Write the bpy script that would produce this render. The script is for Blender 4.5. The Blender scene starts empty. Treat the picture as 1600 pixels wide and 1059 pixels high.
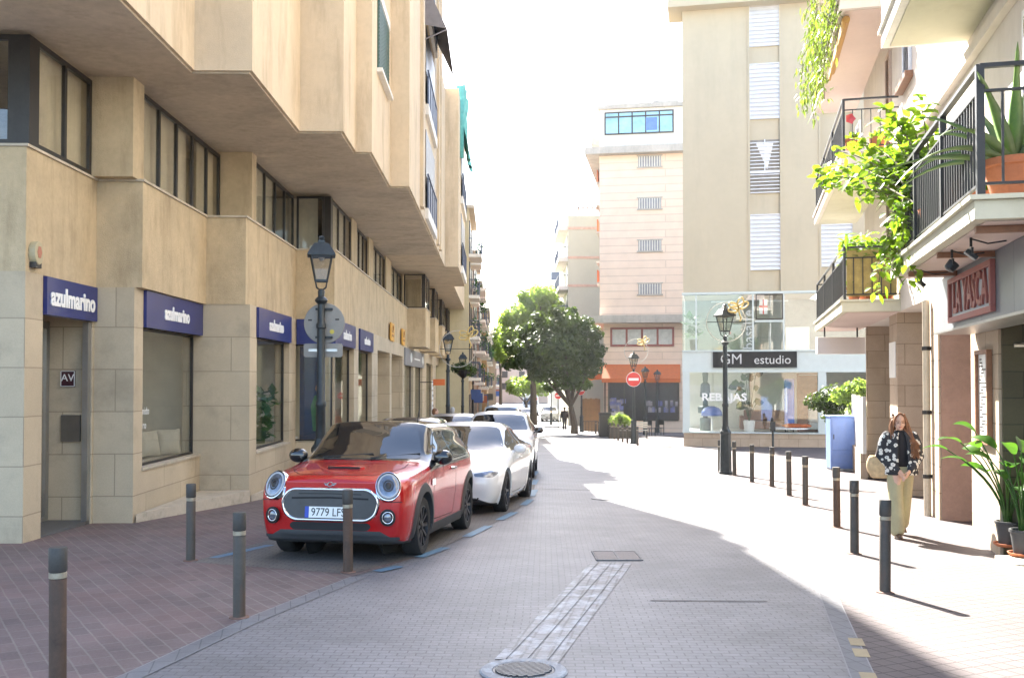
import bpy, bmesh, math, random
from mathutils import Vector, Matrix
from mathutils.bvhtree import BVHTree
R = math.radians
PI = math.pi
random.seed(7)
sc = bpy.context.scene
COL = sc.collection

# ------------------------------------------------------------------ camera numbers
F = 1500.0            # focal length in photo pixels (1600 px wide)
HOR = 594.0           # row of the true horizon
EYE = 1.7             # eye height
SLOPE = 0.028         # the street falls away from the camera

def gz(y):
    return -SLOPE * min(y, 95.0)
def G(u, v):          # a point of the street under a picture point
    y = EYE * F / (v - (HOR + SLOPE * F))
    return Vector(((u - 800) / F * y, y, gz(y)))
def AT(u, v, y):      # a point at distance y
    return Vector(((u - 800) / F * y, y, EYE + (HOR - v) / F * y))
def ux(u, y):
    return (u - 800) / F * y
def zv(v, y):
    return EYE + (HOR - v) / F * y

# ------------------------------------------------------------------ mesh builder
class MB:
    def __init__(s):
        s.v = []; s.f = []; s.ch = []
    def add(s, vs, fs):
        o = len(s.v); s.ch.append((o,len(s.f),len(vs),len(fs)))
        s.v += [tuple(p) for p in vs]
        s.f += [tuple(i + o for i in f) for f in fs]
        return s
    def box(s, x0, y0, z0, x1, y1, z1):
        if x0 > x1: x0, x1 = x1, x0
        if y0 > y1: y0, y1 = y1, y0
        if z0 > z1: z0, z1 = z1, z0
        return s.add([(x0,y0,z0),(x1,y0,z0),(x1,y1,z0),(x0,y1,z0),(x0,y0,z1),(x1,y0,z1),(x1,y1,z1),(x0,y1,z1)],
              [(0,3,2,1),(4,5,6,7),(0,1,5,4),(1,2,6,5),(2,3,7,6),(3,0,4,7)])
    def prism(s, pts, z0, z1):
        a = sum(pts[i][0]*pts[(i+1)%len(pts)][1]-pts[(i+1)%len(pts)][0]*pts[i][1] for i in range(len(pts)))
        if a < 0: pts = pts[::-1]
        n = len(pts)
        f0 = z0 if callable(z0) else (lambda p: z0)
        f1 = z1 if callable(z1) else (lambda p: z1)
        vs = [(p[0],p[1],f0(p)) for p in pts] + [(p[0],p[1],f1(p)) for p in pts]
        fs = [tuple(range(n-1,-1,-1)), tuple(range(n,2*n))]
        fs += [(i,(i+1)%n,n+(i+1)%n,n+i) for i in range(n)]
        return s.add(vs, fs)
    def prism_axis(s, pts, a0, a1, axis='x'):     # outline (p,q) swept along an axis
        n = len(pts)
        if axis == 'x': mk = lambda p, a: (a, p[0], p[1])
        else: mk = lambda p, a: (p[0], a, p[1])
        vs = [mk(p,a0) for p in pts] + [mk(p,a1) for p in pts]
        fs = [tuple(range(n-1,-1,-1)), tuple(range(n,2*n))]
        fs += [(i,(i+1)%n,n+(i+1)%n,n+i) for i in range(n)]
        return s.add(vs, fs)
    def bar(s, p, q, w, h=None, up=(0,0,1)):
        p = Vector(p); q = Vector(q); h = h or w
        d = (q-p).normalized(); upv = Vector(up)
        if abs(d.dot(upv)) > .98: upv = Vector((0,1,0)) if abs(d.y) < .9 else Vector((1,0,0))
        a = d.cross(upv).normalized()*w/2; b = a.cross(d).normalized()*h/2
        vs = [p-a-b,p+a-b,p+a+b,p-a+b,q-a-b,q+a-b,q+a+b,q-a+b]
        return s.add(vs, [(0,1,2,3),(7,6,5,4),(0,4,5,1),(1,5,6,2),(2,6,7,3),(3,7,4,0)])
    def tube(s, pts, r, n=8, cap=True, flat=None):
        pts = [Vector(p) for p in pts]
        m = len(pts)
        rs = r if isinstance(r, (list,tuple)) else [r]*m
        o = len(s.v); prev = None
        for i, p in enumerate(pts):
            d = (pts[min(i+1,m-1)] - pts[max(i-1,0)]).normalized()
            if prev is None:
                a = Vector((0,0,1)) if abs(d.z) < .9 else Vector((1,0,0))
                a = (a - d*a.dot(d)).normalized()
            else:
                a = prev - d*prev.dot(d)
                a = a.normalized() if a.length > 1e-6 else prev
            prev = a; b = d.cross(a)
            for k in range(n):
                t = 2*PI*k/n
                s.v.append(tuple(p + a*math.cos(t)*rs[i] + b*math.sin(t)*rs[i]))
        for i in range(m-1):
            for k in range(n):
                s.f.append((o+i*n+k, o+i*n+(k+1)%n, o+(i+1)*n+(k+1)%n, o+(i+1)*n+k))
        if cap:
            s.f.append(tuple(o+k for k in range(n-1,-1,-1)))
            s.f.append(tuple(o+(m-1)*n+k for k in range(n)))
        return s
    def lathe(s, prof, n=16, c=(0,0,0), axis='z', cap=True):
        o = len(s.v); m = len(prof)
        for r, z in prof:
            for k in range(n):
                t = 2*PI*k/n; x = r*math.cos(t); y = r*math.sin(t)
                if axis == 'z': p = (c[0]+x, c[1]+y, c[2]+z)
                elif axis == 'x': p = (c[0]+z, c[1]+x, c[2]+y)
                else: p = (c[0]+y, c[1]+z, c[2]+x)
                s.v.append(p)
        for i in range(m-1):
            for k in range(n):
                s.f.append((o+i*n+k, o+i*n+(k+1)%n, o+(i+1)*n+(k+1)%n, o+(i+1)*n+k))
        if cap and prof[0][0] > 1e-5: s.f.append(tuple(o+k for k in range(n-1,-1,-1)))
        if cap and prof[-1][0] > 1e-5: s.f.append(tuple(o+(m-1)*n+k for k in range(n)))
        return s
    def ball(s, c, rx, ry, rz, n=14, m=9):
        o = len(s.v)
        for i in range(m+1):
            a = PI*i/m
            for k in range(n):
                t = 2*PI*k/n
                s.v.append((c[0]+rx*math.sin(a)*math.cos(t), c[1]+ry*math.sin(a)*math.sin(t), c[2]-rz*math.cos(a)))
        for i in range(m):
            for k in range(n):
                s.f.append((o+i*n+k, o+i*n+(k+1)%n, o+(i+1)*n+(k+1)%n, o+(i+1)*n+k))
        return s
    def torus(s, c, R0, r, n=28, m=8, M=None):
        o = len(s.v)
        for i in range(n):
            t = 2*PI*i/n
            for k in range(m):
                a = 2*PI*k/m; q = R0 + r*math.cos(a)
                p = Vector((q*math.cos(t), r*math.sin(a), q*math.sin(t)))
                if M: p = M @ p
                s.v.append((c[0]+p.x, c[1]+p.y, c[2]+p.z))
        for i in range(n):
            for k in range(m):
                s.f.append((o+i*m+k, o+((i+1)%n)*m+k, o+((i+1)%n)*m+(k+1)%m, o+i*m+(k+1)%m))
        return s
    def build_each(s, name, mat, parent=None, **kw):
        for (v0,f0,nv,nf) in s.ch:
            q = MB(); q.v = s.v[v0:v0+nv]; q.f = [tuple(i-v0 for i in f) for f in s.f[f0:f0+nf]]
            q.build(name, mat, parent, **kw)
    def build(s, name, mat, parent=None, smooth=False, bevel=0, loc=None, autosm=None):
        me = bpy.data.meshes.new(name)
        me.from_pydata(s.v, [], s.f); me.update()
        bm = bmesh.new(); bm.from_mesh(me)
        bmesh.ops.recalc_face_normals(bm, faces=bm.faces)
        bm.to_mesh(me); bm.free()
        return link(name, me, mat, parent, smooth, bevel, loc, autosm)

def link(name, me, mat, parent=None, smooth=False, bevel=0, loc=None, autosm=None):
    o = bpy.data.objects.new(name, me); COL.objects.link(o)
    if mat: me.materials.append(mat)
    if smooth or autosm:
        for p in me.polygons: p.use_smooth = True
    if autosm:
        try: me.set_sharp_from_angle(angle=R(autosm))
        except Exception: pass
    if bevel:
        b = o.modifiers.new('bevel','BEVEL'); b.width = bevel; b.segments = 2; b.limit_method = 'ANGLE'
    if parent: o.parent = parent
    if loc is not None: o.location = loc
    return o

def tag(o, label, cat, group=None):
    o['label'] = label; o['category'] = cat
    if group: o['group'] = group
    return o
def thing(name, label, cat, loc=(0,0,0), rotz=0, group=None):
    o = bpy.data.objects.new(name, None); COL.objects.link(o)
    o.location = loc; o.rotation_euler = (0,0,rotz); o.empty_display_size = .2
    return tag(o, label, cat, group)
def struct(o, kind='structure'):
    o['kind'] = kind; return o
def copy_tree(o, parent=None):
    c = o.copy(); COL.objects.link(c)
    if parent: c.parent = parent
    for ch in list(o.children): copy_tree(ch, c)
    return c

_txt = {}
def text(s, size, name, mat, parent, loc, rot, extr=.004, align='LEFT', bold=0.0, xs=1.0, font=None, shear=0.0):
    key = (s, size, extr, align, bold, xs, shear)
    if key not in _txt:
        cu = bpy.data.curves.new('t','FONT'); cu.body = s; cu.size = size; cu.extrude = extr
        cu.align_x = align; cu.align_y = 'CENTER'; cu.offset = bold; cu.resolution_u = 3; cu.shear = shear
        ob = bpy.data.objects.new('t', cu); COL.objects.link(ob)
        dg = bpy.context.evaluated_depsgraph_get()
        me = bpy.data.meshes.new_from_object(ob.evaluated_get(dg))
        bpy.data.objects.remove(ob); bpy.data.curves.remove(cu)
        me.transform(Matrix.Diagonal((xs,1,1,1)))
        me.materials.clear(); me.materials.append(mat)
        _txt[key] = me
    o = bpy.data.objects.new(name, _txt[key]); COL.objects.link(o)
    o.parent = parent; o.location = loc; o.rotation_euler = rot
    return o

# ------------------------------------------------------------------ materials
def newmat(name):
    m = bpy.data.materials.new(name); m.use_nodes = True
    nt = m.node_tree; nt.nodes.clear()
    out = nt.nodes.new('ShaderNodeOutputMaterial')
    return m, nt, out
def N(nt, t, **kw):
    n = nt.nodes.new(t)
    for k, v in kw.items():
        if k in n.inputs: n.inputs[k].default_value = v
        else: setattr(n, k, v)
    return n
def c4(c): return (c[0],c[1],c[2],1)
def mixc(nt, fac, a, b, mode='MIX'):
    m = N(nt,'ShaderNodeMixRGB'); m.blend_type = mode
    for sock, val in ((m.inputs[0],fac),(m.inputs[1],a),(m.inputs[2],b)):
        if hasattr(val,'links'): nt.links.new(val, sock)
        elif isinstance(val,(int,float)): sock.default_value = val
        else: sock.default_value = c4(val)
    return m.outputs[0]
def noise(nt, vec, scale, detail=5, rough=.6):
    n = N(nt,'ShaderNodeTexNoise', Scale=scale, Detail=detail, Roughness=rough)
    nt.links.new(vec, n.inputs['Vector']); return n.outputs['Fac']
def ramp(nt, fac, a, b):
    m = N(nt,'ShaderNodeMapRange'); m.inputs[1].default_value = a; m.inputs[2].default_value = b
    nt.links.new(fac, m.inputs[0]); return m.outputs[0]
def coords(nt, scale=(1,1,1), rot=(0,0,0), kind='Object'):
    tc = N(nt,'ShaderNodeTexCoord'); mp = N(nt,'ShaderNodeMapping')
    mp.inputs['Scale'].default_value = scale; mp.inputs['Rotation'].default_value = rot
    nt.links.new(tc.outputs[kind], mp.inputs['Vector']); return mp.outputs[0]

def pm(name, col, rough=.6, metal=0, var=.18, scale=4, bump=0, bscale=60, dirt=None, dirt_amt=.0, coat=0, spec=.5, streak=False):
    """plain surface: two-scale colour variation, optional dirt patches and fine bump"""
    m, nt, out = newmat(name)
    b = N(nt,'ShaderNodeBsdfPrincipled'); nt.links.new(b.outputs[0], out.inputs[0])
    b.inputs['Metallic'].default_value = metal
    b.inputs['Specular IOR Level'].default_value = spec
    if coat:
        b.inputs['Coat Weight'].default_value = coat; b.inputs['Coat Roughness'].default_value = .03
    vec = coords(nt)
    n1 = noise(nt, vec, scale); n2 = noise(nt, vec, scale*9, 3)
    f = N(nt,'ShaderNodeMath', operation='MULTIPLY_ADD'); nt.links.new(n2, f.inputs[0]); f.inputs[1].default_value = .4; nt.links.new(n1, f.inputs[2])
    fac = ramp(nt, f.outputs[0], .45, .95)
    lo = tuple(c*(1-var) for c in col); hi = tuple(min(1,c*(1+var)) for c in col)
    c = mixc(nt, fac, lo, hi)
    if dirt:
        v2 = coords(nt, (1,1,.18)) if streak else vec
        d = ramp(nt, noise(nt, v2, scale*1.7+.3, 6, .7), .5, .72)
        mm = N(nt,'ShaderNodeMath', operation='MULTIPLY'); nt.links.new(d, mm.inputs[0]); mm.inputs[1].default_value = dirt_amt
        c = mixc(nt, mm.outputs[0], c, dirt)
    nt.links.new(c, b.inputs['Base Color'])
    rr = N(nt,'ShaderNodeMapRange'); nt.links.new(n1, rr.inputs[0]); rr.inputs[3].default_value = max(.02,rough-.1*min(1,rough*2)); rr.inputs[4].default_value = min(1,rough+.1*min(1,rough*2))
    nt.links.new(rr.outputs[0], b.inputs['Roughness'])
    if bump:
        bn = N(nt,'ShaderNodeBump', Strength=bump, Distance=.02)
        nt.links.new(noise(nt, vec, bscale, 4), bn.inputs['Height']); nt.links.new(bn.outputs[0], b.inputs['Normal'])
    return m

def brickmat(name, c1, c2, mortar, w, h, ms, plane='xy', rot=0, rough=.75, off=.5, patch=None, patch_amt=0, patch_scale=.6, bump=.4, var=.25, squash=1.0, spec=.3, rough_patch=False, msm=.1, p_lo=.5, p_hi=.68, spots=0):
    m, nt, out = newmat(name)
    b = N(nt,'ShaderNodeBsdfPrincipled', Roughness=rough); nt.links.new(b.outputs[0], out.inputs[0])
    b.inputs['Specular IOR Level'].default_value = spec
    base = coords(nt, rot=(0,0,rot))
    if plane == 'xy': vec = base
    else:
        sx = N(nt,'ShaderNodeSeparateXYZ'); nt.links.new(base, sx.inputs[0])
        ad = N(nt,'ShaderNodeMath', operation='ADD'); nt.links.new(sx.outputs[0], ad.inputs[0]); nt.links.new(sx.outputs[1], ad.inputs[1])
        cx = N(nt,'ShaderNodeCombineXYZ'); nt.links.new(ad.outputs[0], cx.inputs[0]); nt.links.new(sx.outputs[2], cx.inputs[1])
        vec = cx.outputs[0]
    # a little wobble so that joints are not ruled
    nz = N(nt,'ShaderNodeTexNoise', Scale=3.0, Detail=2); nt.links.new(vec, nz.inputs['Vector'])
    sb = N(nt,'ShaderNodeVectorMath', operation='SUBTRACT'); nt.links.new(nz.outputs['Color'], sb.inputs[0]); sb.inputs[1].default_value = (.5,.5,.5)
    scl = N(nt,'ShaderNodeVectorMath', operation='SCALE'); nt.links.new(sb.outputs[0], scl.inputs[0]); scl.inputs['Scale'].default_value = .02 if w < 1 else .01
    ad2 = N(nt,'ShaderNodeVectorMath', operation='ADD'); nt.links.new(vec, ad2.inputs[0]); nt.links.new(scl.outputs[0], ad2.inputs[1])
    t = N(nt,'ShaderNodeTexBrick', offset=off, offset_frequency=2, squash=squash)
    t.inputs['Scale'].default_value = 1; t.inputs['Brick Width'].default_value = w; t.inputs['Row Height'].default_value = h
    t.inputs['Mortar Size'].default_value = ms; t.inputs['Mortar Smooth'].default_value = msm; t.inputs['Bias'].default_value = 0
    t.inputs['Color1'].default_value = c4(c1); t.inputs['Color2'].default_value = c4(c2); t.inputs['Mortar'].default_value = c4(mortar)
    nt.links.new(ad2.outputs[0], t.inputs['Vector'])
    n1 = noise(nt, base, 1.3, 6); n2 = noise(nt, base, 45, 4)
    f = N(nt,'ShaderNodeMath', operation='MULTIPLY_ADD'); nt.links.new(n2, f.inputs[0]); f.inputs[1].default_value = .6; nt.links.new(n1, f.inputs[2])
    fac = ramp(nt, f.outputs[0], .5, 1.1)
    g = mixc(nt, fac, (1-var,1-var,1-var), (1+var*.6,1+var*.6,1+var*.6))
    c = mixc(nt, 1.0, t.outputs['Color'], g, 'MULTIPLY')
    if patch:
        d = ramp(nt, noise(nt, base, patch_scale, 7, .65), p_lo, p_hi)
        mm = N(nt,'ShaderNodeMath', operation='MULTIPLY'); nt.links.new(d, mm.inputs[0]); mm.inputs[1].default_value = patch_amt
        c = mixc(nt, mm.outputs[0], c, patch)
    if spots:      # trodden gum and oil marks
        vo = N(nt,'ShaderNodeTexVoronoi', Scale=spots); nt.links.new(base, vo.inputs['Vector'])
        sm = ramp(nt, vo.outputs['Distance'], .10, .055)
        big = ramp(nt, noise(nt, base, .9, 4, .6), .42, .6)
        mm = N(nt,'ShaderNodeMath', operation='MULTIPLY'); nt.links.new(sm, mm.inputs[0]); nt.links.new(big, mm.inputs[1])
        m3 = N(nt,'ShaderNodeMath', operation='MULTIPLY'); nt.links.new(mm.outputs[0], m3.inputs[0]); m3.inputs[1].default_value = .45
        c = mixc(nt, m3.outputs[0], c, (.05,.05,.05))
    nt.links.new(c, b.inputs['Base Color'])
    inv = N(nt,'ShaderNodeMath', operation='MULTIPLY_ADD'); nt.links.new(t.outputs['Fac'], inv.inputs[0]); inv.inputs[1].default_value = -1
    nn = N(nt,'ShaderNodeMath', operation='MULTIPLY_ADD'); nt.links.new(n2, nn.inputs[0]); nn.inputs[1].default_value = .35; nn.inputs[2].default_value = 1
    nt.links.new(nn.outputs[0], inv.inputs[2])
    bn = N(nt,'ShaderNodeBump', Strength=bump, Distance=.012); nt.links.new(inv.outputs[0], bn.inputs['Height']); nt.links.new(bn.outputs[0], b.inputs['Normal'])
    return m

def glassmat(name, tint=(.75,.85,.85), base=.10, refl=.9, rough=.01, dark=None, mx_=.5):
    """thin pane: tinted see-through plus a mirror layer that grows at grazing angles"""
    m, nt, out = newmat(name)
    tr = N(nt,'ShaderNodeBsdfTransparent'); tr.inputs[0].default_value = c4(tint)
    gl = N(nt,'ShaderNodeBsdfGlossy', Roughness=rough); gl.inputs[0].default_value = (refl,refl,refl,1)
    fr = N(nt,'ShaderNodeLayerWeight', Blend=.35)
    mr = N(nt,'ShaderNodeMapRange'); nt.links.new(fr.outputs['Fresnel'], mr.inputs[0]); mr.inputs[3].default_value = base; mr.inputs[4].default_value = mx_
    mx = N(nt,'ShaderNodeMixShader'); nt.links.new(mr.outputs[0], mx.inputs[0])
    src = tr
    if dark:
        df = N(nt,'ShaderNodeBsdfDiffuse'); df.inputs[0].default_value = c4(dark[:3])
        m2 = N(nt,'ShaderNodeMixShader', Fac=dark[3]); nt.links.new(tr.outputs[0], m2.inputs[1]); nt.links.new(df.outputs[0], m2.inputs[2]); src = m2
    nt.links.new(src.outputs[0], mx.inputs[1]); nt.links.new(gl.outputs[0], mx.inputs[2])
    nt.links.new(mx.outputs[0], out.inputs[0])
    return m

def leafmat(name, c_lo, c_hi, trans=.45, scale=2.0, rough=.45):
    m, nt, out = newmat(name)
    b = N(nt,'ShaderNodeBsdfPrincipled', Roughness=rough)
    b.inputs['Specular IOR Level'].default_value = .35
    tl = N(nt,'ShaderNodeBsdfTranslucent')
    vec = coords(nt)
    fac = ramp(nt, noise(nt, vec, scale, 6, .7), .35, .65)
    c = mixc(nt, fac, c_lo, c_hi)
    nt.links.new(c, b.inputs['Base Color'])
    c2 = mixc(nt, 1.0, c, (1.35,1.5,.5), 'MULTIPLY'); nt.links.new(c2, tl.inputs[0])
    mx = N(nt,'ShaderNodeMixShader', Fac=trans); nt.links.new(b.outputs[0], mx.inputs[1]); nt.links.new(tl.outputs[0], mx.inputs[2])
    nt.links.new(mx.outputs[0], out.inputs[0])
    return m

def emitmat(name, col, s):
    m, nt, out = newmat(name)
    e = N(nt,'ShaderNodeEmission', Strength=s); e.inputs[0].default_value = c4(col)
    nt.links.new(e.outputs[0], out.inputs[0]); return m

M = {}
M['plaster']   = pm('tan_roughcast', (.50,.395,.25), .9, var=.17, scale=1.7, bump=.6, bscale=60, dirt=(.22,.155,.085), dirt_amt=.5, streak=True)
M['plaster_up']= pm('cream_render', (.60,.485,.335), .9, var=.10, scale=1.1, bump=.3, bscale=70, dirt=(.30,.22,.13), dirt_amt=.55, streak=True)
M['soffit']    = pm('grey_soffit', (.50,.415,.305), .95, var=.24, scale=.9, bump=.35, bscale=50, dirt=(.24,.19,.13), dirt_amt=.5)
M['limestone'] = brickmat('limestone_slabs', (.53,.44,.31), (.47,.39,.275), (.33,.27,.19), 1.6, .62, .008, 'wall', rough=.7, patch=(.22,.18,.13), patch_amt=.4, patch_scale=1.1, bump=.25, var=.16)
M['ledge']     = pm('pale_stone', (.49,.425,.33), .7, var=.15, scale=2, dirt=(.2,.17,.12), dirt_amt=.5, bump=.15)
M['white']     = pm('white_paint', (.78,.77,.74), .5, var=.06)
M['white_wall']= pm('white_stucco', (.72,.69,.63), .85, var=.08, bump=.2, dirt=(.45,.4,.33), dirt_amt=.3, streak=True)
M['dkframe']   = pm('bronze_aluminium', (.045,.04,.037), .4, .6, var=.2)
M['alu']       = pm('brushed_metal', (.45,.45,.45), .35, .9, var=.12)
M['black']     = pm('black_metal', (.02,.021,.023), .45, .3, var=.3, scale=8)
M['lampiron']  = pm('dark_green_iron', (.035,.042,.045), .45, .4, var=.3, scale=9, bump=.1)
M['rubber']    = pm('rubber', (.018,.018,.019), .8, var=.2)
M['plastic']   = pm('grey_plastic', (.04,.042,.045), .6, var=.15)
M['glass']     = glassmat('window_glass', (.62,.72,.70), .16)
M['shopglass'] = glassmat('shop_glass', (.97,.98,.97), .03, mx_=.32)
M['upglass']   = glassmat('office_glass', (.96,.96,.94), .04)
M['carglass']  = glassmat('car_glass', (.05,.06,.07), .11, dark=(.01,.012,.014,.75), mx_=.9)
M['navy']      = pm('navy_sign_panel', (.018,.026,.14), .3, var=.12, scale=2)
M['letter']    = pm('white_letters', (.80,.80,.78), .4, var=.04)
M['curtain']   = pm('beige_blind', (.80,.73,.58), .9, var=.2, scale=1.0)
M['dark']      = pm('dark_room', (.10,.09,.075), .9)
M['room']      = pm('room_wall', (.82,.77,.64), .9, var=.1)
M['chrome']    = pm('chrome', (.75,.75,.76), .08, 1.0, var=.05)
M['red_sign']  = pm('red_sign_face', (.62,.03,.025), .35, var=.1)
M['terracotta']= pm('terracotta', (.42,.14,.06), .8, var=.2, bump=.1)
M['soil']      = pm('soil', (.05,.035,.02), .95)
M['bark']      = pm('bark', (.09,.07,.05), .9, var=.35, scale=10, bump=.6, bscale=25)
M['wood']      = pm('warm_wood', (.22,.10,.05), .55, var=.3, scale=6)
M['skin']      = pm('skin', (.55,.34,.25), .5, var=.06)
# ------------------------------------------------------------------ camera, sky, sun
PITCH = R(1.2)
cam = bpy.data.cameras.new('camera'); camo = bpy.data.objects.new('camera', cam); COL.objects.link(camo)
camo.location = (0,0,EYE); camo.rotation_euler = (R(90)+PITCH, 0, 0)
cam.sensor_width = 36; cam.lens = F/1600*36
cy = HOR - F*math.tan(PITCH)
cam.shift_y = (cy-529.5)/1600
cam.clip_end = 3000; cam.clip_start = .05
sc.camera = camo
SUN_AZ = R(-14.5)     # from straight ahead, negative = to the left
SUN_EL = R(39)
w = bpy.data.worlds.new('World'); sc.world = w; w.use_nodes = True
nt = w.node_tree; nt.nodes.clear()
sky = nt.nodes.new('ShaderNodeTexSky'); sky.sky_type = 'NISHITA'; sky.sun_disc = False
sky.sun_elevation = SUN_EL; sky.sun_rotation = SUN_AZ
sky.air_density = 1.0; sky.dust_density = 1.6; sky.ozone_density = 1.0
bg = nt.nodes.new('ShaderNodeBackground'); bg.inputs[1].default_value = .085
wo = nt.nodes.new('ShaderNodeOutputWorld')
nt.links.new(sky.outputs[0], bg.inputs[0]); nt.links.new(bg.outputs[0], wo.inputs[0])
sd = bpy.data.lights.new('sun','SUN'); sd.energy = 4.3; sd.angle = R(.53); sd.color = (1,.95,.86)
so = bpy.data.objects.new('sun', sd); COL.objects.link(so)
sv = Vector((math.sin(SUN_AZ)*math.cos(SUN_EL), math.cos(SUN_AZ)*math.cos(SUN_EL), math.sin(SUN_EL)))
so.rotation_euler = sv.to_track_quat('Z','Y').to_euler(); so.location = (0,0,40)
sc.view_settings.view_transform = 'Standard'; sc.view_settings.look = 'None'
sc.view_settings.exposure = 3.1; sc.view_settings.gamma = 1

# ------------------------------------------------------------------ the street
ROT_R = math.atan(368/F)          # the near right side of the street swings this far right of straight ahead
M['road'] = brickmat('grey_road_pavers', (.19,.186,.194), (.164,.16,.168), (.098,.095,.10), .128, .074, .005, rot=R(2), rough=.56, spots=1.6,
                     patch=(.10,.10,.106), patch_amt=.6, patch_scale=.55, bump=.5, var=.36, spec=.5)
M['bay'] = brickmat('worn_bay_pavers', (.165,.15,.135), (.145,.13,.12), (.085,.08,.072), .128, .074, .005, rot=R(2), rough=.7,
                     patch=(.10,.09,.085), patch_amt=.6, patch_scale=.5, bump=.4, var=.25)
M['walk_l'] = brickmat('red_pavers', (.175,.13,.124), (.138,.106,.102), (.205,.176,.156), .26, .13, .007, rot=R(57), spots=1.9, rough=.75,
                     patch=(.20,.11,.097), patch_amt=.4, patch_scale=.45, bump=.5, var=.3)
M['walk_r'] = brickmat('pink_pavers', (.115,.093,.092), (.10,.082,.081), (.045,.036,.034), .13, .13, .006, rot=R(-24), spots=1.9, off=0, rough=.7,
                     patch=(.10,.082,.08), patch_amt=.4, patch_scale=.6, bump=.5, var=.2)
M['kerb'] = brickmat('kerb_slabs', (.175,.173,.18), (.155,.153,.16), (.10,.10,.104), .22, .13, .005, rot=R(90)-ROT_R, off=0, rough=.7, var=.2, bump=.3,
                     patch=(.2,.195,.19), patch_amt=.4)
M['kerb_yel'] = pm('yellow_kerb_slab', (.30,.24,.14), .75, var=.2, bump=.2)
M['bluepaint'] = pm('worn_blue_paint', (.085,.18,.27), .6, var=.25, scale=5, dirt=(.15,.15,.16), dirt_amt=.9)
M['salt'] = brickmat('limewashed_pavers', (.19,.187,.196), (.166,.163,.172), (.10,.098,.104), .14, .09, .009, rot=R(-80), rough=.5,
                     patch=(.38,.42,.48), patch_amt=.6, patch_scale=5.5, bump=.4, var=.25, p_lo=.47, p_hi=.64)
M['far'] = pm('far_street', (.30,.29,.28), .8, var=.15, scale=.3)

def sheet(name, pts, lift, mat):
    m = MB(); m.add([(p[0],p[1],gz(p[1])+lift) for p in pts], [tuple(range(len(pts)))])
    o = m.build(name, mat)
    if o.data.polygons[0].normal.z < 0: o.data.flip_normals()
    return struct(o)
m = MB(); ys = [-40,-10,0,20,40,60,80,95,140,260,600]; xs = [-400,-60,-20,0,20,60,400]
for y in ys:
    for x in xs: m.v.append((x,y,gz(y)))
k = len(xs)
for i in range(len(ys)-1):
    for j in range(k-1): m.f.append((i*k+j, i*k+j+1, (i+1)*k+j+1, (i+1)*k+j))
struct(m.build('road', M['road']))
# edges of the carriageway, near to far
LK = [(-5.2,-5.0),(-2.46,6.16),(-2.15,7.7),(-1.61,9.66),(-.94,11.3),(-.48,13.2),(-.075,15.0),(.25,17.05),(.42,19.0),(.62,24),(.77,30),(.6,45),(.2,70)]
RK = [(-.42,-5),(2.27,6.03),(3.12,9.48),(3.72,11.6),(4.3,13.9),(4.82,16.8),(5.12,18.7),(5.35,21),(5.42,25),(5.6,45),(5.5,62)]
# left: the pavement runs up to the facades, with the parking bay cut out by a sheet above it
PARK_L = [tuple(G(300,877)[:2]), tuple(G(337,869)[:2]), tuple(G(425,850)[:2])]
pl0 = G(300,877); pl1 = G(548,896)
back = [(-3.6,30),(-3.6,70)]
sheet('pavement_left', LK[:9]+[(.62,24),(-3.2,24),(-9,24),(-12,-5)], .004, M['walk_l'])
pleft = [(pl0.x,pl0.y)]
for y in (12.5,14.0,16.0,18.0,20.0,24.0): pleft.append((min(pl0.x+.245*(y-pl0.y), -2.0 if y < 23 else -1.9), y))
sheet('parking_bay', [(pl1.x,pl1.y)]+LK[4:9]+[(.62,24)]+pleft[::-1], .007, M['bay'])
sheet('pavement_far_left', [(-1.9,24),(-1.2,45),(-1.2,70),(-4,70),(-4,24)], .006, M['walk_l'])
sheet('pavement_right', RK[:10]+[(5.5,58),(30,58),(30,-5)], .004, M['walk_r'])
def strip(name, line, w0, w1, lift, mat):
    a = []; b = []
    for i, p in enumerate(line):
        q = Vector(line[min(i+1,len(line)-1)]) - Vector(line[max(i-1,0)]); n = Vector((-q.y,q.x)).normalized()
        a.append(Vector(p)+n*w0); b.append(Vector(p)+n*w1)
    m = MB()
    for i in range(len(line)-1):
        vs = [a[i],a[i+1],b[i+1],b[i]]
        m.add([(v.x,v.y,gz(v.y)+lift) for v in vs], [(0,1,2,3)])
    o = m.build(name, mat)
    for p in o.data.polygons:
        if p.normal.z < 0: o.data.flip_normals(); break
    return struct(o)
M['joint'] = pm('pale_joint', (.215,.213,.215), .8)
M['djoint'] = pm('dark_gap', (.085,.085,.088), .9)
strip('kerb_left', LK[:4], -.14, .0, .005, M['kerb'])
strip('kerb_joint_left', LK[:4], .0, .012, .006, M['joint'])
strip('kerb_joint_left', LK[:4], -.152, -.14, .006, M['joint'])
strip('kerb_right', RK[:6], .0, .14, .005, M['kerb'])
strip('kerb_joint_right', RK[:6], -.010, 0, .006, M['joint'])
strip('kerb_joint_right', RK[:6], .14, .150, .006, M['joint'])
for (u,v) in ((1335,1001),(1342,1018),(1354,1056)):
    p = G(u,v); d = Vector((.2386,.9711)); n = Vector((-d.y,d.x))
    sheet('kerb_slab', [(p.x+d.x*a+n.x*b, p.y+d.y*a+n.y*b) for a,b in ((-.115,-.05),(.115,-.05),(.115,.05),(-.115,.05))], .008, M['kerb_yel'])
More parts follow.
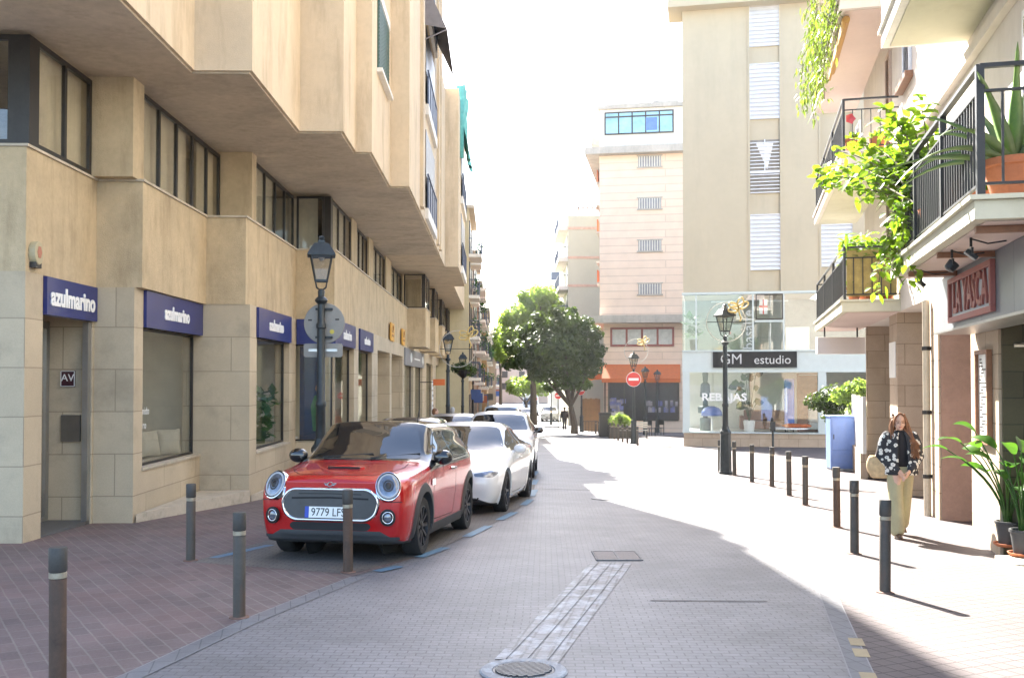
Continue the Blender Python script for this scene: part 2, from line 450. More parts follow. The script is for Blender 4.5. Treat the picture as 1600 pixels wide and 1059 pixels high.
# blue parking dashes
dash = [(590,892,625,884),(655,870,697,855),(729,838,764,821),(780,812,804,800),(817,789,829,780),(830,775,836,765),(833,757,838,749),(834,742,838,736)]
for (u0,v0,u1,v1) in dash:
    a = G(u0,v0); b = G(u1,v1); d = (b-a); d.z = 0; n = Vector((-d.y,d.x,0)).normalized()*.065
    sheet('parking_line', [(a.x-n.x,a.y-n.y),(b.x-n.x,b.y-n.y),(b.x+n.x,b.y+n.y),(a.x+n.x,a.y+n.y)], .010, M['bluepaint'])
a = G(335,871); b = G(424,851); n = Vector((-.97,.24,0))*.06
sheet('parking_line', [(a.x-n.x,a.y-n.y),(b.x-n.x,b.y-n.y),(b.x+n.x,b.y+n.y),(a.x+n.x,a.y+n.y)], .010, M['bluepaint'])
# strip of re-laid, lime-stained pavers from the cover to the hatches
a = G(822,1030); b = G(955,878); d = (b-a).normalized(); n = Vector((-d.y,d.x,0))*.22
sheet('stained_strip', [(a.x-n.x,a.y-n.y),(b.x-n.x,b.y-n.y),(b.x+n.x,b.y+n.y),(a.x+n.x,a.y+n.y)], .005, M['salt'])
for off in (-.14,0,.14):
    nn = Vector((-d.y,d.x,0)); c0 = a+nn*off; c1 = b+nn*off; q = nn*.0025
    sheet('paver_joint', [(c0.x-q.x,c0.y-q.y),(c1.x-q.x,c1.y-q.y),(c1.x+q.x,c1.y+q.y),(c0.x+q.x,c0.y+q.y)], .009, M['djoint'])
# expansion gap across the road
a = G(1015,936.5); b = G(1197,938)
sheet('road_gap', [(a.x,a.y-.012),(b.x,b.y-.012),(b.x,b.y+.012),(a.x,a.y+.012)], .006, M['djoint'])
a = G(840,763); b = G(940,766)
sheet('road_gap', [(a.x,a.y-.02),(b.x,b.y-.02),(b.x,b.y+.02),(a.x,a.y+.02)], .006, M['djoint'])

# covers let into the road
M['iron'] = pm('worn_cast_iron', (.12,.12,.125), .45, .6, var=.3, scale=8, bump=.3)
M['concrete'] = pm('pale_concrete', (.27,.275,.285), .75, var=.25, scale=6, bump=.3, dirt=(.55,.6,.64), dirt_amt=.7)
M['hatch'] = pm('rusty_hatch', (.115,.10,.10), .6, .3, var=.3, scale=6, bump=.3)
tilt = -math.atan(SLOPE)
p = G(818,1046)
t = thing('manhole_cover', 'round ribbed iron drain cover in a pale concrete ring, nearest the camera', 'manhole cover', p)
t.rotation_euler = (tilt,0,0)
m = MB(); m.lathe([(.20,.006),(.205,.016),(.275,.016),(.285,.006)], 48); m.build('ring', M['concrete'], t, smooth=False)
m = MB(); m.lathe([(.198,.006),(.198,.012),(0,.012)], 48)
for k in range(-6,7):
    x = k*.029; h = math.sqrt(max(0,.185**2-x*x))
    m.bar((x*.9-h*.0,-h,.016),(x*.9,h,.016),.015,.014)
o = m.build('grate', M['iron'], t); o.rotation_euler = (0,0,R(-60))
a = G(931,876); b = G(992,859.5)
t = thing('utility_hatch', 'pair of rectangular rusty steel hatches side by side in the middle of the road', 'hatch', ((a.x+b.x)/2,(a.y+b.y)/2,gz((a.y+b.y)/2)))
t.rotation_euler = (tilt,0,0)
for s in (-1,1):
    m = MB(); m.box(s*.125-.115,-.30,.004,s*.125+.115,.30,.011); m.build('hatch_lid', M['hatch'], t)
m = MB()
for x in (-.252,0,.252): m.box(x-.009,-.32,.004,x+.009,.32,.013)
for y in (-.32,.32): m.box(-.262,y-.015,.004,.262,y+.015,.0135)
m.build('hatch_frame', M['kerb'], t)
p = G(946,778.5)
t = tag(MB().lathe([(.27,.004),(.27,.012),(.24,.014),(0,.014)],32).build('manhole_cover', M['iron']), 'small round iron cover far up the road at the edge of the shade', 'manhole cover')
t.location = p; t.rotation_euler = (tilt,0,0)
# ================================================================== LEFT: stepped office block
AZL = math.atan(25/F)                        # facades run this far left of straight ahead
avec = Vector((-math.sin(AZL), math.cos(AZL))); bvec = Vector((math.cos(AZL), math.sin(AZL)))
p = G(38,848); P1 = Vector((p.x,p.y))
def toL(q): d = Vector((q[0],q[1]))-P1; return (d.dot(bvec), d.dot(avec))
def toW(l): return P1 + bvec*l[0] + avec*l[1]
def ay(x, u):            # local y where the line local-x = x meets column u
    k = (u-800)/F; q = P1 + bvec*x
    return (k*q.y - q.x)/(avec.x - k*avec.y)
def bx(y, u):            # local x where the line local-y = y meets column u
    k = (u-800)/F; q = P1 + avec*y
    return (k*q.y - q.x)/(bvec.x - k*bvec.y)
def zl(v, x, y):         # height of row v above local point
    return zv(v, toW((x,y)).y)
def chain(pts, steps):
    x, y = pts[-1]
    for kind, u in steps:
        if kind == 'A': y = ay(x,u)
        elif kind == 'B': x = bx(y,u)
        elif kind == 'y': y = u
        elif kind == 'x': x = u
        pts.append((x,y))
    return pts
lb = thing('office_building', 'tan stepped office block with overhanging upper floors and blue signed shops along the left', 'building', (P1.x,P1.y,0), AZL)
ZS0, ZS1, ZU = 3.07, 4.64, 6.17
low = chain([(-9,0),(0,0)], [('A',147),('B',209),('A',313),('B',390),('A',462),('B',521),('y',46)])
spn = chain([(-9,0),(0,0)], [('A',149),('B',221),('A',321),('B',383),('A',462),('B',522),('A',636),('B',665)])
x5, y5 = spn[-1]; bays = []
xr = spn[-3][0]
bays.append((x5, y5, y5+2.6))
yy = y5
for k in range(3):
    spn += [(x5, yy+2.6), (xr, yy+2.6), (xr, yy+6.2), (x5, yy+6.2)]; yy += 6.2; bays.append((x5, yy, yy+2.6))
spn += [(x5, yy+2.6), (-9, yy+2.6)]
YEND = yy+2.6
fst = chain([(-9,0.05),(0,0.05)], [('A',140),('B',205),('A',347),('B',392),('A',462),('B',516),('A',634)])
upp = [(-12, toL((0,8.5))[1])]
def U(X,Y): return toL((X,Y))
upc = [(-4.50,8.5),(-4.556,13.77),(-3.755,13.77),(-3.83,17.15),(-3.03,17.15),(-3.06,18.73),(-2.75,18.73),(-2.80,22.06),(-2.37,22.06),(-2.45,26.5),(-2.52,34.0)]
upl = [U(*q) for q in upc]
# square the corners up: A runs keep x, B runs keep y
for i in range(1,len(upl)):
    if abs(upc[i][1]-upc[i-1][1]) < 1e-6: upl[i] = (upl[i][0], upl[i-1][1])
    else: upl[i] = (upl[i-1][0], upl[i][1])
# --- spandrel band and upper volumes
MB().prism(spn, ZS0, ZS1).build('spandrel', M['plaster'], lb)
cop = [(x+.03 if i else x, y-.03) for i,(x,y) in enumerate(spn)]
MB().prism(cop, ZS1+.002, ZS1+.035).build('sill_course', M['ledge'], lb)
y34 = upl[-1][1]; xlast = upl[-1][0]
MB().prism([(-9,upl[0][1])]+upl+[(-9,y34)], ZU, 17.0).build('upper_wall', M['plaster_up'], lb)
y2 = U(0,38)[1]; x2 = U(-2.16,40)[0]
MB().prism([(-9,y34+.003),(xlast-.02,y34+.003),(xlast-.02,y2),(x2,y2),(x2,U(0,46)[1]),(xlast,U(0,46)[1]),(xlast,YEND),(-9,YEND)], ZU+.02, 13.3).build('upper_wall', M['plaster_up'], lb)
# shadow gap line round the soffit
MB().prism([(-9,upl[0][1]+.04)]+[(x-.05,y+.05) for x,y in upl]+[(-9,y34)], ZU-.03, ZU-.001).build('soffit', M['soffit'], lb)
# --- stone base
T = .32
def wallA(m, x, y0, y1, z0, z1, ops=(), t=T):
    ops = sorted(ops); y = y0
    for (a,b,za,zb) in ops:
        if a > y: m.box(x-t,y,z0,x,a,z1)
        if za > z0: m.box(x-t,a,z0,x,b,za)
        if zb < z1: m.box(x-t,a,zb,x,b,z1)
        y = b
    if y < y1: m.box(x-t,y,z0,x,y1,z1)
def wallB(m, y, x0, x1, z0, z1, t=T): m.box(x0-t,y,z0,x1,y+t,z1)
def winA(x, y0, y1, z0, z1, n, fm, gm, fw=.06, name='window', depth=.05):
    m = MB(); d = depth
    m.box(x-d,y0,z0,x,y0+fw,z1); m.box(x-d,y1-fw,z0,x,y1,z1); m.box(x-d,y0+fw,z1-fw,x,y1-fw,z1); m.box(x-d,y0+fw,z0,x,y1-fw,z0+fw)
    for k in range(1,n):
        yk = y0+(y1-y0)*k/n; m.box(x-d,yk-fw/2,z0+fw,x,yk+fw/2,z1-fw)
    f = m.build(name, fm, lb)
    g = MB().box(x-d/2-.006,y0+fw*.5,z0+fw*.5,x-d/2+.006,y1-fw*.5,z1-fw*.5).build('pane', gm, f)
    return f
def winB(y, x0, x1, z0, z1, n, fm, gm, fw=.06, name='window', depth=.05):
    m = MB(); d = depth
    m.box(x0,y,z0,x0+fw,y+d,z1); m.box(x1-fw,y,z0,x1,y+d,z1); m.box(x0+fw,y,z1-fw,x1-fw,y+d,z1); m.box(x0+fw,y,z0,x1-fw,y+d,z0+fw)
    for k in range(1,n):
        xk = x0+(x1-x0)*k/n; m.box(xk-fw/2,y,z0+fw,xk+fw/2,y+d,z1-fw)
    f = m.build(name, fm, lb)
    MB().box(x0+fw*.5,y+d/2-.006,z0+fw*.5,x1-fw*.5,y+d/2+.006,z1-fw*.5).build('pane', gm, f)
    return f
ZB = -2.5
(_, _), (xa,ya0), (_,ya1), (xb,_), (_,yb1), (xc,_), (_,yc1), (xd,_), (_,yend) = low
m = MB()
wallB(m, 0, -9, xa, ZB, ZS0)                                             # first pier, facing the camera
yd0 = ay(xa,66)
wallA(m, xa, T, yd0, ZB, ZS0)
wallB(m, ya1, xa, xb, ZB, ZS0)
yw2a, yw2b = ay(xb,223), yb1
wallA(m, xb, ya1+T, yb1, ZB, ZS0, [(yw2a,yw2b,.365,2.5)])
wallB(m, yb1, xb, xc, ZB, ZS0)
yw3a, yw3b = ay(xc,401), ay(xc,452)
wallA(m, xc, yb1+T, yc1, ZB, ZS0, [(yw3a,yw3b,.37,2.5)])
# glass corner at the third step: low walls only
m.box(xc-T, yc1, ZB, xd, yc1+.2, .33)
Y = lambda u: ay(xd,u)
ops = [(yc1+.22, Y(553), .33, 2.5), (Y(560),Y(581),.33,2.5), (Y(590),Y(609),-2,2.62), (Y(612),Y(629),-2,2.62), (Y(632),Y(646),-2,2.55), (Y(648),Y(660),-2,2.55), (Y(666),Y(676),-2,2.6), (Y(681),Y(690),-2,2.6)]
wallA(m, xd, yc1+.2, yend, ZB, ZS0, ops)
m.build('stone_base', M['limestone'], lb)
# plinth ledges bridging the steps
m = MB()
for (pa, pb, pc, zt) in (((xb+.03,ya1+.05),(xc+.03,yb1-.02),(xb+.03,yb1-.02),-.27), ((xc+.03,yb1+.05),(xd+.03,yc1-.02),(xc+.03,yc1-.02),-.37)):
    m.prism([pa,pb,pc], ZB, zt)
m.build_each('plinth_ledge', M['ledge'], lb)
m = MB()
m.box(xb-.40,yw2a-.02,.345,xb+.03,yw2b-.003,.385); m.box(xc-.40,yw3a-.02,.345,xc+.03,yw3b,.385); m.box(xd-.40,yc1+.2,.33,xd+.03,Y(553),.37)
m.build_each('window_sill', M['ledge'], lb)
# door recess at the first step
m = MB()
xr0 = xa-.62
m.box(xr0-.9, ya1-.003, ZB, xa-.001, ya1-.06, ZS0)                       # stone end wall of the porch
m.build('porch_wall', M['limestone'], lb)
MB().box(xr0-2.5,yd0-.3,gz(13)-.03,xa-.02,ya1-.07,gz(13)+.03).build('porch_floor', pm('slate_threshold',(.10,.10,.10),.6,var=.2), lb)
d = MB(); yq0, yq1 = yd0+.05, ya1-.07
d.box(xr0-.05,yq0,-.38,xr0,yq0+.09,2.55); d.box(xr0-.05,yq1-.09,-.38,xr0,yq1,2.55); d.box(xr0-.05,(yq0+yq1)/2-.05,-.38,xr0,(yq0+yq1)/2+.05,2.55)
d.box(xr0-.05,yq0+.09,2.45,xr0,yq1-.09,2.55); d.box(xr0-.05,yq0+.09,-.38,xr0,yq1-.09,-.28)
dr = d.build('door', M['alu'], lb)
MB().box(xr0-.03,yq0+.05,-.35,xr0-.02,yq1-.05,2.5).build('pane', M['shopglass'], dr)
MB().tube([(xr0+.05,(yq0+yq1)/2-.15,.5),(xr0+.05,(yq0+yq1)/2-.15,1.2)],.018).build('handle', M['alu'], dr)
MB().box(xa-.10,ya1-.17,-.45,xa-.02,ya1-.063,2.54).build('door_post', M['alu'], lb)
# mail slot and plaque
wend = ya1-.063
def lx(u): return bx(wend,u)
mb_ = MB().box(lx(98),wend-.05,zl(689,lx(110),wend),lx(127.5),wend-.002,zl(648,lx(110),wend)).build('mail_box', pm('steel_mailbox',(.22,.21,.2),.3,.8,var=.1), None)
mb_.location = lb.location; mb_.rotation_euler = lb.rotation_euler
tag(mb_, 'flat steel letter box on the stone porch wall below the AV plaque', 'letter box')
pl = thing('wall_plaque', 'small maroon square plaque with white letters AV on the porch wall', 'plaque', toW((lx(107),wend-.004)).to_3d(), AZL)
pl.location.z = zl(591.5,lx(107),wend)
hw = (lx(118.5)-lx(96))/2; hh = .118
MB().box(-hw,-.02,-hh,hw,0,hh).build('plate', pm('maroon_plate',(.05,.012,.02),.35), pl)
m = MB()
for s in (-1,1): m.box(s*hw*.93-.005,-.024,-hh*.93,s*hw*.93+.005,-.021,hh*.93); m.box(-hw*.9,-.0235,s*hh*.93-.004,hw*.9,-.0205,s*hh*.93+.004)
m.build('border', M['letter'], pl)
text('AV', .15, 'lettering', M['letter'], pl, (0,-.023,.01), (R(90),0,0), align='CENTER')
# --- shop interiors
m = MB()
m.box(xr0-3.2,T+.02,ZB,xr0-3.1,ya1+T,ZS0)
m.box(xb-2.2,ya1+T,ZB,xb-2.1,yb1+1.3,ZS0); m.box(xb-2.1,yb1+.55,ZB,xb-.33,yb1+.6,ZS0)
m.box(xc-3.0,yb1+1.35,ZB,xc-2.9,yc1+6,ZS0); m.box(xc-2.9,yc1+1.9,ZB,xc-.8,yc1+2.0,ZS0)
m.box(xd-2.6,yc1+2.1,ZB,xd-2.5,yend,ZS0)
for u in (556,585,611,631,662,678): m.box(xd-2.5,Y(u),ZB,xd-T,Y(u)+.1,ZS0)
m.build_each('shop_room', M['room'], lb)
m = MB(); m.box(xb-2.1,ya1+T,.30,xb-.33,yb1-.01,.35); m.box(xc-2.9,yb1+T,.30,xc-.33,yc1+1.9,.35); m.box(xd-2.5,yc1+.3,-.6,xd-.33,Y(582),-.55)
m.build_each('display_floor', M['white_wall'], lb)
# shop windows
def shopA(x,y0,y1,z0,z1): return winA(x-.12,y0,y1,z0,z1,1,M['dkframe'],M['shopglass'],.035,'shop_window')
shopA(xb,yw2a,yw2b-.02,.385,2.5); shopA(xc,yw3a,yw3b,.385,2.5)
shopA(xd,yc1+.24,Y(553),.37,2.5); shopA(xd,Y(560),Y(581),.33,2.5)
winB(yc1+.12, xc-.1, xd-.05, .35, 2.5, 1, M['dkframe'], M['shopglass'], .035, 'shop_window')
for a,b in ((632,646),(648,660),(666,676),(681,690)): shopA(xd,Y(a),Y(b),-1.2,2.55)
# recessed doorways further on
m = MB()
for a,b in ((590,609),(612,629)):
    m.box(xd-.9,Y(a),ZB,xd-.8,Y(b),ZS0); m.box(xd-.8,Y(b)-.0,ZB,xd-T,Y(b)+.05,2.62)
m.build_each('doorway', M['limestone'], lb)
# --- first floor: piers, windows
m = MB()
f = fst
(xf1,yf0),(_,yf1),(xf2,_),(_,yf2),(xf3,_),(_,yf3),(xf4,_),(_,yf4) = f[1:9]
z0, z1 = ZS1+.036, ZU-.031
wallB(m, yf1, xf1, xf2, z0, z1); m.box(xf2-.3,yf1+T,z0,xf2,ay(xf2,222),z1)
wallB(m, yf2, xf2, xf3, z0, z1); m.box(xf3-.3,yf2+T,z0,xf3,ay(xf3,399),z1)
Z = lambda u: ay(xf4,u)
for a,b in ((549,557),(576,583),(603,611),(629,633)): m.box(xf4-.3,Z(a),z0,xf4,Z(b),z1)
for (bxx,y0,y1) in bays: m.box(bxx-2.5,y1,z0,bxx-.4,y1+.25,z1)
m.build_each('pier', M['plaster'], lb)
def fwin(x,y0,y1,n): return winA(x,y0,y1,z0,z1-.06,n,M['dkframe'],M['upglass'],.07)
fwin(xf1,yf0+.2,yf1,2); winB(yf0, -6, xf1-.2, z0, z1-.06, 3, M['dkframe'], M['upglass'], .07)
MB().box(xf1-.2,yf0-.0,z0,xf1+.003,yf0+.197,z1-.06).build('corner_post', M['dkframe'], lb)
fwin(xf2-.06,ay(xf2,223),yf2,5); fwin(xf3-.06,ay(xf3,400),yf3,4)
winB(yf3,xf3+.003,xf4-.16,z0,z1-.06,1,M['dkframe'],M['upglass'],.05)
MB().box(xf4-.157,yf3,z0,xf4,yf3+.3,z1-.06).build('corner_post', M['dkframe'], lb)
fwin(xf4-.02,yf3+.303,Z(549),3); fwin(xf4-.05,Z(557),Z(576),3); fwin(xf4-.05,Z(583),Z(603),3); fwin(xf4-.05,Z(611),Z(629),3)
for (bxx,y0,y1) in bays:
    winB(y0+.03,bxx-.9,bxx-.12,z0,z1-.06,1,M['dkframe'],M['upglass'],.05); fwin(bxx-.03,y0+.16,y1,2)
    MB().box(bxx-.117,y0+.03,z0,bxx-.027,y0+.157,z1-.06).build('corner_post', M['dkframe'], lb)
# blinds and back walls upstairs
m = MB()
def blind(m,x,y0,y1,zb=0): 
    n = int((y1-y0)/.06)+1
    for k in range(n):
        ya = y0+(y1-y0)*k/n; yb = y0+(y1-y0)*(k+1)/n
        m.add([(x+(.015 if k%2 else 0),ya,z0+zb),(x+(0 if k%2 else .015),yb,z0+zb),(x+(0 if k%2 else .015),yb,z1-.03),(x+(.015 if k%2 else 0),ya,z1-.03)],[(0,1,2,3)])
for args in ((xf1-.16,yf0+.25,yf1-.03),(xf2-.2,ay(xf2,226),ay(xf2,306)),(xf2-.2,ay(xf2,322),yf2-.05),(xf3-.2,ay(xf3,403),ay(xf3,438)),(xf4-.16,yf3+.4,Z(547)),(xf4-.16,Z(559),Z(575)),(xf4-.16,Z(585),Z(602)),(xf4-.16,Z(612),Z(628))):
    m = MB(); blind(m,*args); m.build('blind', M['curtain'], lb)
m = MB()
m.add([(xf3-.6,yf3+.5,z0),(xf4-.4,yf3+.5,z0),(xf4-.4,yf3+.5,z1-.02),(xf3-.6,yf3+.5,z1-.02)],[(0,1,2,3)])
m.build('blind', M['curtain'], lb)
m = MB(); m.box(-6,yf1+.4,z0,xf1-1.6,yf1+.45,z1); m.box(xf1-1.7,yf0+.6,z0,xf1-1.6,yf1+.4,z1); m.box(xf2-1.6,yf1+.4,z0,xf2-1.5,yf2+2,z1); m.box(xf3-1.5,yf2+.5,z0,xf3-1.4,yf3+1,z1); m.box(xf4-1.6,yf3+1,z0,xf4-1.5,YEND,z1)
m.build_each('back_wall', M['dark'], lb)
# --- windows, sills and loggias in the upper floors
def niche(xw,y0,y1,za,zb,mat):
    m = MB(); fr = .05
    m.box(xw,y0-.06,za-.10,xw+.12,y1+.06,za-.02); m.build('window_sill', M['white_wall'], lb)
    m = MB(); m.box(xw,y0-.05,zb+.02,xw+.05,y1+.05,zb+.22); m.build('lintel', M['white_wall'], lb)
    m = MB(); m.box(xw+.002,y0,za-.018,xw+.03,y1,zb+.018)
    for k in range(1,int((zb-za)/.08)): m.box(xw+.03,y0+.05,za+k*.08,xw+.042,y1-.05,za+k*.08+.05)
    m.build('shutter', mat, lb)
M['green_sh'] = pm('green_shutter', (.03,.08,.05), .5); M['cream_sh'] = pm('cream_shutter', (.5,.45,.36), .6)
xs_ = [q[0] for q in upl]; ysu = [q[1] for q in upl]
for zf in (8.2,11.2,14.2):
    niche(xs_[1], ysu[0]+1.2, ysu[1]-1.2, zf, zf+1.3, M['cream_sh'])
    niche(xs_[3], ysu[2]+.8, ysu[3]-.5, zf+.5, zf+1.8, M['cream_sh'])
    niche(xs_[7], ysu[6]+.8, ysu[7]-.6, zf-.1, zf+1.35, M['green_sh'])
M['rail'] = pm('blue_grey_rail', (.07,.09,.14), .5, .3)
def loggia(x, y0, y1, zf, parent=lb):
    m = MB(); m.box(x-.05,y0,zf-.25,x+.10,y1,zf+.05); sl = m.build('balcony_slab', M['white_wall'], parent)
    m = MB(); m.box(x+.004,y0+.1,zf+1.0,x+.02,y1-.1,zf+2.3); m.build('shutter', M['dkframe'], parent)  # flat dark panel, its colour put in for the shade of the loggia recess
    m = MB(); m.bar((x+.08,y0+.03,zf+1.0),(x+.08,y1-.03,zf+1.0),.05); m.box(x+.06,y0+.05,zf+.1,x+.08,y1-.05,zf+.95)
    n = int((y1-y0)/.9)
    for k in range(n+1): m.bar((x+.08,y0+.04+(y1-y0-.08)*k/n,zf+.05),(x+.08,y0+.04+(y1-y0-.08)*k/n,zf+1.0),.04)
    m.build('railing', M['rail'], parent)
yl0, yl1 = U(0,27.0)[1], U(0,31.0)[1]
for zf in (6.5,9.45,12.4): loggia(xlast, yl0, yl1, zf)
for zf in (6.5,9.45): loggia(x2, U(0,40.6)[1], U(0,45.4)[1], zf)
m = MB(); aw = [(xlast,yl0-.1,12.9),(xlast,yl1+.2,12.9),(xlast+.62,yl1+.2,11.6),(xlast+.62,yl0-.1,11.6)]
m.add(aw+[(a,b,c-.03) for a,b,c in aw],[(0,1,2,3),(7,6,5,4),(0,4,5,1),(1,5,6,2),(2,6,7,3),(3,7,4,0)])
m.add([(xlast,yl0-.12,12.9),(xlast+.62,yl0-.12,11.6),(xlast,yl0-.12,11.7)],[(0,1,2)])
m.tube([(xlast+.62,yl0-.1,11.58),(xlast,yl0-.1,11.3)],.02); m.build('awning', pm('grey_awning',(.20,.185,.19),.8), lb)
# pilaster lines on the upper walls
m = MB()
for Yw in (25.2,32.2,33.5): m.box(xlast,U(0,Yw)[1],ZU+.1,xlast+.09,U(0,Yw+.5)[1],17)
m.build_each('pilaster', M['plaster_up'], lb)

# --- blue shop signs, each its own thing
def onA(x,y,z): q = toW((x,y)); return (q.x,q.y,z)
def signA(x, ua, ub, za, zb, label, tsize, off=.0, yb=None):
    y0 = ay(x,ua); y1 = yb if yb is not None else ay(x,ub)
    s = thing('shop_sign', label, 'sign', onA(x,(y0+y1)/2,za), AZL, 'blue shop signs on the office block')
    h = (y1-y0)/2-.01
    MB().box(-.10,-h,0,.05,h,zb-za-.012).build('panel', M['navy'], s)
    text('azulmarino', tsize, 'lettering', M['letter'], s, (.056,off,(zb-za)*.47), (R(90),0,R(90)), align='CENTER', bold=.012, extr=.006, xs=.92)
    return s
signA(xa,66,147,2.56,ZS0,'navy sign with large white lettering over the porch door, nearest of the blue signs',.34, yb=ya1-.01)
signA(xb,223,313,2.5,ZS0,'navy sign over the display window with the cushions, second from the left',.30, yb=yb1-.01)
signA(xc,400,452,2.5,ZS0,'navy sign over the narrow window with posters, third blue sign from the left',.30)
s = thing('shop_sign', 'navy sign wrapping the glass corner behind the lamp post and round sign back', 'sign', onA(xd,yc1,2.5), AZL, 'blue shop signs on the office block')
hs = ZS0-2.5-.012; yE = Y(553)-yc1
MB().prism([(xc-xd+.02,-.03),(.05,-.03),(.05,yE),(-.10,yE),(-.10,.10),(xc-xd+.02,.10)],0,hs).build('panel', M['navy'], s)
text('azulmarino', .30, 'lettering', M['letter'], s, (.056,yE*.55,hs*.47), (R(90),0,R(90)), align='CENTER', bold=.012, extr=.006, xs=.92)
signA(xd,560,581,2.5,ZS0,'navy sign past the glass corner, farthest and smallest of the blue signs',.28)
# grey shop sign and yellow wall badges further along
s = thing('shop_sign', 'grey shop fascia with white lettering beyond the blue signs on the office block', 'sign', onA(xd,Y(631),2.3), AZL)
L_ = Y(661)-Y(631)
MB().box(-.05,0,0,.06,L_,.68).build('panel', pm('grey_fascia',(.22,.22,.23),.5), s)
m = MB(); m.torus((.065,L_*.25,.34),.17,.04,20,6,Matrix.Rotation(R(90),3,'Z')); m.torus((.065,L_*.88,.34),.17,.04,20,6,Matrix.Rotation(R(90),3,'Z')); m.box(.06,L_*.42,.3,.068,L_*.72,.36); m.build('emblem', M['letter'], s)
for u0,u1,lab in ((609,616,'small square yellow badge high on the stone pier, nearer of two'),(627,634,'small square yellow badge high on the stone pier, farther of two')):
    y0 = Y(u0); q = onA(xd,y0,ZS0-.02)
    t = thing('wall_badge', lab, 'badge', q, AZL, 'yellow badges on the office block')
    MB().box(0,0,0,.05,1.0,.62).build('plate', pm('ochre_badge',(.62,.33,.06),.5), t)
    m = MB(); m.box(.05,.2,.15,.056,.8,.22); m.box(.05,.3,.3,.056,.7,.36); m.torus((.053,.5,.45),.08,.02,14,5,Matrix.Rotation(R(90),3,'Z')); m.build('marking', pm('brown_mark',(.25,.1,.02),.5), t)
# intercom on the recessed doorway
q = toW((xd-.6,Y(629)-.01))
t = thing('intercom_panel', 'white square intercom panel inside the recessed stone doorway', 'intercom', (q.x,q.y,.55), AZL)
MB().box(-.16,-.05,-.28,.16,0,.28).build('case', M['letter'], t)
m = MB()
for i in range(2):
    for j in range(4): m.box(-.09+i*.1,-.056,-.18+j*.09,-.01+i*.1,-.051,-.12+j*.09)
m.build('button', M['dkframe'], t)
# alarm box on the first spandrel corner
q = toW((.0,.18))
t = thing('alarm_box', 'small cream alarm bell box with red emblem on the corner of the first tan wall', 'alarm box', (q.x,q.y,3.17), AZL)
pts = [(math.cos(2*PI*k/20)*(.115),math.sin(2*PI*k/20)*.15+.15) for k in range(20)]
MB().prism_axis(pts,0,.09,'x').build('case', pm('aged_cream_plastic',(.42,.36,.22),.5,var=.1), t, bevel=.01)
pts = [(math.cos(2*PI*k/6)*(.06),math.sin(2*PI*k/6)*.085+.16) for k in range(6)]
MB().prism_axis(pts,.091,.095,'x').build('emblem', pm('faded_red',(.40,.16,.10),.6), t)
MB().box(0,-.08,-.04,.08,.08,.03).build('strobe', M['dkframe'], t)
# window lettering and cushions
for i,(s_,zz) in enumerate((('bienvenido',1.22),('viajero',1.0))):
    o = text(s_, .17, 'window_lettering', M['letter'], lb, (xb-.135,ay(xb,247)-(0 if i==0 else .12),zz), (R(90),0,R(90)), extr=.001, align='RIGHT')
def cushion(x,y,lean,rz,label,w=.46,col=None):
    m = MB(); n = 10; o = []
    for s in (1,-1):
        for i in range(n+1):
            for j in range(n+1):
                a = i/n*2-1; b = j/n*2-1
                th = .10*max(0,(1-a**4)*(1-b**4))**.6
                pin = 1-.06*(1-abs(a*b))*0
                m.v.append((a*w/2*(1-.08*(1-b*b)), s*th, b*w/2*(1-.08*(1-a*a))+w/2))
    k = n+1
    for q in range(2):
        for i in range(n):
            for j in range(n): m.f.append((q*k*k+i*k+j, q*k*k+(i+1)*k+j, q*k*k+(i+1)*k+j+1, q*k*k+i*k+j+1))
    ob = m.build('cushion', M['cushion'], None, smooth=True)
    W_ = toW((x,y)); ob.location = (W_.x,W_.y,.39); ob.rotation_euler = (lean,0,rz)
    tag(ob, label, 'cushion')
M['cushion'] = pm('cream_cloth', (.55,.52,.44), .95, var=.12, scale=7, bump=.4, bscale=120)
cushion(xb-.62,yb1-.75,R(-14),R(62),'cream cushion leaning in front in the shop window on the left')
cushion(xb-.45,yb1-.30,R(-12),R(40),'cream cushion at the right end of the shop window display')
m = MB(); m.box(xb-1.7,yb1-1.5,.36,xb-.75,yb1-.1,.72); m.box(xb-1.9,yb1-1.5,.36,xb-1.6,yb1-.1,1.05); m.box(xb-1.7,yb1-1.6,.36,xb-.75,yb1-1.45,.88)
o = m.build('armchair', pm('grey_cloth',(.33,.33,.33),.95), None, bevel=.05); o.location = lb.location; o.rotation_euler = lb.rotation_euler
tag(o, 'low grey armchair behind the cushions in the shop window', 'armchair')
# posters in the next windows
q = toW((xc-.7,(yw3a+yw3b)/2))
t = thing('window_poster', 'hanging travel poster with orange, blue and green bands in the narrow shop window', 'poster', (q.x,q.y,.5), AZL)
for (za,zb,c) in ((1.05,1.35,(.55,.2,.1)),(.7,1.0,(.05,.25,.3)),(0,.66,(.06,.14,.16))):
    MB().box(-.01,-1.4,za,.01,.1,zb).build('printed_band', pm('poster_ink',c,.5,var=.5,scale=6), t)
q = toW((xc+.02,yc1+.35))
t = thing('window_poster', 'tall dark blue poster of a traveller in green behind the glass corner', 'poster', (q.x,q.y,.36), AZL)
wd = (xd-xc)*.72
MB().box(0,0,0,wd,.02,2.1).build('sheet', pm('deep_blue_print',(.012,.03,.09),.4,var=.3), t)
m = MB(); m.prism_axis([(.30,.2),(.52,.2),(.56,.75),(.5,1.0),(.33,1.0),(.25,.75)],-.004,-.001,'y'); m.build('printed_dress', pm('print_green',(.05,.16,.06),.5,var=.4,scale=9), t)
m = MB(); m.ball((.42,-.002,1.16),.07,.002,.09); m.build('printed_head', pm('print_skin',(.35,.2,.13),.5), t)
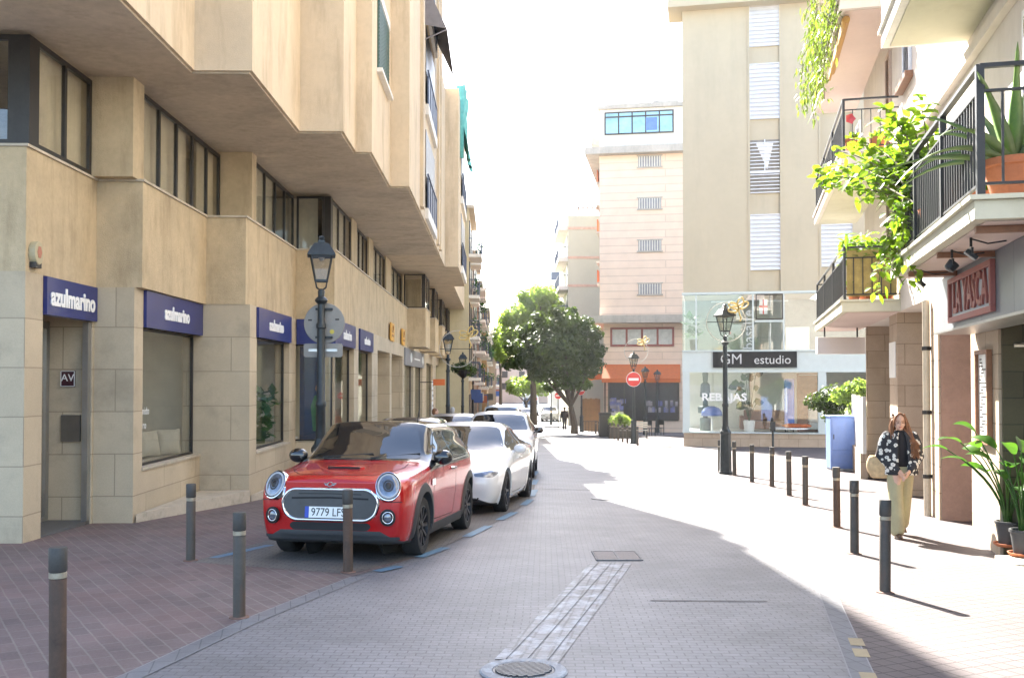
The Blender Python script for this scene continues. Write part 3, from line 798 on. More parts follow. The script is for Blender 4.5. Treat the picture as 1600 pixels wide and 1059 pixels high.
# leafy pot plant in the narrow shop window
def leaf_cloud(m, cx,cy,cz, r, n, size, rnd):
    for _ in range(n):
        a = rnd.random()*2*PI; q = rnd.random()**.5*r; z = rnd.random()
        p = Vector((cx+q*math.cos(a), cy+q*math.sin(a), cz+z*r*3)); d = Vector((rnd.uniform(-1,1),rnd.uniform(-1,1),rnd.uniform(-.5,1))).normalized()
        e = d.cross(Vector((0,0,1))).normalized()*size*.35; L = d*size
        m.add([p,p+L*.5+e,p+L,p+L*.5-e],[(0,1,2,3)])
M['indoor'] = leafmat('indoor_leaves', (.03,.09,.025), (.10,.20,.06), .3)
rnd = random.Random(3)
m = MB(); leaf_cloud(m, xc-.5,yw3b-.5,.55,.3,120,.28,rnd)
m.lathe([(.1,.38),(.14,.7),(.12,.72)],14,(xc-.5,yw3b-.5,0))
o = m.build('pot_plant', M['indoor']); o.location = lb.location; o.rotation_euler = lb.rotation_euler
tag(o, 'leafy green pot plant behind the glass of the narrow shop window', 'plant')

# ================================================================== LEFT, further down the street
def far_block(x, y0, y1, ztop, col, label, seed, floors, bal=.8, trim=None, net=False):
    rr = random.Random(seed)
    zb = gz((y0+y1)/2)-.3
    t = thing('apartment_building', label, 'building', (x,y0,zb), AZL)
    L_ = y1-y0; H = ztop-zb
    wm = pm('render_'+str(seed), col, .9, var=.12, scale=.5, dirt=tuple(c*.6 for c in col), dirt_amt=.4, streak=True)
    m = MB(); m.box(-9,0,0,0,L_,H); m.build('wall', wm, t)
    m = MB(); m.box(-9,-.15,H+.003,.35,L_+.1,H+.2); m.build('roof', M['ledge'], t)
    nb = max(2,int(L_/5))
    for i in range(floors):
        zf = 4.0+i*(H-4.2)/floors
        for k in range(nb):
            ya = .5+k*(L_-1)/nb; yb = ya+(L_-1)/nb-1.0
            w_ = MB().box(.002,ya+.4,zf+.1,.06,yb-.4,zf+2.2).build('window', M['dkframe'], t)
            if rr.random() < .8:
                d_ = bal*rr.uniform(.7,1.1)
                m = MB(); m.box(0,ya,zf-.2,d_,yb,zf); sl = m.build('balcony', M['white_wall'], t)
                m = MB(); m.bar((d_-.03,ya+.02,zf+1),(d_-.03,yb-.02,zf+1),.05); m.bar((0,ya+.03,zf+1),(d_,ya+.03,zf+1),.05)
                nn = int((yb-ya)/.35)
                for q in range(nn+1): m.bar((d_-.03,ya+.03+(yb-ya-.06)*q/nn,zf),(d_-.03,ya+.03+(yb-ya-.06)*q/nn,zf+1),.025)
                for q in range(4): m.bar((d_*q/4+.05,ya+.03,zf),(d_*q/4+.05,ya+.03,zf+1),.025)
                m.build('railing', M['rail'], sl)
                if rr.random() < .45:
                    m = MB(); leaf_cloud(m, d_-.1,ya+rr.uniform(.3,1.5),zf+.5,.3,70,.25,rr); m.build('balcony_plants', M['indoor'], sl)
    for k in range(nb):
        ya = .5+k*(L_-1)/nb
        m = MB(); m.box(.002,ya+.2,.3,.05,ya+(L_-1)/nb-.5,2.9); m.build('shop_front', M['dark'], t)
        if rr.random() < .6:
            m = MB(); m.box(.0,ya+.4,2.5,.7,ya+.5,3.2); m.build('hanging_sign', pm('hsign'+str(seed)+str(k),rr.choice([(.05,.1,.3),(.5,.5,.48),(.4,.12,.05),(.1,.1,.1)]),.5), t)
    return t
yA = toW((0,YEND)).y
def XL(y): return -2.45-(y-36)*25/F*.55
far_block(-2.75, yA+.05, 70, 12.6, (.50,.44,.29), 'pale yellow apartment block with balconies just past the stepped office block', 11, 4, .75)
far_block(-2.85, 70.1, 84, 11.0, (.45,.36,.28), 'cream and pink balconied block, second house past the stepped office block', 12, 4, .85)
far_block(-2.95, 84.1, 104, 10.2, (.42,.30,.22), 'salmon block of flats with projecting balconies far down the left side', 13, 3, .9)
far_block(-2.75, 104.1, 130, 9.4, (.42,.27,.15), 'small orange ochre house far down the left side of the street', 14, 3, .6)
far_block(-2.2, 130.1, 172, 7.2, (.36,.29,.23), 'low brown house at the far left end of the street', 15, 2, .5)
# teal safety netting hung on the facade past the office block
q0 = Vector((-2.1,46.4)); m = MB(); n = 8; rnd = random.Random(5)
for i in range(n+1):
    for j in range(13):
        yy_ = 39.6+i*.36; z_ = 10.9+j*.27
        m.v.append((-2.02+.10*math.sin(i*1.7+j*.6)+(.22 if j<4 else 0)*(1-j/4), yy_, z_))
for i in range(n):
    for j in range(12): m.f.append((i*13+j,(i+1)*13+j,(i+1)*13+j+1,i*13+j+1))
m.box(-2.3,39.55,10.9,-2.0,39.65,13.9)
o = m.build('safety_net', pm('teal_net',(.12,.40,.36),.9,var=.25), None, smooth=True)
tag(o, 'teal green safety netting draped high on the facade past the office block', 'netting')
# ================================================================== RIGHT: apartment house with balconies over a restaurant
p = G(1517,842); PR = Vector((p.x,p.y)); AR = -math.atan(368/F)
ra = Vector((-math.sin(AR), math.cos(AR))); rb = Vector((math.cos(AR), math.sin(AR)))     # away along the wall / into the house
def rW(l): return PR + rb*l[0] + ra*l[1]
def ry(x,u):
    k = (u-800)/F; q = PR + rb*x
    return (k*q.y - q.x)/(ra.x - k*ra.y)
def rx(y,u):
    k = (u-800)/F; q = PR + ra*y
    return (k*q.y - q.x)/(rb.x - k*rb.y)
def rz(v,x,y): return zv(v, rW((x,y)).y)
def rP(x,y,z): q = rW((x,y)); return (q.x,q.y,z)
rbld = thing('apartment_building', 'white and stone apartment house with planted balconies over the restaurant on the right', 'building', (PR.x,PR.y,0), AR)
M['stucco_r'] = pm('white_pink_stucco', (.66,.60,.53), .9, var=.08, scale=1, bump=.2, dirt=(.42,.36,.29), dirt_amt=.3, streak=True)
M['soffit_p'] = pm('pink_soffit', (.60,.48,.42), .9, var=.06, scale=1)
M['soffit_c'] = pm('cream_soffit', (.56,.53,.40), .9, var=.08, scale=1, dirt=(.35,.31,.22), dirt_amt=.4)
M['stone_r'] = brickmat('tan_stone_blocks', (.47,.365,.27), (.42,.325,.235), (.24,.18,.125), .8, .40, .007, 'wall', rough=.8, patch=(.30,.22,.15), patch_amt=.4, patch_scale=1.2, bump=.35, var=.2)
M['redstone'] = pm('red_brown_render', (.27,.18,.145), .8, var=.2, scale=1.5, bump=.2, dirt=(.13,.08,.06), dirt_amt=.3)
M['olive'] = brickmat('olive_tiles', (.10,.085,.045), (.085,.072,.04), (.04,.035,.02), .6, .30, .006, 'wall', rough=.4, bump=.2)
M['slate'] = pm('steel_fascia', (.20,.215,.235), .4, .25, var=.12, scale=1.2)
yE0 = ry(0,1600)-6; yEnd = ry(0,1353)
Yr = lambda u: ry(0,u)
D = .85
m = MB()   # ground floor piers
for (ua,ub) in ((1390,1402),(1449,1466)):
    m.box(0,Yr(ub),-2,D,Yr(ua),3.0)
m.box(0,yEnd-.12,-2,D+8,yEnd,3.0)
m.build_each('pier', M['stone_r'], rbld)
m = MB(); m.box(0,Yr(1560),-2,D,Yr(1517),3.0); m.build_each('pier', M['stone_r'], rbld)
# reveals / shop backs
m = MB()
m.box(D*.55,Yr(1402)-.01,-2,D+.02,Yr(1390),2.95)
m.build_each('shop_wall', M['stone_r'], rbld)
m = MB(); m.box(.03,Yr(1466)-.04,-2,D,Yr(1466)-.005,2.98); m.box(D-.05,Yr(1517),-2,D,Yr(1466)-.045,2.98); m.build_each('door_reveal', M['redstone'], rbld)
m = MB(); m.box(.03,Yr(1560)-.05,-2,D+.5,Yr(1560)-.005,2.98); m.box(D+.5,yE0,-2,D+.6,Yr(1560),2.98); m.build_each('tiled_wall', M['olive'], rbld)
m = MB(); m.box(D-.1,Yr(1449),-2,D,Yr(1402)-.02,3.0); m.box(D-.1,Yr(1390)-.02,-2,D,yEnd-.13,3.0); m.build_each('shop_wall', M['dark'], rbld)
m = MB(); m.box(-.02,Yr(1400)+.02,1.75,-.001,Yr(1391),2.45); m.build('notice_panel', M['white'], rbld)
m = MB(); m.box(D-.16,Yr(1398)-1.6,-.6,D-.11,Yr(1402)-.3,2.2); m.build('door', M['wood'], rbld)
# upper wall
m = MB(); m.box(0,yE0,3.0,10,yEnd,18.0); m.build('upper_wall', M['stucco_r'], rbld)
m = MB(); m.box(-.10,yE0,5.72,-.001,Yr(1404),5.86); m.box(-.06,yE0,8.6,-.001,Yr(1404),8.75); m.build_each('string_course', M['stucco_r'], rbld)
# shutters
M['pink_sh'] = pm('beige_shutter', (.48,.36,.28), .6); M['white_sh'] = pm('white_shutter', (.70,.71,.74), .5, var=.05)
def shutter(ya,yb,za,zb,mat,x=-.001,par=None,name='shutter'):
    m = MB(); fr = .06
    m.box(x-.05,ya,za,x,ya+fr,zb); m.box(x-.05,yb-fr,za,x,yb,zb); m.box(x-.05,ya+fr,zb-fr,x,yb-fr,zb); m.box(x-.05,ya+fr,za,x,yb-fr,za+fr)
    n = int((zb-za-2*fr)/.065)
    for k in range(n):
        z = za+fr+k*.065
        m.add([(x-.045,ya+fr,z+.005),(x-.045,yb-fr,z+.005),(x-.008,yb-fr,z+.06),(x-.008,ya+fr,z+.06)],[(0,1,2,3)])
    m.box(x-.006,ya+fr,za+fr,x-.001,yb-fr,zb-fr)
    m.build(name, mat, par or rbld)
by0, by1 = ry(-1.05,1316), ry(-1.05,1274)
for zf in (3.2,6.03,8.99,11.9):
    shutter(by0+.9,by0+1.5,zf+.03,zf+2.2,M['pink_sh'])
    shutter(by1-1.3,by1-.5,zf+.03,zf+2.2,M['white_sh'])
# window with raised shutters on the sunlit part
shutter(Yr(1429),Yr(1418),rz(118,0,Yr(1424)),rz(52,0,Yr(1424)),M['white_sh'])
m = MB(); m.box(-.14,Yr(1430)-.1,rz(120,0,Yr(1424))-.1,-.001,Yr(1414),rz(120,0,Yr(1424))); m.build('window_sill', M['wood'], rbld)

def railing(x0,y0,y1,zf,h,par,mat,sp=.11,side=True,mid=True,xw=0,far=True,panel=None,th=.016,post=.05):
    m = MB()
    m.bar((x0,y0,zf+h),(x0,y1,zf+h),post*.9,.035); m.bar((x0,y0,zf+.10),(x0,y1,zf+.10),.03,.02)
    if mid: m.bar((x0,y0,zf+h-.20),(x0,y1,zf+h-.20),.03,.02)
    zt = zf+h-.20 if mid else zf+h
    n = int((y1-y0)/sp)
    for k in range(1,n): m.bar((x0,y0+(y1-y0)*k/n,zf+.1),(x0,y0+(y1-y0)*k/n,zt),th)
    for y in [y0]+([y1] if far else [])+[y0+(y1-y0)*q/3 for q in (1,2)]: m.bar((x0,y,zf),(x0,y,zf+h),post)
    if side:
        for y in ([y0]+([y1] if far else [])):
            m.bar((x0,y,zf+h),(xw,y,zf+h),.045,.035); m.bar((x0,y,zf+.10),(xw,y,zf+.10),.03,.02)
            if mid: m.bar((x0,y,zf+h-.20),(xw,y,zf+h-.20),.03,.02)
            n = max(2,int((xw-x0)/.15))
            for k in range(1,n): m.bar((x0+(xw-x0)*k/n,y,zf+.1),(x0+(xw-x0)*k/n,y,zt),th)
    return m.build('railing', mat, par)
def balcony(y0,y1,z,mat_edge,mat_under,label=None,xo=-1.05,th=.19):
    m = MB(); m.box(xo,y0,z,-.001,y1,z+th); m.box(xo-.04,y0-.04,z+th+.002,-.001,y1+.04,z+th+.04)
    s = m.build('balcony', mat_edge, rbld)
    MB().box(xo+.10,y0+.10,z-.012,-.001,y1-.10,z-.002).build('soffit', mat_under, s)
    return s
# B1 near balcony above the restaurant
b1y0, b1y1 = ry(-1.05,1525), ry(-1.05,1393)
s1 = balcony(b1y0,b1y1,2.97,M['soffit_c'],M['soffit_p'],th=.15)
railing(-.99,b1y0+.06,b1y1-.06,3.16,1.04,s1,M['black'],sp=.105,th=.018,post=.06)
m = MB()
for f_ in (.06,.42,.80): m.box(-.98,b1y0+(b1y1-b1y0)*f_,2.90,-.46,b1y0+(b1y1-b1y0)*f_+.06,2.956)
m.build_each('soffit_bar', M['wood'], s1)
# B2, B3, B4: the stack further on
s2 = balcony(by0,by1,3.0,M['soffit_c'],M['soffit_p'])
railing(-.99,by0+.06,by1-.06,3.23,1.0,s2,M['black'],sp=.13,mid=True)
M['bamboo'] = pm('straw_screen', (.40,.30,.10), .9, var=.3, scale=5)
m = MB(); n = 44
for k in range(n):
    xx = -.94+.90*k/n; m.tube([(xx,by0+.10,3.3),(xx+.004,by0+.10,4.18)],.011,6)
m.build('straw_screen', M['bamboo'], s2)
s3 = balcony(by0,by1,5.83,M['stucco_r'],M['soffit_c'])
railing(-.99,by0+.06,by1-.06,6.06,1.0,s3,M['black'],sp=.13)
s4 = balcony(by0,by1,8.79,M['stucco_r'],M['soffit_p'])
railing(-.99,by0+.06,by1-.06,9.02,1.0,s4,M['black'],sp=.13)
s5 = balcony(by0,by1,11.75,M['stucco_r'],M['soffit_p'])
m = MB(); m.tube([(-.9,by0+.3,8.70),(-.9,by0+3.6,8.70)],.07,10); m.box(-.98,by0+.3,8.5,-.93,by0+3.6,8.72); m.build('awning_roller', pm('ochre_awning',(.40,.22,.05),.7), s4)
# B6 over the near balcony
b6y1 = ry(-1.05,1381)
s6 = balcony(b1y0-.2,b6y1,6.1,M['white_wall'],M['soffit_c'])
m = MB(); m.box(-1.045,b1y0-.2,6.33,-1.0,b6y1,7.2); m.build('parapet', M['white_wall'], s6)
# door and window on the near balcony
m = MB(); m.box(-.03,b1y0+1.0,3.32,-.002,b1y0+2.6,5.5); f_ = m.build('window', M['white'], rbld)
MB().box(-.036,b1y0+1.08,3.4,-.031,b1y0+2.52,5.42).build('pane', M['glass'], f_)
# restaurant fascia
fx = -.46; fy1 = ry(fx,1462)
t = thing('restaurant_fascia', 'long brushed steel fascia box over the restaurant front on the right', 'fascia', rP(fx,fy1,0), AR)
zf0, zf1 = rz(519.5,fx,fy1), 2.954
m = MB(); L_ = fy1-yE0
for k in range(8):
    y = -k*1.25; m.box(0,y-1.245,zf0,.44,y,zf1)
m.build('panel', M['slate'], t)
m = MB(); m.box(-.02,-L_,zf0-.03,.43,.0,zf0-.002); m.build('trim', M['alu'], t)
# framed sign with raised letters
ya, yb = ry(fx-.06,1547), ry(fx-.06,1480)
sg = thing('restaurant_sign', 'framed brown sign with raised letters LA YASCA on the steel fascia', 'sign', rP(fx-.002,yb,0), AR)
za, zb = rz(505,fx,yb), min(2.93,rz(437,fx,yb))
hgt = zb-za; Ls = yb-ya
M['brownred'] = pm('brown_red_metal', (.27,.085,.07), .6, 0, var=.15)
m = MB(); m.box(-.05,-Ls,za,0,0,za+.06); m.box(-.05,-Ls,zb-.06,0,0,zb); m.box(-.05,-.07,za+.06,0,0,zb-.06); m.box(-.05,-Ls,za+.06,0,-Ls+.07,zb-.06)
m.build('frame', M['brownred'], sg, bevel=.006)
MB().box(-.012,-Ls+.07,za+.06,-.002,-.07,zb-.06).build('back_plate', pm('grey_back_plate',(.42,.44,.46),.5,var=.1), sg)
text('LA YASCA', .50, 'lettering', M['brownred'], sg, (-.026,-Ls/2,(za+zb)/2), (R(90),0,R(-90)), extr=.012, align='CENTER', bold=.008, xs=(Ls-.34)/2.38)
# spotlights under the near balcony
for i,(u,v,lab) in enumerate(((1440,420,'small black square spotlight at the far end of the balcony underside'),(1489,385,'black round floodlight under the middle of the balcony'),(1519,364,'tilted black spotlight on a bracket under the near end of the balcony'))):
    y = ry(-.88,u); x = -.88
    t = thing('spotlight', lab, 'spotlight', rP(x,y,2.955), AR, 'spotlights under the balcony')
    m = MB(); m.bar((0,0,0),(0,0,-.08),.02); m.bar((0,-.06,-.10),(0,.06,-.10),.02); m.bar((0,-.06,-.10),(0,-.06,-.15),.015); m.bar((0,.06,-.10),(0,.06,-.15),.015); m.tube([(0,0,-.01),(.15,.05,-.05),(.3,.05,-.03)],.008,5); m.build('bracket', M['black'], t)
    m = MB()
    if i == 1: m.lathe([(.03,-.09),(.075,-.07),(.085,.05),(.075,.055),(0,.05)],14,axis='x')
    else: m.box(-.03,-.055,-.085,.03,.055,.085)
    o = m.build('lamp_head', M['black'], t, bevel=.006); o.location = (0,0,-.15); o.scale = (.68,.68,.68); o.rotation_euler = (0,R(-50),0)
# menu board on the sunlit pier
ya, yb = Yr(1551), Yr(1531)
t = thing('menu_board', 'white menu board in a brown wooden frame on the stone pier', 'menu board', rP(-.005,yb,0), AR)
za, zb = rz(690,0,yb), rz(548,0,yb)
L_ = yb-ya
m = MB(); m.box(-.06,-L_,za,0,-L_+.05,zb); m.box(-.06,-.05,za,0,0,zb); m.box(-.06,-L_+.05,zb-.05,0,-.05,zb); m.box(-.06,-L_+.05,za,0,-.05,za+.05); m.build('frame', M['wood'], t)
MB().box(-.02,-L_+.05,za+.05,-.001,-.05,zb-.05).build('sheet', M['white'], t)
m = MB(); rnd = random.Random(4)
for k in range(22):
    z = zb-.12-k*(zb-za-.22)/22; a = rnd.uniform(.05,.15); b_ = rnd.uniform(.3,.9)
    m.box(-.0225,-a-(L_-.25)*b_,z,-.0205,-a-.03,z+.018)
m.build('menu_lines', M['dkframe'], t)
# lamps on the tiled wall
t = thing('wall_lamp', 'grey metal tube lamp on the olive tiled restaurant wall', 'wall lamp', rP(.15,Yr(1560)-.06,1.55), AR)
m = MB(); m.tube([(.0,0,.55),(.5,-.05,.55)],.03,8); m.tube([(.25,0,.55),(.25,-.15,.55)],.018,6); m.tube([(.12,-.15,.52),(.4,-.15,.6)],.05,10); m.build('lamp_tube', M['alu'], t)
# drain pipe
t = tag(MB().tube([rP(-.07,Yr(1455),gz(15)),rP(-.07,Yr(1455),2.95)],.055,10).build('drain_pipe', pm('cream_pipe',(.5,.44,.34),.5)), 'cream drain pipe running down the stone wall left of the red doorway', 'pipe')
m = MB()
for z in (.2,1.2,2.2):
    q = rP(-.07,Yr(1455),z); m.lathe([(.07,-.03),(.07,.03)],10,q)
m.build('clamp', M['dkframe'], t)
# low step with pots
sy0, sy1 = ry(-.22,1660), ry(-.22,1551)
gzs = gz(10)
t = tag(MB().box(-.22,sy0,gz(11)-.2,.75,sy1,gz(11)+.13).build('planter_step', M['ledge'], None, bevel=.01), 'low pale stone step along the restaurant wall carrying the potted plants', 'step')
t.location = (PR.x,PR.y,0); t.rotation_euler = (0,0,AR)
STEPZ = gz(11)+.13

# hanging blank white sign box at the end of the house
q0 = AT(1276,553,rW((0,yEnd)).y+.15); q1 = AT(1351,527,rW((0,yEnd)).y+.15)
t = thing('hanging_sign', 'blank white box sign hung under the balcony at the corner of the house', 'sign', (q0.x,q0.y,q0.z))
MB().box(0,-.09,0,q1.x-q0.x,.09,q1.z-q0.z).build('sign_box', pm('white_lightbox',(.80,.74,.70),.4,var=.03), t, bevel=.012)
m = MB(); m.bar((.2,0,q1.z-q0.z),(.2,0,3.0-q0.z),.03); m.bar((1.0,0,q1.z-q0.z),(1.0,0,3.0-q0.z),.03); m.build_each('hanger', M['black'], t)
# white fence and blue cabinet by the side street
q = G(1349,748)
t = thing('garden_fence', 'white slatted fence on a low tan wall beside the blue cabinet', 'fence', q, 0)
f0 = Vector((0,0)); f1 = Vector((AT(1322,0,30).x-q.x, 30-q.y)); d = f1.normalized()
m = MB(); nrm = Vector((-d.y,d.x))*.08
m.prism([tuple(f0-nrm),tuple(f1-nrm),tuple(f1+nrm),tuple(f0+nrm)],-.3,.62); m.build('low_wall', M['stone_r'], t)
m = MB(); n = 30
for k in range(n):
    a = f1*(k/n); b_ = f1*((k+.72)/n); nn = Vector((-d.y,d.x))*.02
    m.prism([tuple(a-nn),tuple(b_-nn),tuple(b_+nn),tuple(a+nn)],.64,1.88)
m.build('slat_panel', M['white'], t)
m = MB()
for k in range(5):
    c = f1*(k/4); m.box(c.x-.04,c.y-.04,.6,c.x+.04,c.y+.04,1.95)
m.build('post', M['white'], t)
a = G(1297,735); b_ = G(1327,733)
wd = b_.x-a.x; hh = (734-648)/F*a.y
t = thing('utility_cabinet', 'tall blue street cabinet standing in front of the white fence', 'cabinet', (a.x,a.y,a.z), R(-4))
M['cabblue'] = pm('blue_cabinet_paint', (.12,.20,.46), .45, var=.1, dirt=(.2,.25,.4), dirt_amt=.3)
MB().box(0,0,.06,wd,.5,hh-.05).build('body', M['cabblue'], t, bevel=.008)
MB().box(-.02,-.03,hh-.047,wd+.02,.53,hh).build('lid', M['cabblue'], t, bevel=.008)
MB().box(.02,.02,-.03,wd-.02,.48,.058).build('base', M['concrete'], t)
m = MB(); m.box(.04,-.014,.12,wd-.04,-.001,.52); m.build('lower_door', M['cabblue'], t, bevel=.004)
m = MB(); m.box(.04,-.014,.56,wd-.04,-.001,hh-.1); d_ = m.build('upper_door', M['cabblue'], t, bevel=.004)
MB().box(.07,-.03,.85,.09,-.0145,.98).build('handle', M['black'], d_)

# ================================================================== GM corner building
gA = math.atan(-.2)
g0 = G(1068,697); Yg = g0.y
gm = thing('apartment_building', 'tall beige corner building with white slatted stairwell windows over a glass furniture shop', 'building', (g0.x,g0.y,0), gA)
gb = Vector((math.cos(gA),math.sin(gA))); gd = Vector((-gb.y,gb.x))
def gx(u):
    k = (u-800)/F; return (k*g0.y - g0.x)/(gb.x - k*gb.y)
def gzv(v,u=1200): return zv(v, g0.y+gb.y*gx(u))
M['beige'] = pm('beige_render', (.49,.425,.305), .9, var=.06, scale=.4, dirt=(.30,.27,.2), dirt_amt=.25, streak=True)
M['slatwhite'] = pm('white_slats', (.70,.72,.76), .5, var=.05)
ZG0 = gzv(455); Wg = gx(1420)
m = MB()
c1a, c1b = gx(1172), gx(1222); c2a, c2b = gx(1283), gx(1335)
H = 19
for a,b_ in ((0,c1a),(c1b,c2a),(c2b,Wg)): m.box(a,0,ZG0,b_,12,H)
m.build_each('wall', M['beige'], gm)
m = MB(); m.box(c1a,.10,ZG0,c1b,.3,H); m.box(c2a,.10,ZG0,c2b,.3,H); m.build_each('spandrel', M['beige'], gm)
m = MB()
for x in (c1a,c1b,c2a,c2b): m.box(x-.04,-.05,ZG0+.02,x+.04,-.002,H)
m.build_each('rib', M['beige'], gm)
MB().box(-.62,-.6,gzv(14,1068),Wg,1.3,gzv(14,1068)+.5).build('roof', M['beige'], gm)
cols = [(c1a,c1b,[(-40,68),(97,183),(335,421)]),(c2a,c2b,[(60,178),(335,418)])]
for a,b_,rows in cols:
    for (va,vb) in rows:
        za, zb = gzv(vb), gzv(va)
        m = MB(); n = int((zb-za)/.17)
        for k in range(n):
            z = za+(zb-za)*k/n
            m.add([(a+.05,-.01,z),(b_-.05,-.01,z),(b_-.05,.085,z+.15),(a+.05,.085,z+.15),(a+.05,-.01,z+.015),(b_-.05,-.01,z+.015)],[(0,1,2,3),(0,4,5,1)])
        m.box(a+.04,.086,za,b_-.04,.098,zb)
        w_ = m.build('louvre_window', M['slatwhite'], gm)
        m = MB(); m.box(a+.005,-.03,za-.03,a+.05,.09,zb+.03); m.box(b_-.05,-.03,za-.03,b_-.005,.09,zb+.03); m.box(a+.05,-.03,zb,b_-.05,.09,zb+.03); m.build('frame', M['slatwhite'], w_)
za, zb = gzv(300), gzv(216)
m = MB(); m.box(c1a+.05,.08,za,c1b-.05,.098,zb); w_ = m.build('louvre_window', pm('dim_opening',(.24,.225,.20),.9), gm)
m = MB()
for k in range(15):
    z = za+(zb-za)*k/15; m.box(c1a+.05,.0,z,c1b-.05,.06,z+.035)
m.box((c1a+c1b)/2-.02,-.01,za+.9,(c1a+c1b)/2+.02,.07,zb); m.box(c1a+.05,-.012,za+.85,c1b-.05,.07,za+.95)
m.build('broken_slats', M['slatwhite'], w_)
m = MB(); m.prism_axis([(c1a+.3,zb-.15),(c1b-.3,zb-.15),((c1a+c1b)/2+.1,za+1.0)],.062,.075,'y'); m.build('curtain', M['slatwhite'], w_)
# two-storey glass shop front
zs0, zs1, zs2, zs3 = gzv(676), gzv(579), gzv(549), gzv(461)
M['shopwhite'] = pm('white_shop_frame', (.52,.58,.565), .4, var=.05)
M['mint'] = glassmat('green_tinted_glass', (.95,.97,.965), .05, mx_=.4)
MB().box(0,.0,-3,Wg,.5,zs0-.03).build('plinth', M['stone_r'], gm)
xs0 = gx(1290)
m = MB(); m.box(-.05,-.08,zs0-.028,Wg,.5,zs0+.02); m.box(-.05,-.08,ZG0-.10,Wg,.3,ZG0-.003); m.box(-.05,-.06,zs2,Wg,.25,zs2+.07); m.box(-.05,-.06,zs1-.07,Wg,.25,zs1)
m.box(-.04,-.04,zs0+.022,.26,.2,zs1-.072); m.box(-.05,.0,zs1+.002,Wg,.24,zs2-.002)
m.box(gx(1278),-.05,zs0+.022,gx(1291),.2,zs1-.072); m.build('shop_frame', M['shopwhite'], gm)
m = MB()
for u in (1088,1177,1225): m.box(gx(u)-.035,-.03,zs2+.072,gx(u)+.035,.12,ZG0-.102)
m.box(gx(1180),-.028,gzv(503),gx(1224),.10,gzv(500)); m.build_each('mullion', M['shopwhite'], gm)
m = MB(); m.box(-.03,.06,zs2+.07,Wg,.07,ZG0-.10); m.box(.26,.06,zs0+.02,gx(1278),.07,zs1-.07); m.build('pane', M['mint'], gm)
m = MB(); m.box(-.04,.06,zs2+.07,-.03,4,ZG0-.1); m.box(-.04,.2,zs0+.02,-.03,4,zs1-.07); m.build('side_pane', M['mint'], gm)
m = MB(); xa_, xb_ = gx(1181), gx(1224)
za, zb = gzv(499), gzv(459)
for q in ((xa_,za,xb_,za+.05),(xa_,zb-.05,xb_,zb),(xa_,za+.05,xa_+.05,zb-.05),(xb_-.05,za+.05,xb_,zb-.05)): m.box(q[0],-.05,q[1],q[2],-.032,q[3])
m.build('tilt_window_frame', M['dkframe'], gm)
# rooms behind the glass
M['shoproom'] = pm('bright_shop_wall', (.74,.75,.70), .9, var=.05)
m = MB(); m.box(-.04,4.6,-3,Wg,4.7,ZG0); m.box(Wg-.1,.3,-3,Wg,4.6,ZG0); m.box(-.02,.3,zs1-.05,Wg-.1,4.6,zs1+.05); m.box(-.02,.25,zs0-.08,Wg-.1,4.6,zs0-.035)
m.build_each('shop_room', M['shoproom'], gm)
MB().box(0,4.4,zs1+.06,Wg-.2,4.5,ZG0-.01).build('shop_room', pm('grey_green_room',(.30,.34,.32),.9,var=.15,scale=.8), gm)
m = MB()
for x in (1.2,3.4,5.6): m.box(x,1.0,ZG0-.35,x+1.1,1.25,ZG0-.30)
m.build_each('ceiling_panel', M['shopwhite'], gm)
MB().box(gx(1232),1.2,zs2+.08,gx(1270),1.7,zs2+1.1).build('counter', M['shoproom'], gm)
m = MB(); m.box(-.05,4.71,-3,Wg,12,ZG0-.01); m.build('wall', M['beige'], gm)
# sign band
def gP(x,y,z): q = Vector((g0.x,g0.y))+gb*x+gd*y; return (q.x,q.y,z)
t = thing('shop_sign', 'long black sign with grey letters GM estudio on the glass shop front', 'sign', gP(gx(1114),-.065,gzv(574)), gA)
wd = gx(1245)-gx(1114); hh = gzv(549)-gzv(574)
MB().box(0,-.05,0,wd,0,hh).build('panel', pm('black_panel',(.015,.015,.016),.5,var=.2,spec=.2), t)
text('GM', .62, 'lettering', pm('grey_letters',(.5,.5,.5),.4), t, (.30,-.053,hh*.5), (R(90),0,0), extr=.01)
text('estudio', .52, 'lettering', bpy.data.materials['grey_letters'], t, (wd*.49,-.053,hh*.46), (R(90),0,0), extr=.01)
text('REBAJAS', .46, 'window_lettering', M['letter'], gm, (gx(1096),.04,gzv(621)), (R(90),0,0), extr=.006, xs=1.12, bold=.012)
text('basalte', .62, 'window_lettering', pm('grey_letters_b',(.42,.46,.46),.4), gm, (gx(1170),.04,gzv(546)), (R(90),R(-90),0), extr=.006)
t = thing('window_flag', 'small white flag with a red cross hanging in the upper shop window', 'flag', gP(gx(1187),.12,gzv(490)), gA)
fw = gx(1200)-gx(1187); fh = gzv(467)-gzv(490)
MB().box(0,0,0,fw,.01,fh).build('cloth', M['letter'], t)
m = MB(); m.box(fw*.42,-.004,0,fw*.58,-.001,fh); m.box(0,-.0045,fh*.42,fw*.42,-.001,fh*.58); m.box(fw*.58,-.0045,fh*.42,fw,-.001,fh*.58); m.build('cross', M['red_sign'], t)
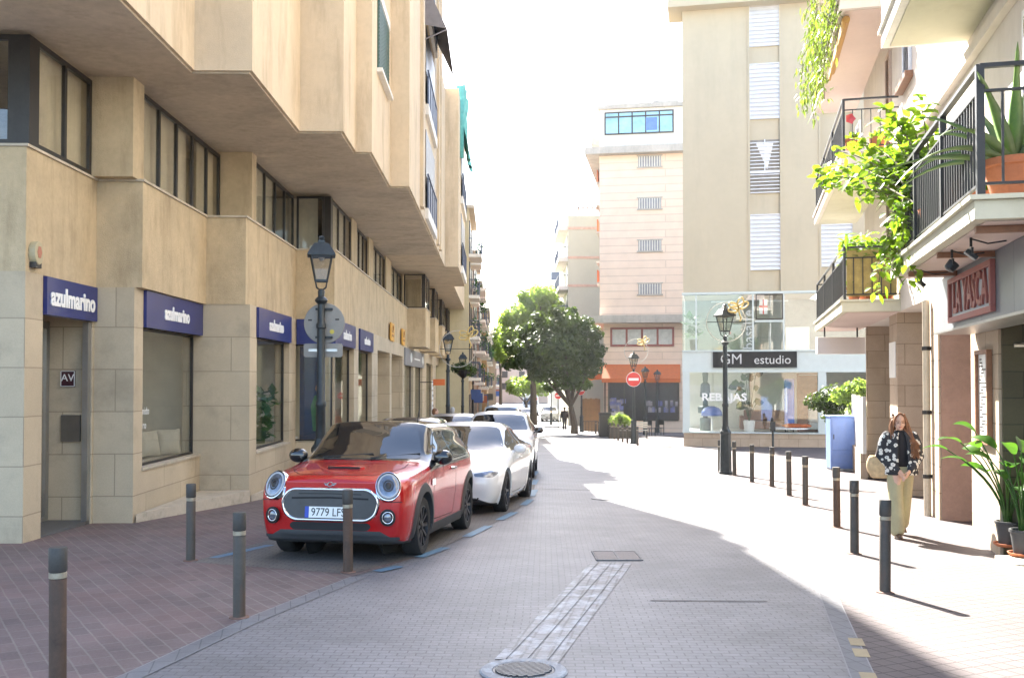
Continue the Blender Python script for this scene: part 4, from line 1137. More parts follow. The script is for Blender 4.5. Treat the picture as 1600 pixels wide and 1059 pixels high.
# furniture on display
def gth(name,label,cat,u,yy,z=None): return thing(name,label,cat,gP(gx(u),yy,zs0-.034 if z is None else z),gA)
M['blu'] = pm('bright_blue_lacquer', (.04,.16,.55), .3); M['dgreen'] = leafmat('monstera', (.02,.06,.03), (.05,.12,.05), .2)
t = gth('display_cabinet','narrow bright blue cabinet on display in the furniture shop','cabinet',1229,1.2)
m = MB(); m.box(0,0,.35,.42,.35,2.35); m.build('case', M['blu'], t, bevel=.01)
m = MB(); m.box(.02,-.012,.4,.40,-.001,1.3); m.box(.02,-.012,1.34,.40,-.001,2.3); m.build('door', M['blu'], t, bevel=.004)
m = MB()
for x in (.04,.38): m.box(x-.02,.02,0,x+.02,.06,.348); m.box(x-.02,.28,0,x+.02,.32,.348)
m.build('leg', M['black'], t)
t = gth('table_lamp','table lamp with blue dome shade at the left of the shop window','lamp',1112,.9)
MB().lathe([(.22,0),(.24,.03),(.05,.06),(.04,.75),(.03,.8)],20).build('base', M['white'], t)
MB().lathe([(.46,.72),(.44,.9),(.32,1.06),(.12,1.14),(0,1.15)],24).build('lamp_shade', pm('blue_shade',(.12,.18,.45),.4), t, smooth=True)
t = gth('sculpture','dark totem of stacked shapes standing by the left edge of the shop window','sculpture',1102,1.4)
m = MB(); m.lathe([(.25,0),(.25,.6),(.1,.62),(.1,.8),(.32,.82),(.34,1.1),(.12,1.15),(.1,1.5),(.24,1.55),(.2,2.1),(.1,2.2),(.14,2.6),(0,2.7)],16); m.build('body', pm('grey_green_stone',(.12,.15,.14),.6), t)
t = gth('sofa','low brown sofa in the middle of the shop window','sofa',1165,1.5)
MB().box(0,0,.12,1.9,.9,.48).build('seat', pm('brown_leather',(.2,.11,.07),.5), t, bevel=.05)
MB().box(0,.7,.485,1.9,.95,.95).build('backrest', bpy.data.materials['brown_leather'], t, bevel=.05)
m = MB(); m.box(-.2,0,.1,-.005,.95,.7); m.box(1.905,0,.1,2.1,.95,.7); m.build('armrest', bpy.data.materials['brown_leather'], t, bevel=.05)
t = gth('side_table','low round display table piled with red and orange goods','table',1235,.55)
MB().lathe([(.3,0),(.05,.04),(.05,.18),(.85,.2),(.85,.24),(0,.24)],28).build('table_top', M['white'], t)
t = gth('rug_pile','heap of red and orange cloths on the low display table','cloths',1240,.6,zs0+.21)
m = MB(); m.ball((0,0,.08),.45,.2,.1); m.ball((.5,.05,.07),.3,.2,.09); m.build('cloth', pm('red_orange_cloth',(.55,.12,.03),.9,var=.4,scale=3), t, smooth=True)
t = gth('floor_vase_plant','large monstera plant in a pale pot behind the shop glass','plant',1172,1.1)
MB().lathe([(.2,0),(.26,.5),(.22,.52),(.2,.45)],18).build('pot', M['white'], t)
m = MB(); rnd = random.Random(8)
for k in range(15):
    a = rnd.random()*2*PI; h_ = rnd.uniform(1.1,2.6); rr_ = rnd.uniform(.1,.55)
    tip = Vector((rr_*math.cos(a),rr_*.5*math.sin(a),h_)); m.tube([(0,0,.45),tip*.6+Vector((0,0,.3)),tip],.012,5)
    s_ = rnd.uniform(.28,.45); d = Vector((math.cos(a),math.sin(a)*.4,rnd.uniform(-.5,.3))).normalized(); e = d.cross(Vector((0,1,.2))).normalized()*s_*.5
    m.add([tip,tip+d*s_*.3+e,tip+d*s_*.8+e*.7,tip+d*s_*1.1,tip+d*s_*.8-e*.7,tip+d*s_*.3-e],[(0,1,2,3),(0,3,4,5)])
m.build('leaves', M['dgreen'], t)
t = gth('shelf_unit','dark open shelf unit at the right end of the furniture shop','shelf',1252,1.8)
m = MB(); m.box(0,0,0,.06,.4,2.6); m.box(.9,0,0,.96,.4,2.6)
for z in (.02,.7,1.35,2.0,2.55): m.box(.06,0,z,.9,.4,z+.05)
m.box(.06,.36,.07,.9,.39,2.5); m.build('frame', M['wood'], t)
t = gth('wing_chair','upholstered cream armchair beside the dark shelf unit','armchair',1268,.9)
MB().box(0,0,.15,.8,.7,.45).build('seat', M['cushion'], t, bevel=.06)
MB().box(0,.55,.455,.8,.75,1.05).build('backrest', M['cushion'], t, bevel=.06)
t = gth('pot_plant','single leafy plant at the left corner of the upper shop window','plant',1084,.8,zs2+.06)
MB().lathe([(.14,0),(.2,.5),(.16,.5)],14).build('pot', M['dkframe'], t)
m = MB(); leaf_cloud(m,0,0,.6,.28,26,.5,random.Random(2)); m.build('leaves', M['dgreen'], t)

# air conditioner on the near balcony wall
yq = ry(-.30,1592); q = rP(-.30,yq,rz(212,-.30,yq))
t = thing('air_conditioner','white air conditioner unit on the wall behind the agave','air conditioner',q,AR)
MB().box(0,-.40,0,.295,.40,.56).build('case', M['white'], t, bevel=.015)
m = MB(); m.torus((-.004,-.08,.28),.21,.008,30,5,Matrix.Rotation(R(90),3,'Z'))
for k in range(9): m.box(-.006,-.28,.09+k*.045,-.001,.12,.098+k*.045)
m.build('grille', M['alu'], t)
# ================================================================== CARS
def cr(p0,p1,p2,p3,t):
    return .5*((2*p1)+(-p0+p2)*t+(2*p0-5*p1+4*p2-p3)*t*t+(-p0+3*p1-3*p2+p3)*t**3)
class Shell:
    """car skin from cross sections: (y, zb, wl, wm, zm, wb, zb2, wg, zg, wr, zr, zc)"""
    def __init__(s, st, nr=4, ns=6, ws=None):
        s.nr = nr; s.ns = ns
        rings = []
        for (y,zb,wl,wm,zm,wb,zb2,wg,zg,wr,zr,zc) in st:
            h = [(0,zb),(wl*.85,zb),(wl,zb+.06),(wm,zm),(wb,zb2),(wg,zg),(wr,zr),(0,zc)]
            rings.append([Vector((x,y,z)) for x,z in h]+[Vector((-x,y,z)) for x,z in h[-2:0:-1]])
        n = len(rings[0]); m = len(rings)
        dense = []
        for r in rings:
            d = []
            for i in range(n):
                for k in range(nr):
                    d.append(cr(r[(i-1)%n],r[i],r[(i+1)%n],r[(i+2)%n],k/nr))
            dense.append(d)
        N_ = n*nr
        rows = []; s.par = []
        for i in range(m-1):
            for k in range(ns):
                t = k/ns
                a = dense[max(i-1,0)]; b = dense[i]; c = dense[i+1]; e = dense[min(i+2,m-1)]
                rows.append([cr(a[j],b[j],c[j],e[j],t) for j in range(N_)]); s.par.append(i+t)
        rows.append(dense[-1]); s.par.append(m-1)
        s.rows = rows; s.N = N_; s.n = n
        V = [p for r in rows for p in r]
        if ws:      # the windscreen bows in plan: its middle stands further forward than its edges
            y0, y1, z0, k = ws
            for p in V:
                if p.z > z0-.10:
                    f = max(0,min(1,(p.z-z0+.10)/.15))*max(0,min(1,(y1+.35-p.y)/.35))*max(0,min(1,(p.y-y0+.25)/.2))
                    p.y += k*(p.x/.7)**2*f
        Fc = []; info = []
        for i in range(len(rows)-1):
            for j in range(N_):
                Fc.append((i*N_+j, i*N_+(j+1)%N_, (i+1)*N_+(j+1)%N_, (i+1)*N_+j))
                q = (j+.5)/nr; q = q if q <= 7 else 14-q
                info.append((s.par[i]+.5/ns, q))
        half = N_//2
        for base, st_ in ((0,0),((len(rows)-1)*N_, m-1)):
            for j in range(half):
                a, b = j, j+1; c = (N_-j-1)%N_; d = (N_-j)%N_
                f = [base+a, base+b, base+c, base+d]; f = list(dict.fromkeys(f))
                if len(f) >= 3: Fc.append(tuple(f)); info.append((st_, (j+.5)/nr))
        s.V = V; s.F = Fc; s.info = info
        s.bvh = BVHTree.FromPolygons(V, Fc)
    def part(s, name, sel, mat, parent, off=0, arches=()):
        keep = [i for i in range(len(s.F)) if sel(*s.info[i])]
        V = [v.copy() for v in s.V]
        ok = []
        for i in keep:
            f = s.F[i]; dead = False
            for (yw,zw,rw) in arches:
                if all(abs(V[k].x) > .35 and math.hypot(V[k].y-yw, V[k].z-zw) < rw for k in f): dead = True
            if not dead: ok.append(f)
        for (yw,zw,rw) in arches:
            for k in set(k for f in ok for k in f):
                p = V[k]
                if abs(p.x) > .35:
                    d = math.hypot(p.y-yw,p.z-zw)
                    if d < rw and d > 1e-4:
                        p.y = yw+(p.y-yw)*rw/d; p.z = zw+(p.z-zw)*rw/d
        used = sorted(set(k for f in ok for k in f)); mp = {k:i for i,k in enumerate(used)}
        me = bpy.data.meshes.new(name)
        me.from_pydata([tuple(V[k]) for k in used], [], [tuple(mp[k] for k in f) for f in ok]); me.update()
        bm = bmesh.new(); bm.from_mesh(me); bmesh.ops.remove_doubles(bm, verts=bm.verts, dist=1e-4); bmesh.ops.recalc_face_normals(bm, faces=bm.faces); bm.to_mesh(me); bm.free()
        return link(name, me, mat, parent, smooth=True)
    def cast(s, a, b, side, off):
        """side: front/back -> (x,z); left/right -> (y,z); top -> (x,y)"""
        o, d = {'front':(Vector((a,-2,b)),Vector((0,1,0))),'back':(Vector((a,9,b)),Vector((0,-1,0))),
                'right':(Vector((3,a,b)),Vector((-1,0,0))),'left':(Vector((-3,a,b)),Vector((1,0,0))),
                'top':(Vector((a,b,4)),Vector((0,0,-1)))}[side]
        hit, nn, _, _ = s.bvh.ray_cast(o, d)
        if hit is None: return None, None
        if nn.dot(d) > 0: nn = -nn
        return hit+nn*off, nn
    def decal(s, name, outline, side, mat, parent, off=.005, rings=4, inner=None, smooth=True, bulge=0):
        cx = sum(p[0] for p in outline)/len(outline); cz = sum(p[1] for p in outline)/len(outline)
        n = len(outline); m = MB(); last = None; lo = inner or 0
        for r in range(rings+1):
            t = 1-(1-lo)*r/rings
            if inner is None and r == rings: t = .02
            o_ = off + (bulge*math.sin(PI*r/rings) if inner is not None else bulge*(1-t*t))
            for p in outline:
                h, _ = s.cast(cx+(p[0]-cx)*t, cz+(p[1]-cz)*t, side, o_)
                if h is None: h = last
                last = h; m.v.append(tuple(h) if h is not None else (0,0,0))
        for r in range(rings):
            for k in range(n): m.f.append((r*n+k, r*n+(k+1)%n, (r+1)*n+(k+1)%n, (r+1)*n+k))
        if inner is None: m.f.append(tuple(rings*n+k for k in range(n)))
        # a short skirt back into the body gives the piece an edge
        b0 = len(m.v)
        for k, p in enumerate(outline):
            h, _ = s.cast(p[0], p[1], side, -.004); m.v.append(tuple(h) if h is not None else m.v[k])
        for k in range(n): m.f.append((k, (k+1)%n, b0+(k+1)%n, b0+k))
        return m.build(name, mat, parent, smooth=False, autosm=35)
def inset(o, w):
    n = len(o); out = []; ar = sum(o[i][0]*o[(i+1)%n][1]-o[(i+1)%n][0]*o[i][1] for i in range(n)); sg = 1 if ar > 0 else -1
    for i in range(n):
        t = Vector(o[(i+1)%n])-Vector(o[i-1]); t.normalize() if t.length > 1e-9 else None
        out.append((o[i][0]-t.y*w*sg, o[i][1]+t.x*w*sg))
    return out
def ring_decal(sh, name, outline, w, side, mat, parent, off=.01, bulge=.012):
    m = MB(); n = len(outline); R_ = 5
    for r in range(R_+1):
        o = inset(outline, w*r/R_); last = None
        for p in o:
            h, _ = sh.cast(p[0],p[1],side, off*(0 if r in (0,R_) else 1)+bulge*math.sin(PI*r/R_))
            h = h if h is not None else last; last = h; m.v.append(tuple(h) if h is not None else (0,0,0))
    for r in range(R_):
        for k in range(n): m.f.append((r*n+k,r*n+(k+1)%n,(r+1)*n+(k+1)%n,(r+1)*n+k))
    return m.build(name, mat, parent, smooth=True)
def rpoly(pts, r=.05, n=4, sub=3):
    out = []; L = len(pts)
    for i in range(L):
        p = Vector(pts[i]); a = Vector(pts[i-1]); b = Vector(pts[(i+1)%L])
        da = (a-p); db = (b-p); q = min(r, da.length*.45, db.length*.45)
        s0 = p+da.normalized()*q; s1 = p+db.normalized()*q
        for k in range(n+1):
            t = k/n; out.append(s0*(1-t)**2+p*2*t*(1-t)+s1*t*t)
        e = b+(p-b).normalized()*min(r,db.length*.45)
        for k in range(1,sub+1): out.append(s1+(e-s1)*k/(sub+1))
    return [(v.x,v.y) for v in out]
def ell(cx,cz,rx,rz_,n=28): return [(cx+rx*math.cos(2*PI*k/n),cz+rz_*math.sin(2*PI*k/n)) for k in range(n)]
def mir(o): return [(-x,z) for x,z in o][::-1]
M['paint_red'] = pm('red_car_paint', (.44,.008,.009), .25, .1, var=.05, scale=1, coat=.7)
M['paint_white'] = pm('white_car_paint', (.72,.73,.74), .25, 0, var=.03, scale=1, coat=1)
M['paint_dark'] = pm('charcoal_car_paint', (.03,.032,.036), .25, .3, var=.1, scale=1, coat=1)
M['paint_blue'] = pm('pale_blue_car_paint', (.42,.52,.62), .25, .3, var=.04, scale=1, coat=1)
M['paint_silver'] = pm('silver_car_paint', (.40,.41,.42), .3, .6, var=.05, scale=1, coat=1)
M['gloss'] = pm('gloss_black_paint', (.010,.010,.011), .12, 0, var=.1, coat=1)
M['lens'] = pm('clear_lens', (.55,.58,.62), .08, .6, var=.3, scale=30)
M['signgrey'] = pm('frosted_lamp_ring', (.42,.43,.45), .4)
M['hlens'] = pm('dark_headlight_lens', (.16,.18,.22), .06, .5, var=.5, scale=14, coat=1)
M['tail'] = pm('tail_lens', (.35,.01,.01), .15)
M['rimgrey'] = pm('dark_alloy', (.05,.05,.054), .35, .7, var=.15)
M['plate'] = pm('number_plate', (.78,.78,.76), .4, var=.03)
M['eublue'] = pm('plate_blue', (.02,.06,.42), .4)
M['grille'] = pm('grey_grille', (.07,.072,.075), .4, .2, var=.15)
M['dgrille'] = pm('dark_grille', (.008,.008,.009), .7)
M['amber'] = pm('amber_lens', (.55,.2,.02), .2)
def wheel(parent, x, y, r, w, side, spokes=10, rimm=None):
    """tyre mesh is the part, its rim a sub-part; side=+1 faces +x"""
    m = MB(); a, b = r, w/2
    prof = [(r*.68,-b*.9),(r*.74,-b),(r*.93,-b),(r*.985,-b*.8),(r,-b*.45),(r,b*.45),(r*.985,b*.8),(r*.93,b),(r*.74,b),(r*.68,b*.9)]
    m.lathe(prof, 40, axis='x', cap=False)
    t = m.build('wheel', M['rubber'], parent, autosm=40); t.location = (x,y,r)
    m = MB(); s = side; rr = r*.70
    ring = [(rr,s*b*.92),(rr*.955,s*b*.95),(rr*.93,s*b*.6),(rr*.93,-s*b*.5),(rr,-s*b*.5)]
    m.lathe(ring, 40, axis='x', cap=False)
    m.lathe([(rr*.9,s*b*.05),(rr*.9,s*b*.02),(0,s*b*.02)], 24, axis='x')
    for k in range(spokes):
        t0 = 2*PI*k/spokes; dt = .5/spokes*PI*.55
        c0 = Vector((0,math.cos(t0),math.sin(t0))); tn = Vector((0,-math.sin(t0),math.cos(t0)))
        p0 = c0*rr*.14; p1 = c0*rr*.96; w0 = rr*.05; w1 = rr*.085
        zf0 = s*b*.72; zf1 = s*b*.88
        vs = []
        for pp, ww, zf in ((p0,w0,zf0),(p1,w1,zf1)):
            for sg in (-1,1):
                q = pp+tn*ww*sg; vs.append((zf,q.y,q.z)); vs.append((zf-s*.03,q.y,q.z))
        m.add(vs,[(0,2,6,4),(1,5,7,3),(0,4,5,1),(2,3,7,6),(4,6,7,5),(0,1,3,2)])
    m.lathe([(rr*.22,s*b*.4),(rr*.22,s*b*.78),(rr*.15,s*b*.86),(0,s*b*.87)], 20, axis='x')
    rim = m.build('rim', rimm or M['rimgrey'], t, autosm=35)
    m = MB(); m.lathe([(rr*.12,s*b*.872),(rr*.10,s*b*.90),(0,s*b*.905)],16,axis='x'); 
    return t
def arch_trim(sh, yw, zw, r0, r1, side, mat, parent, proud=.018, a0=-12, a1=192):
    m = MB(); n = 30; sg = 1 if side == 'right' else -1
    for k in range(n+1):
        a = R(a0+(a1-a0)*k/n)
        for rr, of in ((r0,-.09),(r0,proud),((r0*.4+r1*.6),proud),(r1,.0)):
            y = yw+math.cos(a)*max(rr,r0+.004); z = zw+math.sin(a)*max(rr,r0+.004)
            h, _ = sh.cast(y+(.0), max(z,.2), side, 0)
            ry_ = yw+math.cos(a)*r1; 
            if h is None: h, _ = sh.cast(min(max(y,.12),99), max(z,.3), side, 0)
            x = h.x if h is not None else sg*.8
            m.v.append((x+sg*of, yw+math.cos(a)*rr, zw+math.sin(a)*rr))
    for k in range(n):
        for q in range(3): m.f.append((k*4+q,(k+1)*4+q,(k+1)*4+q+1,k*4+q+1))
    return m.build('wheel_arch', mat, parent, autosm=50)
def well(parent, yw, r, x0, x1):
    m = MB(); n = 20
    for s in (-1,1):
        o = len(m.v)
        for k in range(n+1):
            a = R(-20+220*k/n)
            m.v.append((s*x1,yw+r*math.cos(a),r*.92+r*math.sin(a))); m.v.append((s*x0,yw+r*math.cos(a),r*.92+r*math.sin(a)))
        for k in range(n): m.f.append((o+2*k,o+2*k+1,o+2*k+3,o+2*k+2))
        m.f.append(tuple(o+2*k+1 for k in range(n+1)))
    return m.build('wheel_well', M['dgrille'], parent)
def mirror(parent, x, y, z, mat, s=1):
    m = MB(); m.ball((x,y,z),.11*s,.07*s,.075*s,16,10); m.bar((x-.09*(1 if x>0 else -1),y+.02,z-.05),(x-.18*(1 if x>0 else -1),y+.05,z-.08),.05,.04)
    return m.build('wing_mirror', mat, parent, smooth=True)
def line_on(sh, pts, side, w, mat, parent, name='panel_gap', off=.0025):
    m = MB(); P = []
    for i in range(len(pts)-1):
        for k in range(8):
            t = k/8; P.append((pts[i][0]*(1-t)+pts[i+1][0]*t, pts[i][1]*(1-t)+pts[i+1][1]*t))
    P.append(pts[-1]); o = 0; cnt = 0
    for i, p in enumerate(P):
        q = Vector(P[min(i+1,len(P)-1)])-Vector(P[max(i-1,0)]); n_ = Vector((-q.y,q.x)).normalized()*w/2
        for sg in (-1,1):
            h, _ = sh.cast(p[0]+n_.x*sg, p[1]+n_.y*sg, side, off)
            m.v.append(tuple(h) if h is not None else (m.v[-1] if m.v else (0,0,0)))
    for i in range(len(P)-1): m.f.append((2*i,2*i+1,2*i+3,2*i+2))
    return m.build(name, mat, parent, smooth=True)

# ------------------------------------------------------------------ red three-door hatchback
pR = G(654,865); HEAD = R(9.8)
mini = thing('parked_car', 'shiny red three-door hatchback with black roof, parked nearest the camera', 'car', (0,0,0), -HEAD, 'cars parked along the left')
fw_ = Vector((math.sin(HEAD),math.cos(HEAD))); sw_ = Vector((math.cos(HEAD),-math.sin(HEAD)))
# origin: front axle line, contact of the wheel nearest the road is at local (+.80,.78)
SY = .97; SZ = 1.075
c = Vector((pR.x,pR.y)) - sw_*.79 - fw_*.79*SY
mini.location = (c.x,c.y,gz(c.y)); mini.scale = (1,SY,SZ)
mini.rotation_euler = (-math.atan(SLOPE),0,-HEAD)
ST = [(.00,.29,.58,.70,.47,.69,.70,.60,.80,.34,.838,.850),
      (.05,.22,.72,.79,.47,.785,.73,.66,.825,.37,.862,.874),
      (.16,.19,.79,.835,.48,.825,.765,.70,.856,.41,.888,.898),
      (.36,.18,.81,.856,.49,.845,.80,.725,.885,.44,.915,.925),
      (.80,.17,.82,.863,.50,.855,.84,.745,.925,.47,.955,.965),
      (1.08,.17,.83,.863,.52,.858,.87,.765,.955,.52,.985,.99),
      (1.22,.17,.83,.863,.52,.858,.885,.755,1.02,.60,1.07,1.085),
      (1.62,.17,.83,.863,.52,.862,.90,.73,1.19,.585,1.355,1.385),
      (1.85,.17,.83,.863,.52,.865,.905,.73,1.20,.59,1.375,1.41),
      (2.6,.17,.83,.863,.52,.868,.92,.725,1.20,.59,1.375,1.412),
      (3.2,.17,.82,.863,.52,.862,.93,.70,1.20,.57,1.345,1.375),
      (3.5,.18,.80,.84,.52,.835,.92,.665,1.17,.53,1.29,1.315),
      (3.72,.22,.74,.79,.50,.78,.84,.60,1.0,.46,1.06,1.08),
      (3.82,.28,.66,.72,.48,.71,.70,.54,.80,.38,.84,.85)]
sh = Shell(ST, 5, 8, ws=(1.15,1.62,1.0,.14))
WR = .312; AR_ = ((.79,WR,.375),(3.25,WR,.375))
isgh = lambda p,q: q > 4.0 and p > 5.05 and p < 12.2
islow = lambda p,q: q < 1.9
body_ = sh.part('body', lambda p,q: not isgh(p,q) and not islow(p,q), M['paint_red'], mini, arches=AR_)
sh.part('roof', isgh, M['gloss'], mini)
sh.part('lower_skirt', islow, M['plastic'], mini, arches=AR_)
for yw in (.79,3.25):
    for sd, sg in (('right',1),('left',-1)):
        arch_trim(sh, yw, WR, .368, .462, sd, M['plastic'], mini, .02)
        wheel(mini, sg*.752, yw, WR, .205, sg, 10)
for yw in (.79,3.25): well(mini, yw, .372, .45, .84)
for sd in ('right','left'): sh.decal('side_skirt', rpoly([(1.13,.19),(2.9,.19),(2.9,.30),(1.13,.30)],.02), sd, M['plastic'], mini, off=.012)
# glass
ws = rpoly([(-.70,1.005),(.70,1.005),(.545,1.335),(.3,1.352),(-.3,1.352),(-.545,1.335)],.06,4,5)
sh.decal('windscreen', ws, 'front', M['carglass'], mini, off=.006, rings=6)
for sd in ('right','left'):
    sh.decal('side_window', rpoly([(1.42,.965),(2.22,.985),(2.20,1.30),(1.82,1.30)],.05), sd, M['carglass'], mini, off=.006)
    sh.decal('side_window', rpoly([(2.29,.985),(3.38,1.01),(3.22,1.26),(2.28,1.30)],.06), sd, M['carglass'], mini, off=.006)
    line_on(sh, [(1.16,.935),(2.3,.955),(3.5,.975)], sd, .022, M['chrome'], mini, 'belt_trim', .008)
    line_on(sh, [(1.28,.93),(1.20,.62),(1.24,.34),(2.26,.32),(2.38,.60),(2.33,.95)], sd, .008, M['dgrille'], mini)
    h, _ = sh.cast(2.18, .86, sd, .02); sg = 1 if sd == 'right' else -1
    m = MB(); m.tube([(h.x-sg*.02,h.y-.10,h.z),(h.x+sg*.012,h.y-.07,h.z),(h.x+sg*.012,h.y+.07,h.z),(h.x-sg*.02,h.y+.10,h.z)],.015,8); m.build('door_handle', M['chrome'], mini)
    h, _ = sh.cast(1.18, .76, sd, .006)
    m = MB(); m.box(h.x-sg*.0,h.y-.09,h.z-.035,h.x+sg*.008,h.y+.06,h.z+.035); m.build('side_vent', M['chrome'], mini)
    mirror(mini, sg*.93, 1.40, 1.02, M['gloss'], 1.12)
bw = rpoly([(-.55,1.02),(.55,1.02),(.47,1.24),(-.47,1.24)],.05); sh.decal('rear_window', bw, 'back', M['carglass'], mini)
for sx in (1,-1): sh.decal('tail_light', rpoly([(sx*.50,.70),(sx*.66,.70),(sx*.66,.88),(sx*.50,.88)],.03), 'back', M['tail'], mini)
# bonnet lines, scoop, wipers
for sx in (1,-1): line_on(sh, [(sx*.60,1.03),(sx*.64,.7),(sx*.56,.34),(sx*.42,.15),(0,.10)], 'top', .009, M['dgrille'], mini)
sh.decal('bonnet_scoop', rpoly([(-.20,.44),(.20,.44),(.235,.52),(-.235,.52)],.03), 'top', M['paint_red'], mini, off=.012, bulge=.02)
sh.decal('scoop_opening', rpoly([(-.19,.428),(.19,.428),(.195,.452),(-.195,.452)],.01), 'top', M['dgrille'], mini, off=.020, rings=2)
m = MB()
for (x0,y0,x1,z1) in ((-.52,1.10,.12,1.03),(.10,1.10,.66,1.03)):
    a,_ = sh.cast(x0,1.005,'front',.015); b_,_ = sh.cast(x1,z1+.02,'front',.015); m.bar(a,b_,.016,.012)
m.build('wiper', M['black'], mini)
# headlights
for sx in (1,-1):
    h, nn = sh.cast(sx*.645,.765,'front',0); h = h+Vector((0,.045,.012))
    ax = (Vector((sx*.34,-1,.50))).normalized()
    bm = bmesh.new(); bm.from_mesh(body_.data); dead = []      # the lamp sits in a round opening of the wing
    for f in bm.faces:
        d_ = f.calc_center_median()-h; al = d_.dot(ax)
        if al < .25 and al > -.12 and (d_-ax*al).length < .125 and f.normal.dot(ax) > 0: dead.append(f)
    bmesh.ops.delete(bm, geom=dead, context='FACES'); bm.to_mesh(body_.data); bm.free()
    q = ax.to_track_quat('Z','Y').to_matrix().to_4x4()
    def orient(o, k=0): o.matrix_basis = Matrix.Translation(h+ax*(-.034+k)) @ q @ Matrix.Diagonal((1,1.12,1,1)); return o
    b0 = orient(MB().lathe([(.140,-.09),(.142,.045),(.138,.060),(.132,.062),(.129,.05),(.129,-.09)],40).build('headlight', M['chrome'], mini, autosm=40))
    m = MB(); m.lathe([(.128,.050),(.12,.056),(.10,.064),(.05,.072),(0,.074)],36); o = m.build('lens', M['hlens'], b0, smooth=True)
    m = MB(); m.torus((0,0,0),.110,.010,36,8,Matrix.Rotation(R(90),3,'X')); o = m.build('daylight_ring', M['signgrey'], b0, smooth=True); o.location = (0,0,.060)
    m = MB(); m.torus((0,0,0),.050,.010,28,8,Matrix.Rotation(R(90),3,'X')); m.ball((0,0,0),.04,.04,.02,14,8); o = m.build('projector', M['dkframe'], b0, smooth=True); o.location = (0,0,.066)
    f_, nn = sh.cast(sx*.655,.475,'front',0)
    ax2 = Vector((sx*.30,-1,0)).normalized(); q2 = ax2.to_track_quat('Z','Y').to_matrix().to_4x4()
    o = MB().lathe([(.085,-.02),(.085,.012),(.068,.016),(.066,-.0),(.066,-.02)],28).build('fog_light', M['dgrille'], mini, autosm=40); o.matrix_basis = Matrix.Translation(f_+ax2*.012) @ q2
    MB().lathe([(.050,.0),(.04,.008),(.03,.012),(0,.013)],24).build('lens', M['hlens'], o, smooth=True)
    o2 = MB(); o2.torus((0,0,.008),.058,.007,24,6,Matrix.Rotation(R(90),3,'X')); o2.build('trim_ring', M['chrome'], o, smooth=True)
# grille
go = rpoly([(-.555,.64),(-.45,.745),(.45,.745),(.555,.64),(.515,.50),(.42,.44),(-.42,.44),(-.515,.50)],.10,5,3)
sh.decal('grille', go, 'front', M['grille'], mini, off=.010, rings=5)
ring_decal(sh, 'grille_surround', inset(go,-.022), .040, 'front', M['chrome'], mini, off=.012, bulge=.014)
line_on(sh, [(-.44,.655),(0,.665),(.44,.655)], 'front', .018, M['dgrille'], mini, 'grille_slot', .0135)
line_on(sh, [(-.36,.70),(0,.705),(.36,.70)], 'front', .008, M['dgrille'], mini, 'grille_slot', .0135)
sh.decal('lower_intake', rpoly([(-.43,.335),(.43,.335),(.47,.38),(.43,.415),(-.43,.415),(-.47,.38)],.03), 'front', M['dgrille'], mini, off=.004, rings=3)
line_on(sh, [(-.76,.265),(0,.255),(.76,.265)], 'front', .032, M['plastic'], mini, 'bumper_lip', .014)
line_on(sh, [(-.80,.63),(-.60,.63)], 'front', .008, M['dgrille'], mini); line_on(sh, [(.80,.63),(.60,.63)], 'front', .008, M['dgrille'], mini)
# badge: winged ring
h, nn = sh.cast(0,.80,'front',.012)
m = MB(); m.torus((0,0,0),.027,.006,24,6)
for sg in (-1,1):
    for k in range(3): m.box(sg*.03,-.004,-.012+k*.009,sg*(.052+.010*k),.004,-.006+k*.009)
o = m.build('badge', M['chrome'], mini); o.location = h; o.rotation_euler = (R(-38),0,0)
# number plate
h, _ = sh.cast(-.02,.515,'front',.0)
np_ = MB().box(-.26,-.012,-.056,.26,0,.056).build('number_plate', M['plate'], mini); np_.location = (h.x-.0,h.y-.012,.515); np_.rotation_euler = (R(-6),0,0)
MB().box(-.26,-.0145,-.056,-.215,-.0125,.056).build('blue_band', M['eublue'], np_)
text('9779 LFS', .115, 'plate_number', M['black'], np_, (-.19,-.0135,-.002), (R(90),0,0), extr=.0015, xs=.92)
m = MB(); m.tube([(.2,2.9,1.40),(.2,3.02,1.56)],.008,6); m.build('aerial', M['black'], mini)

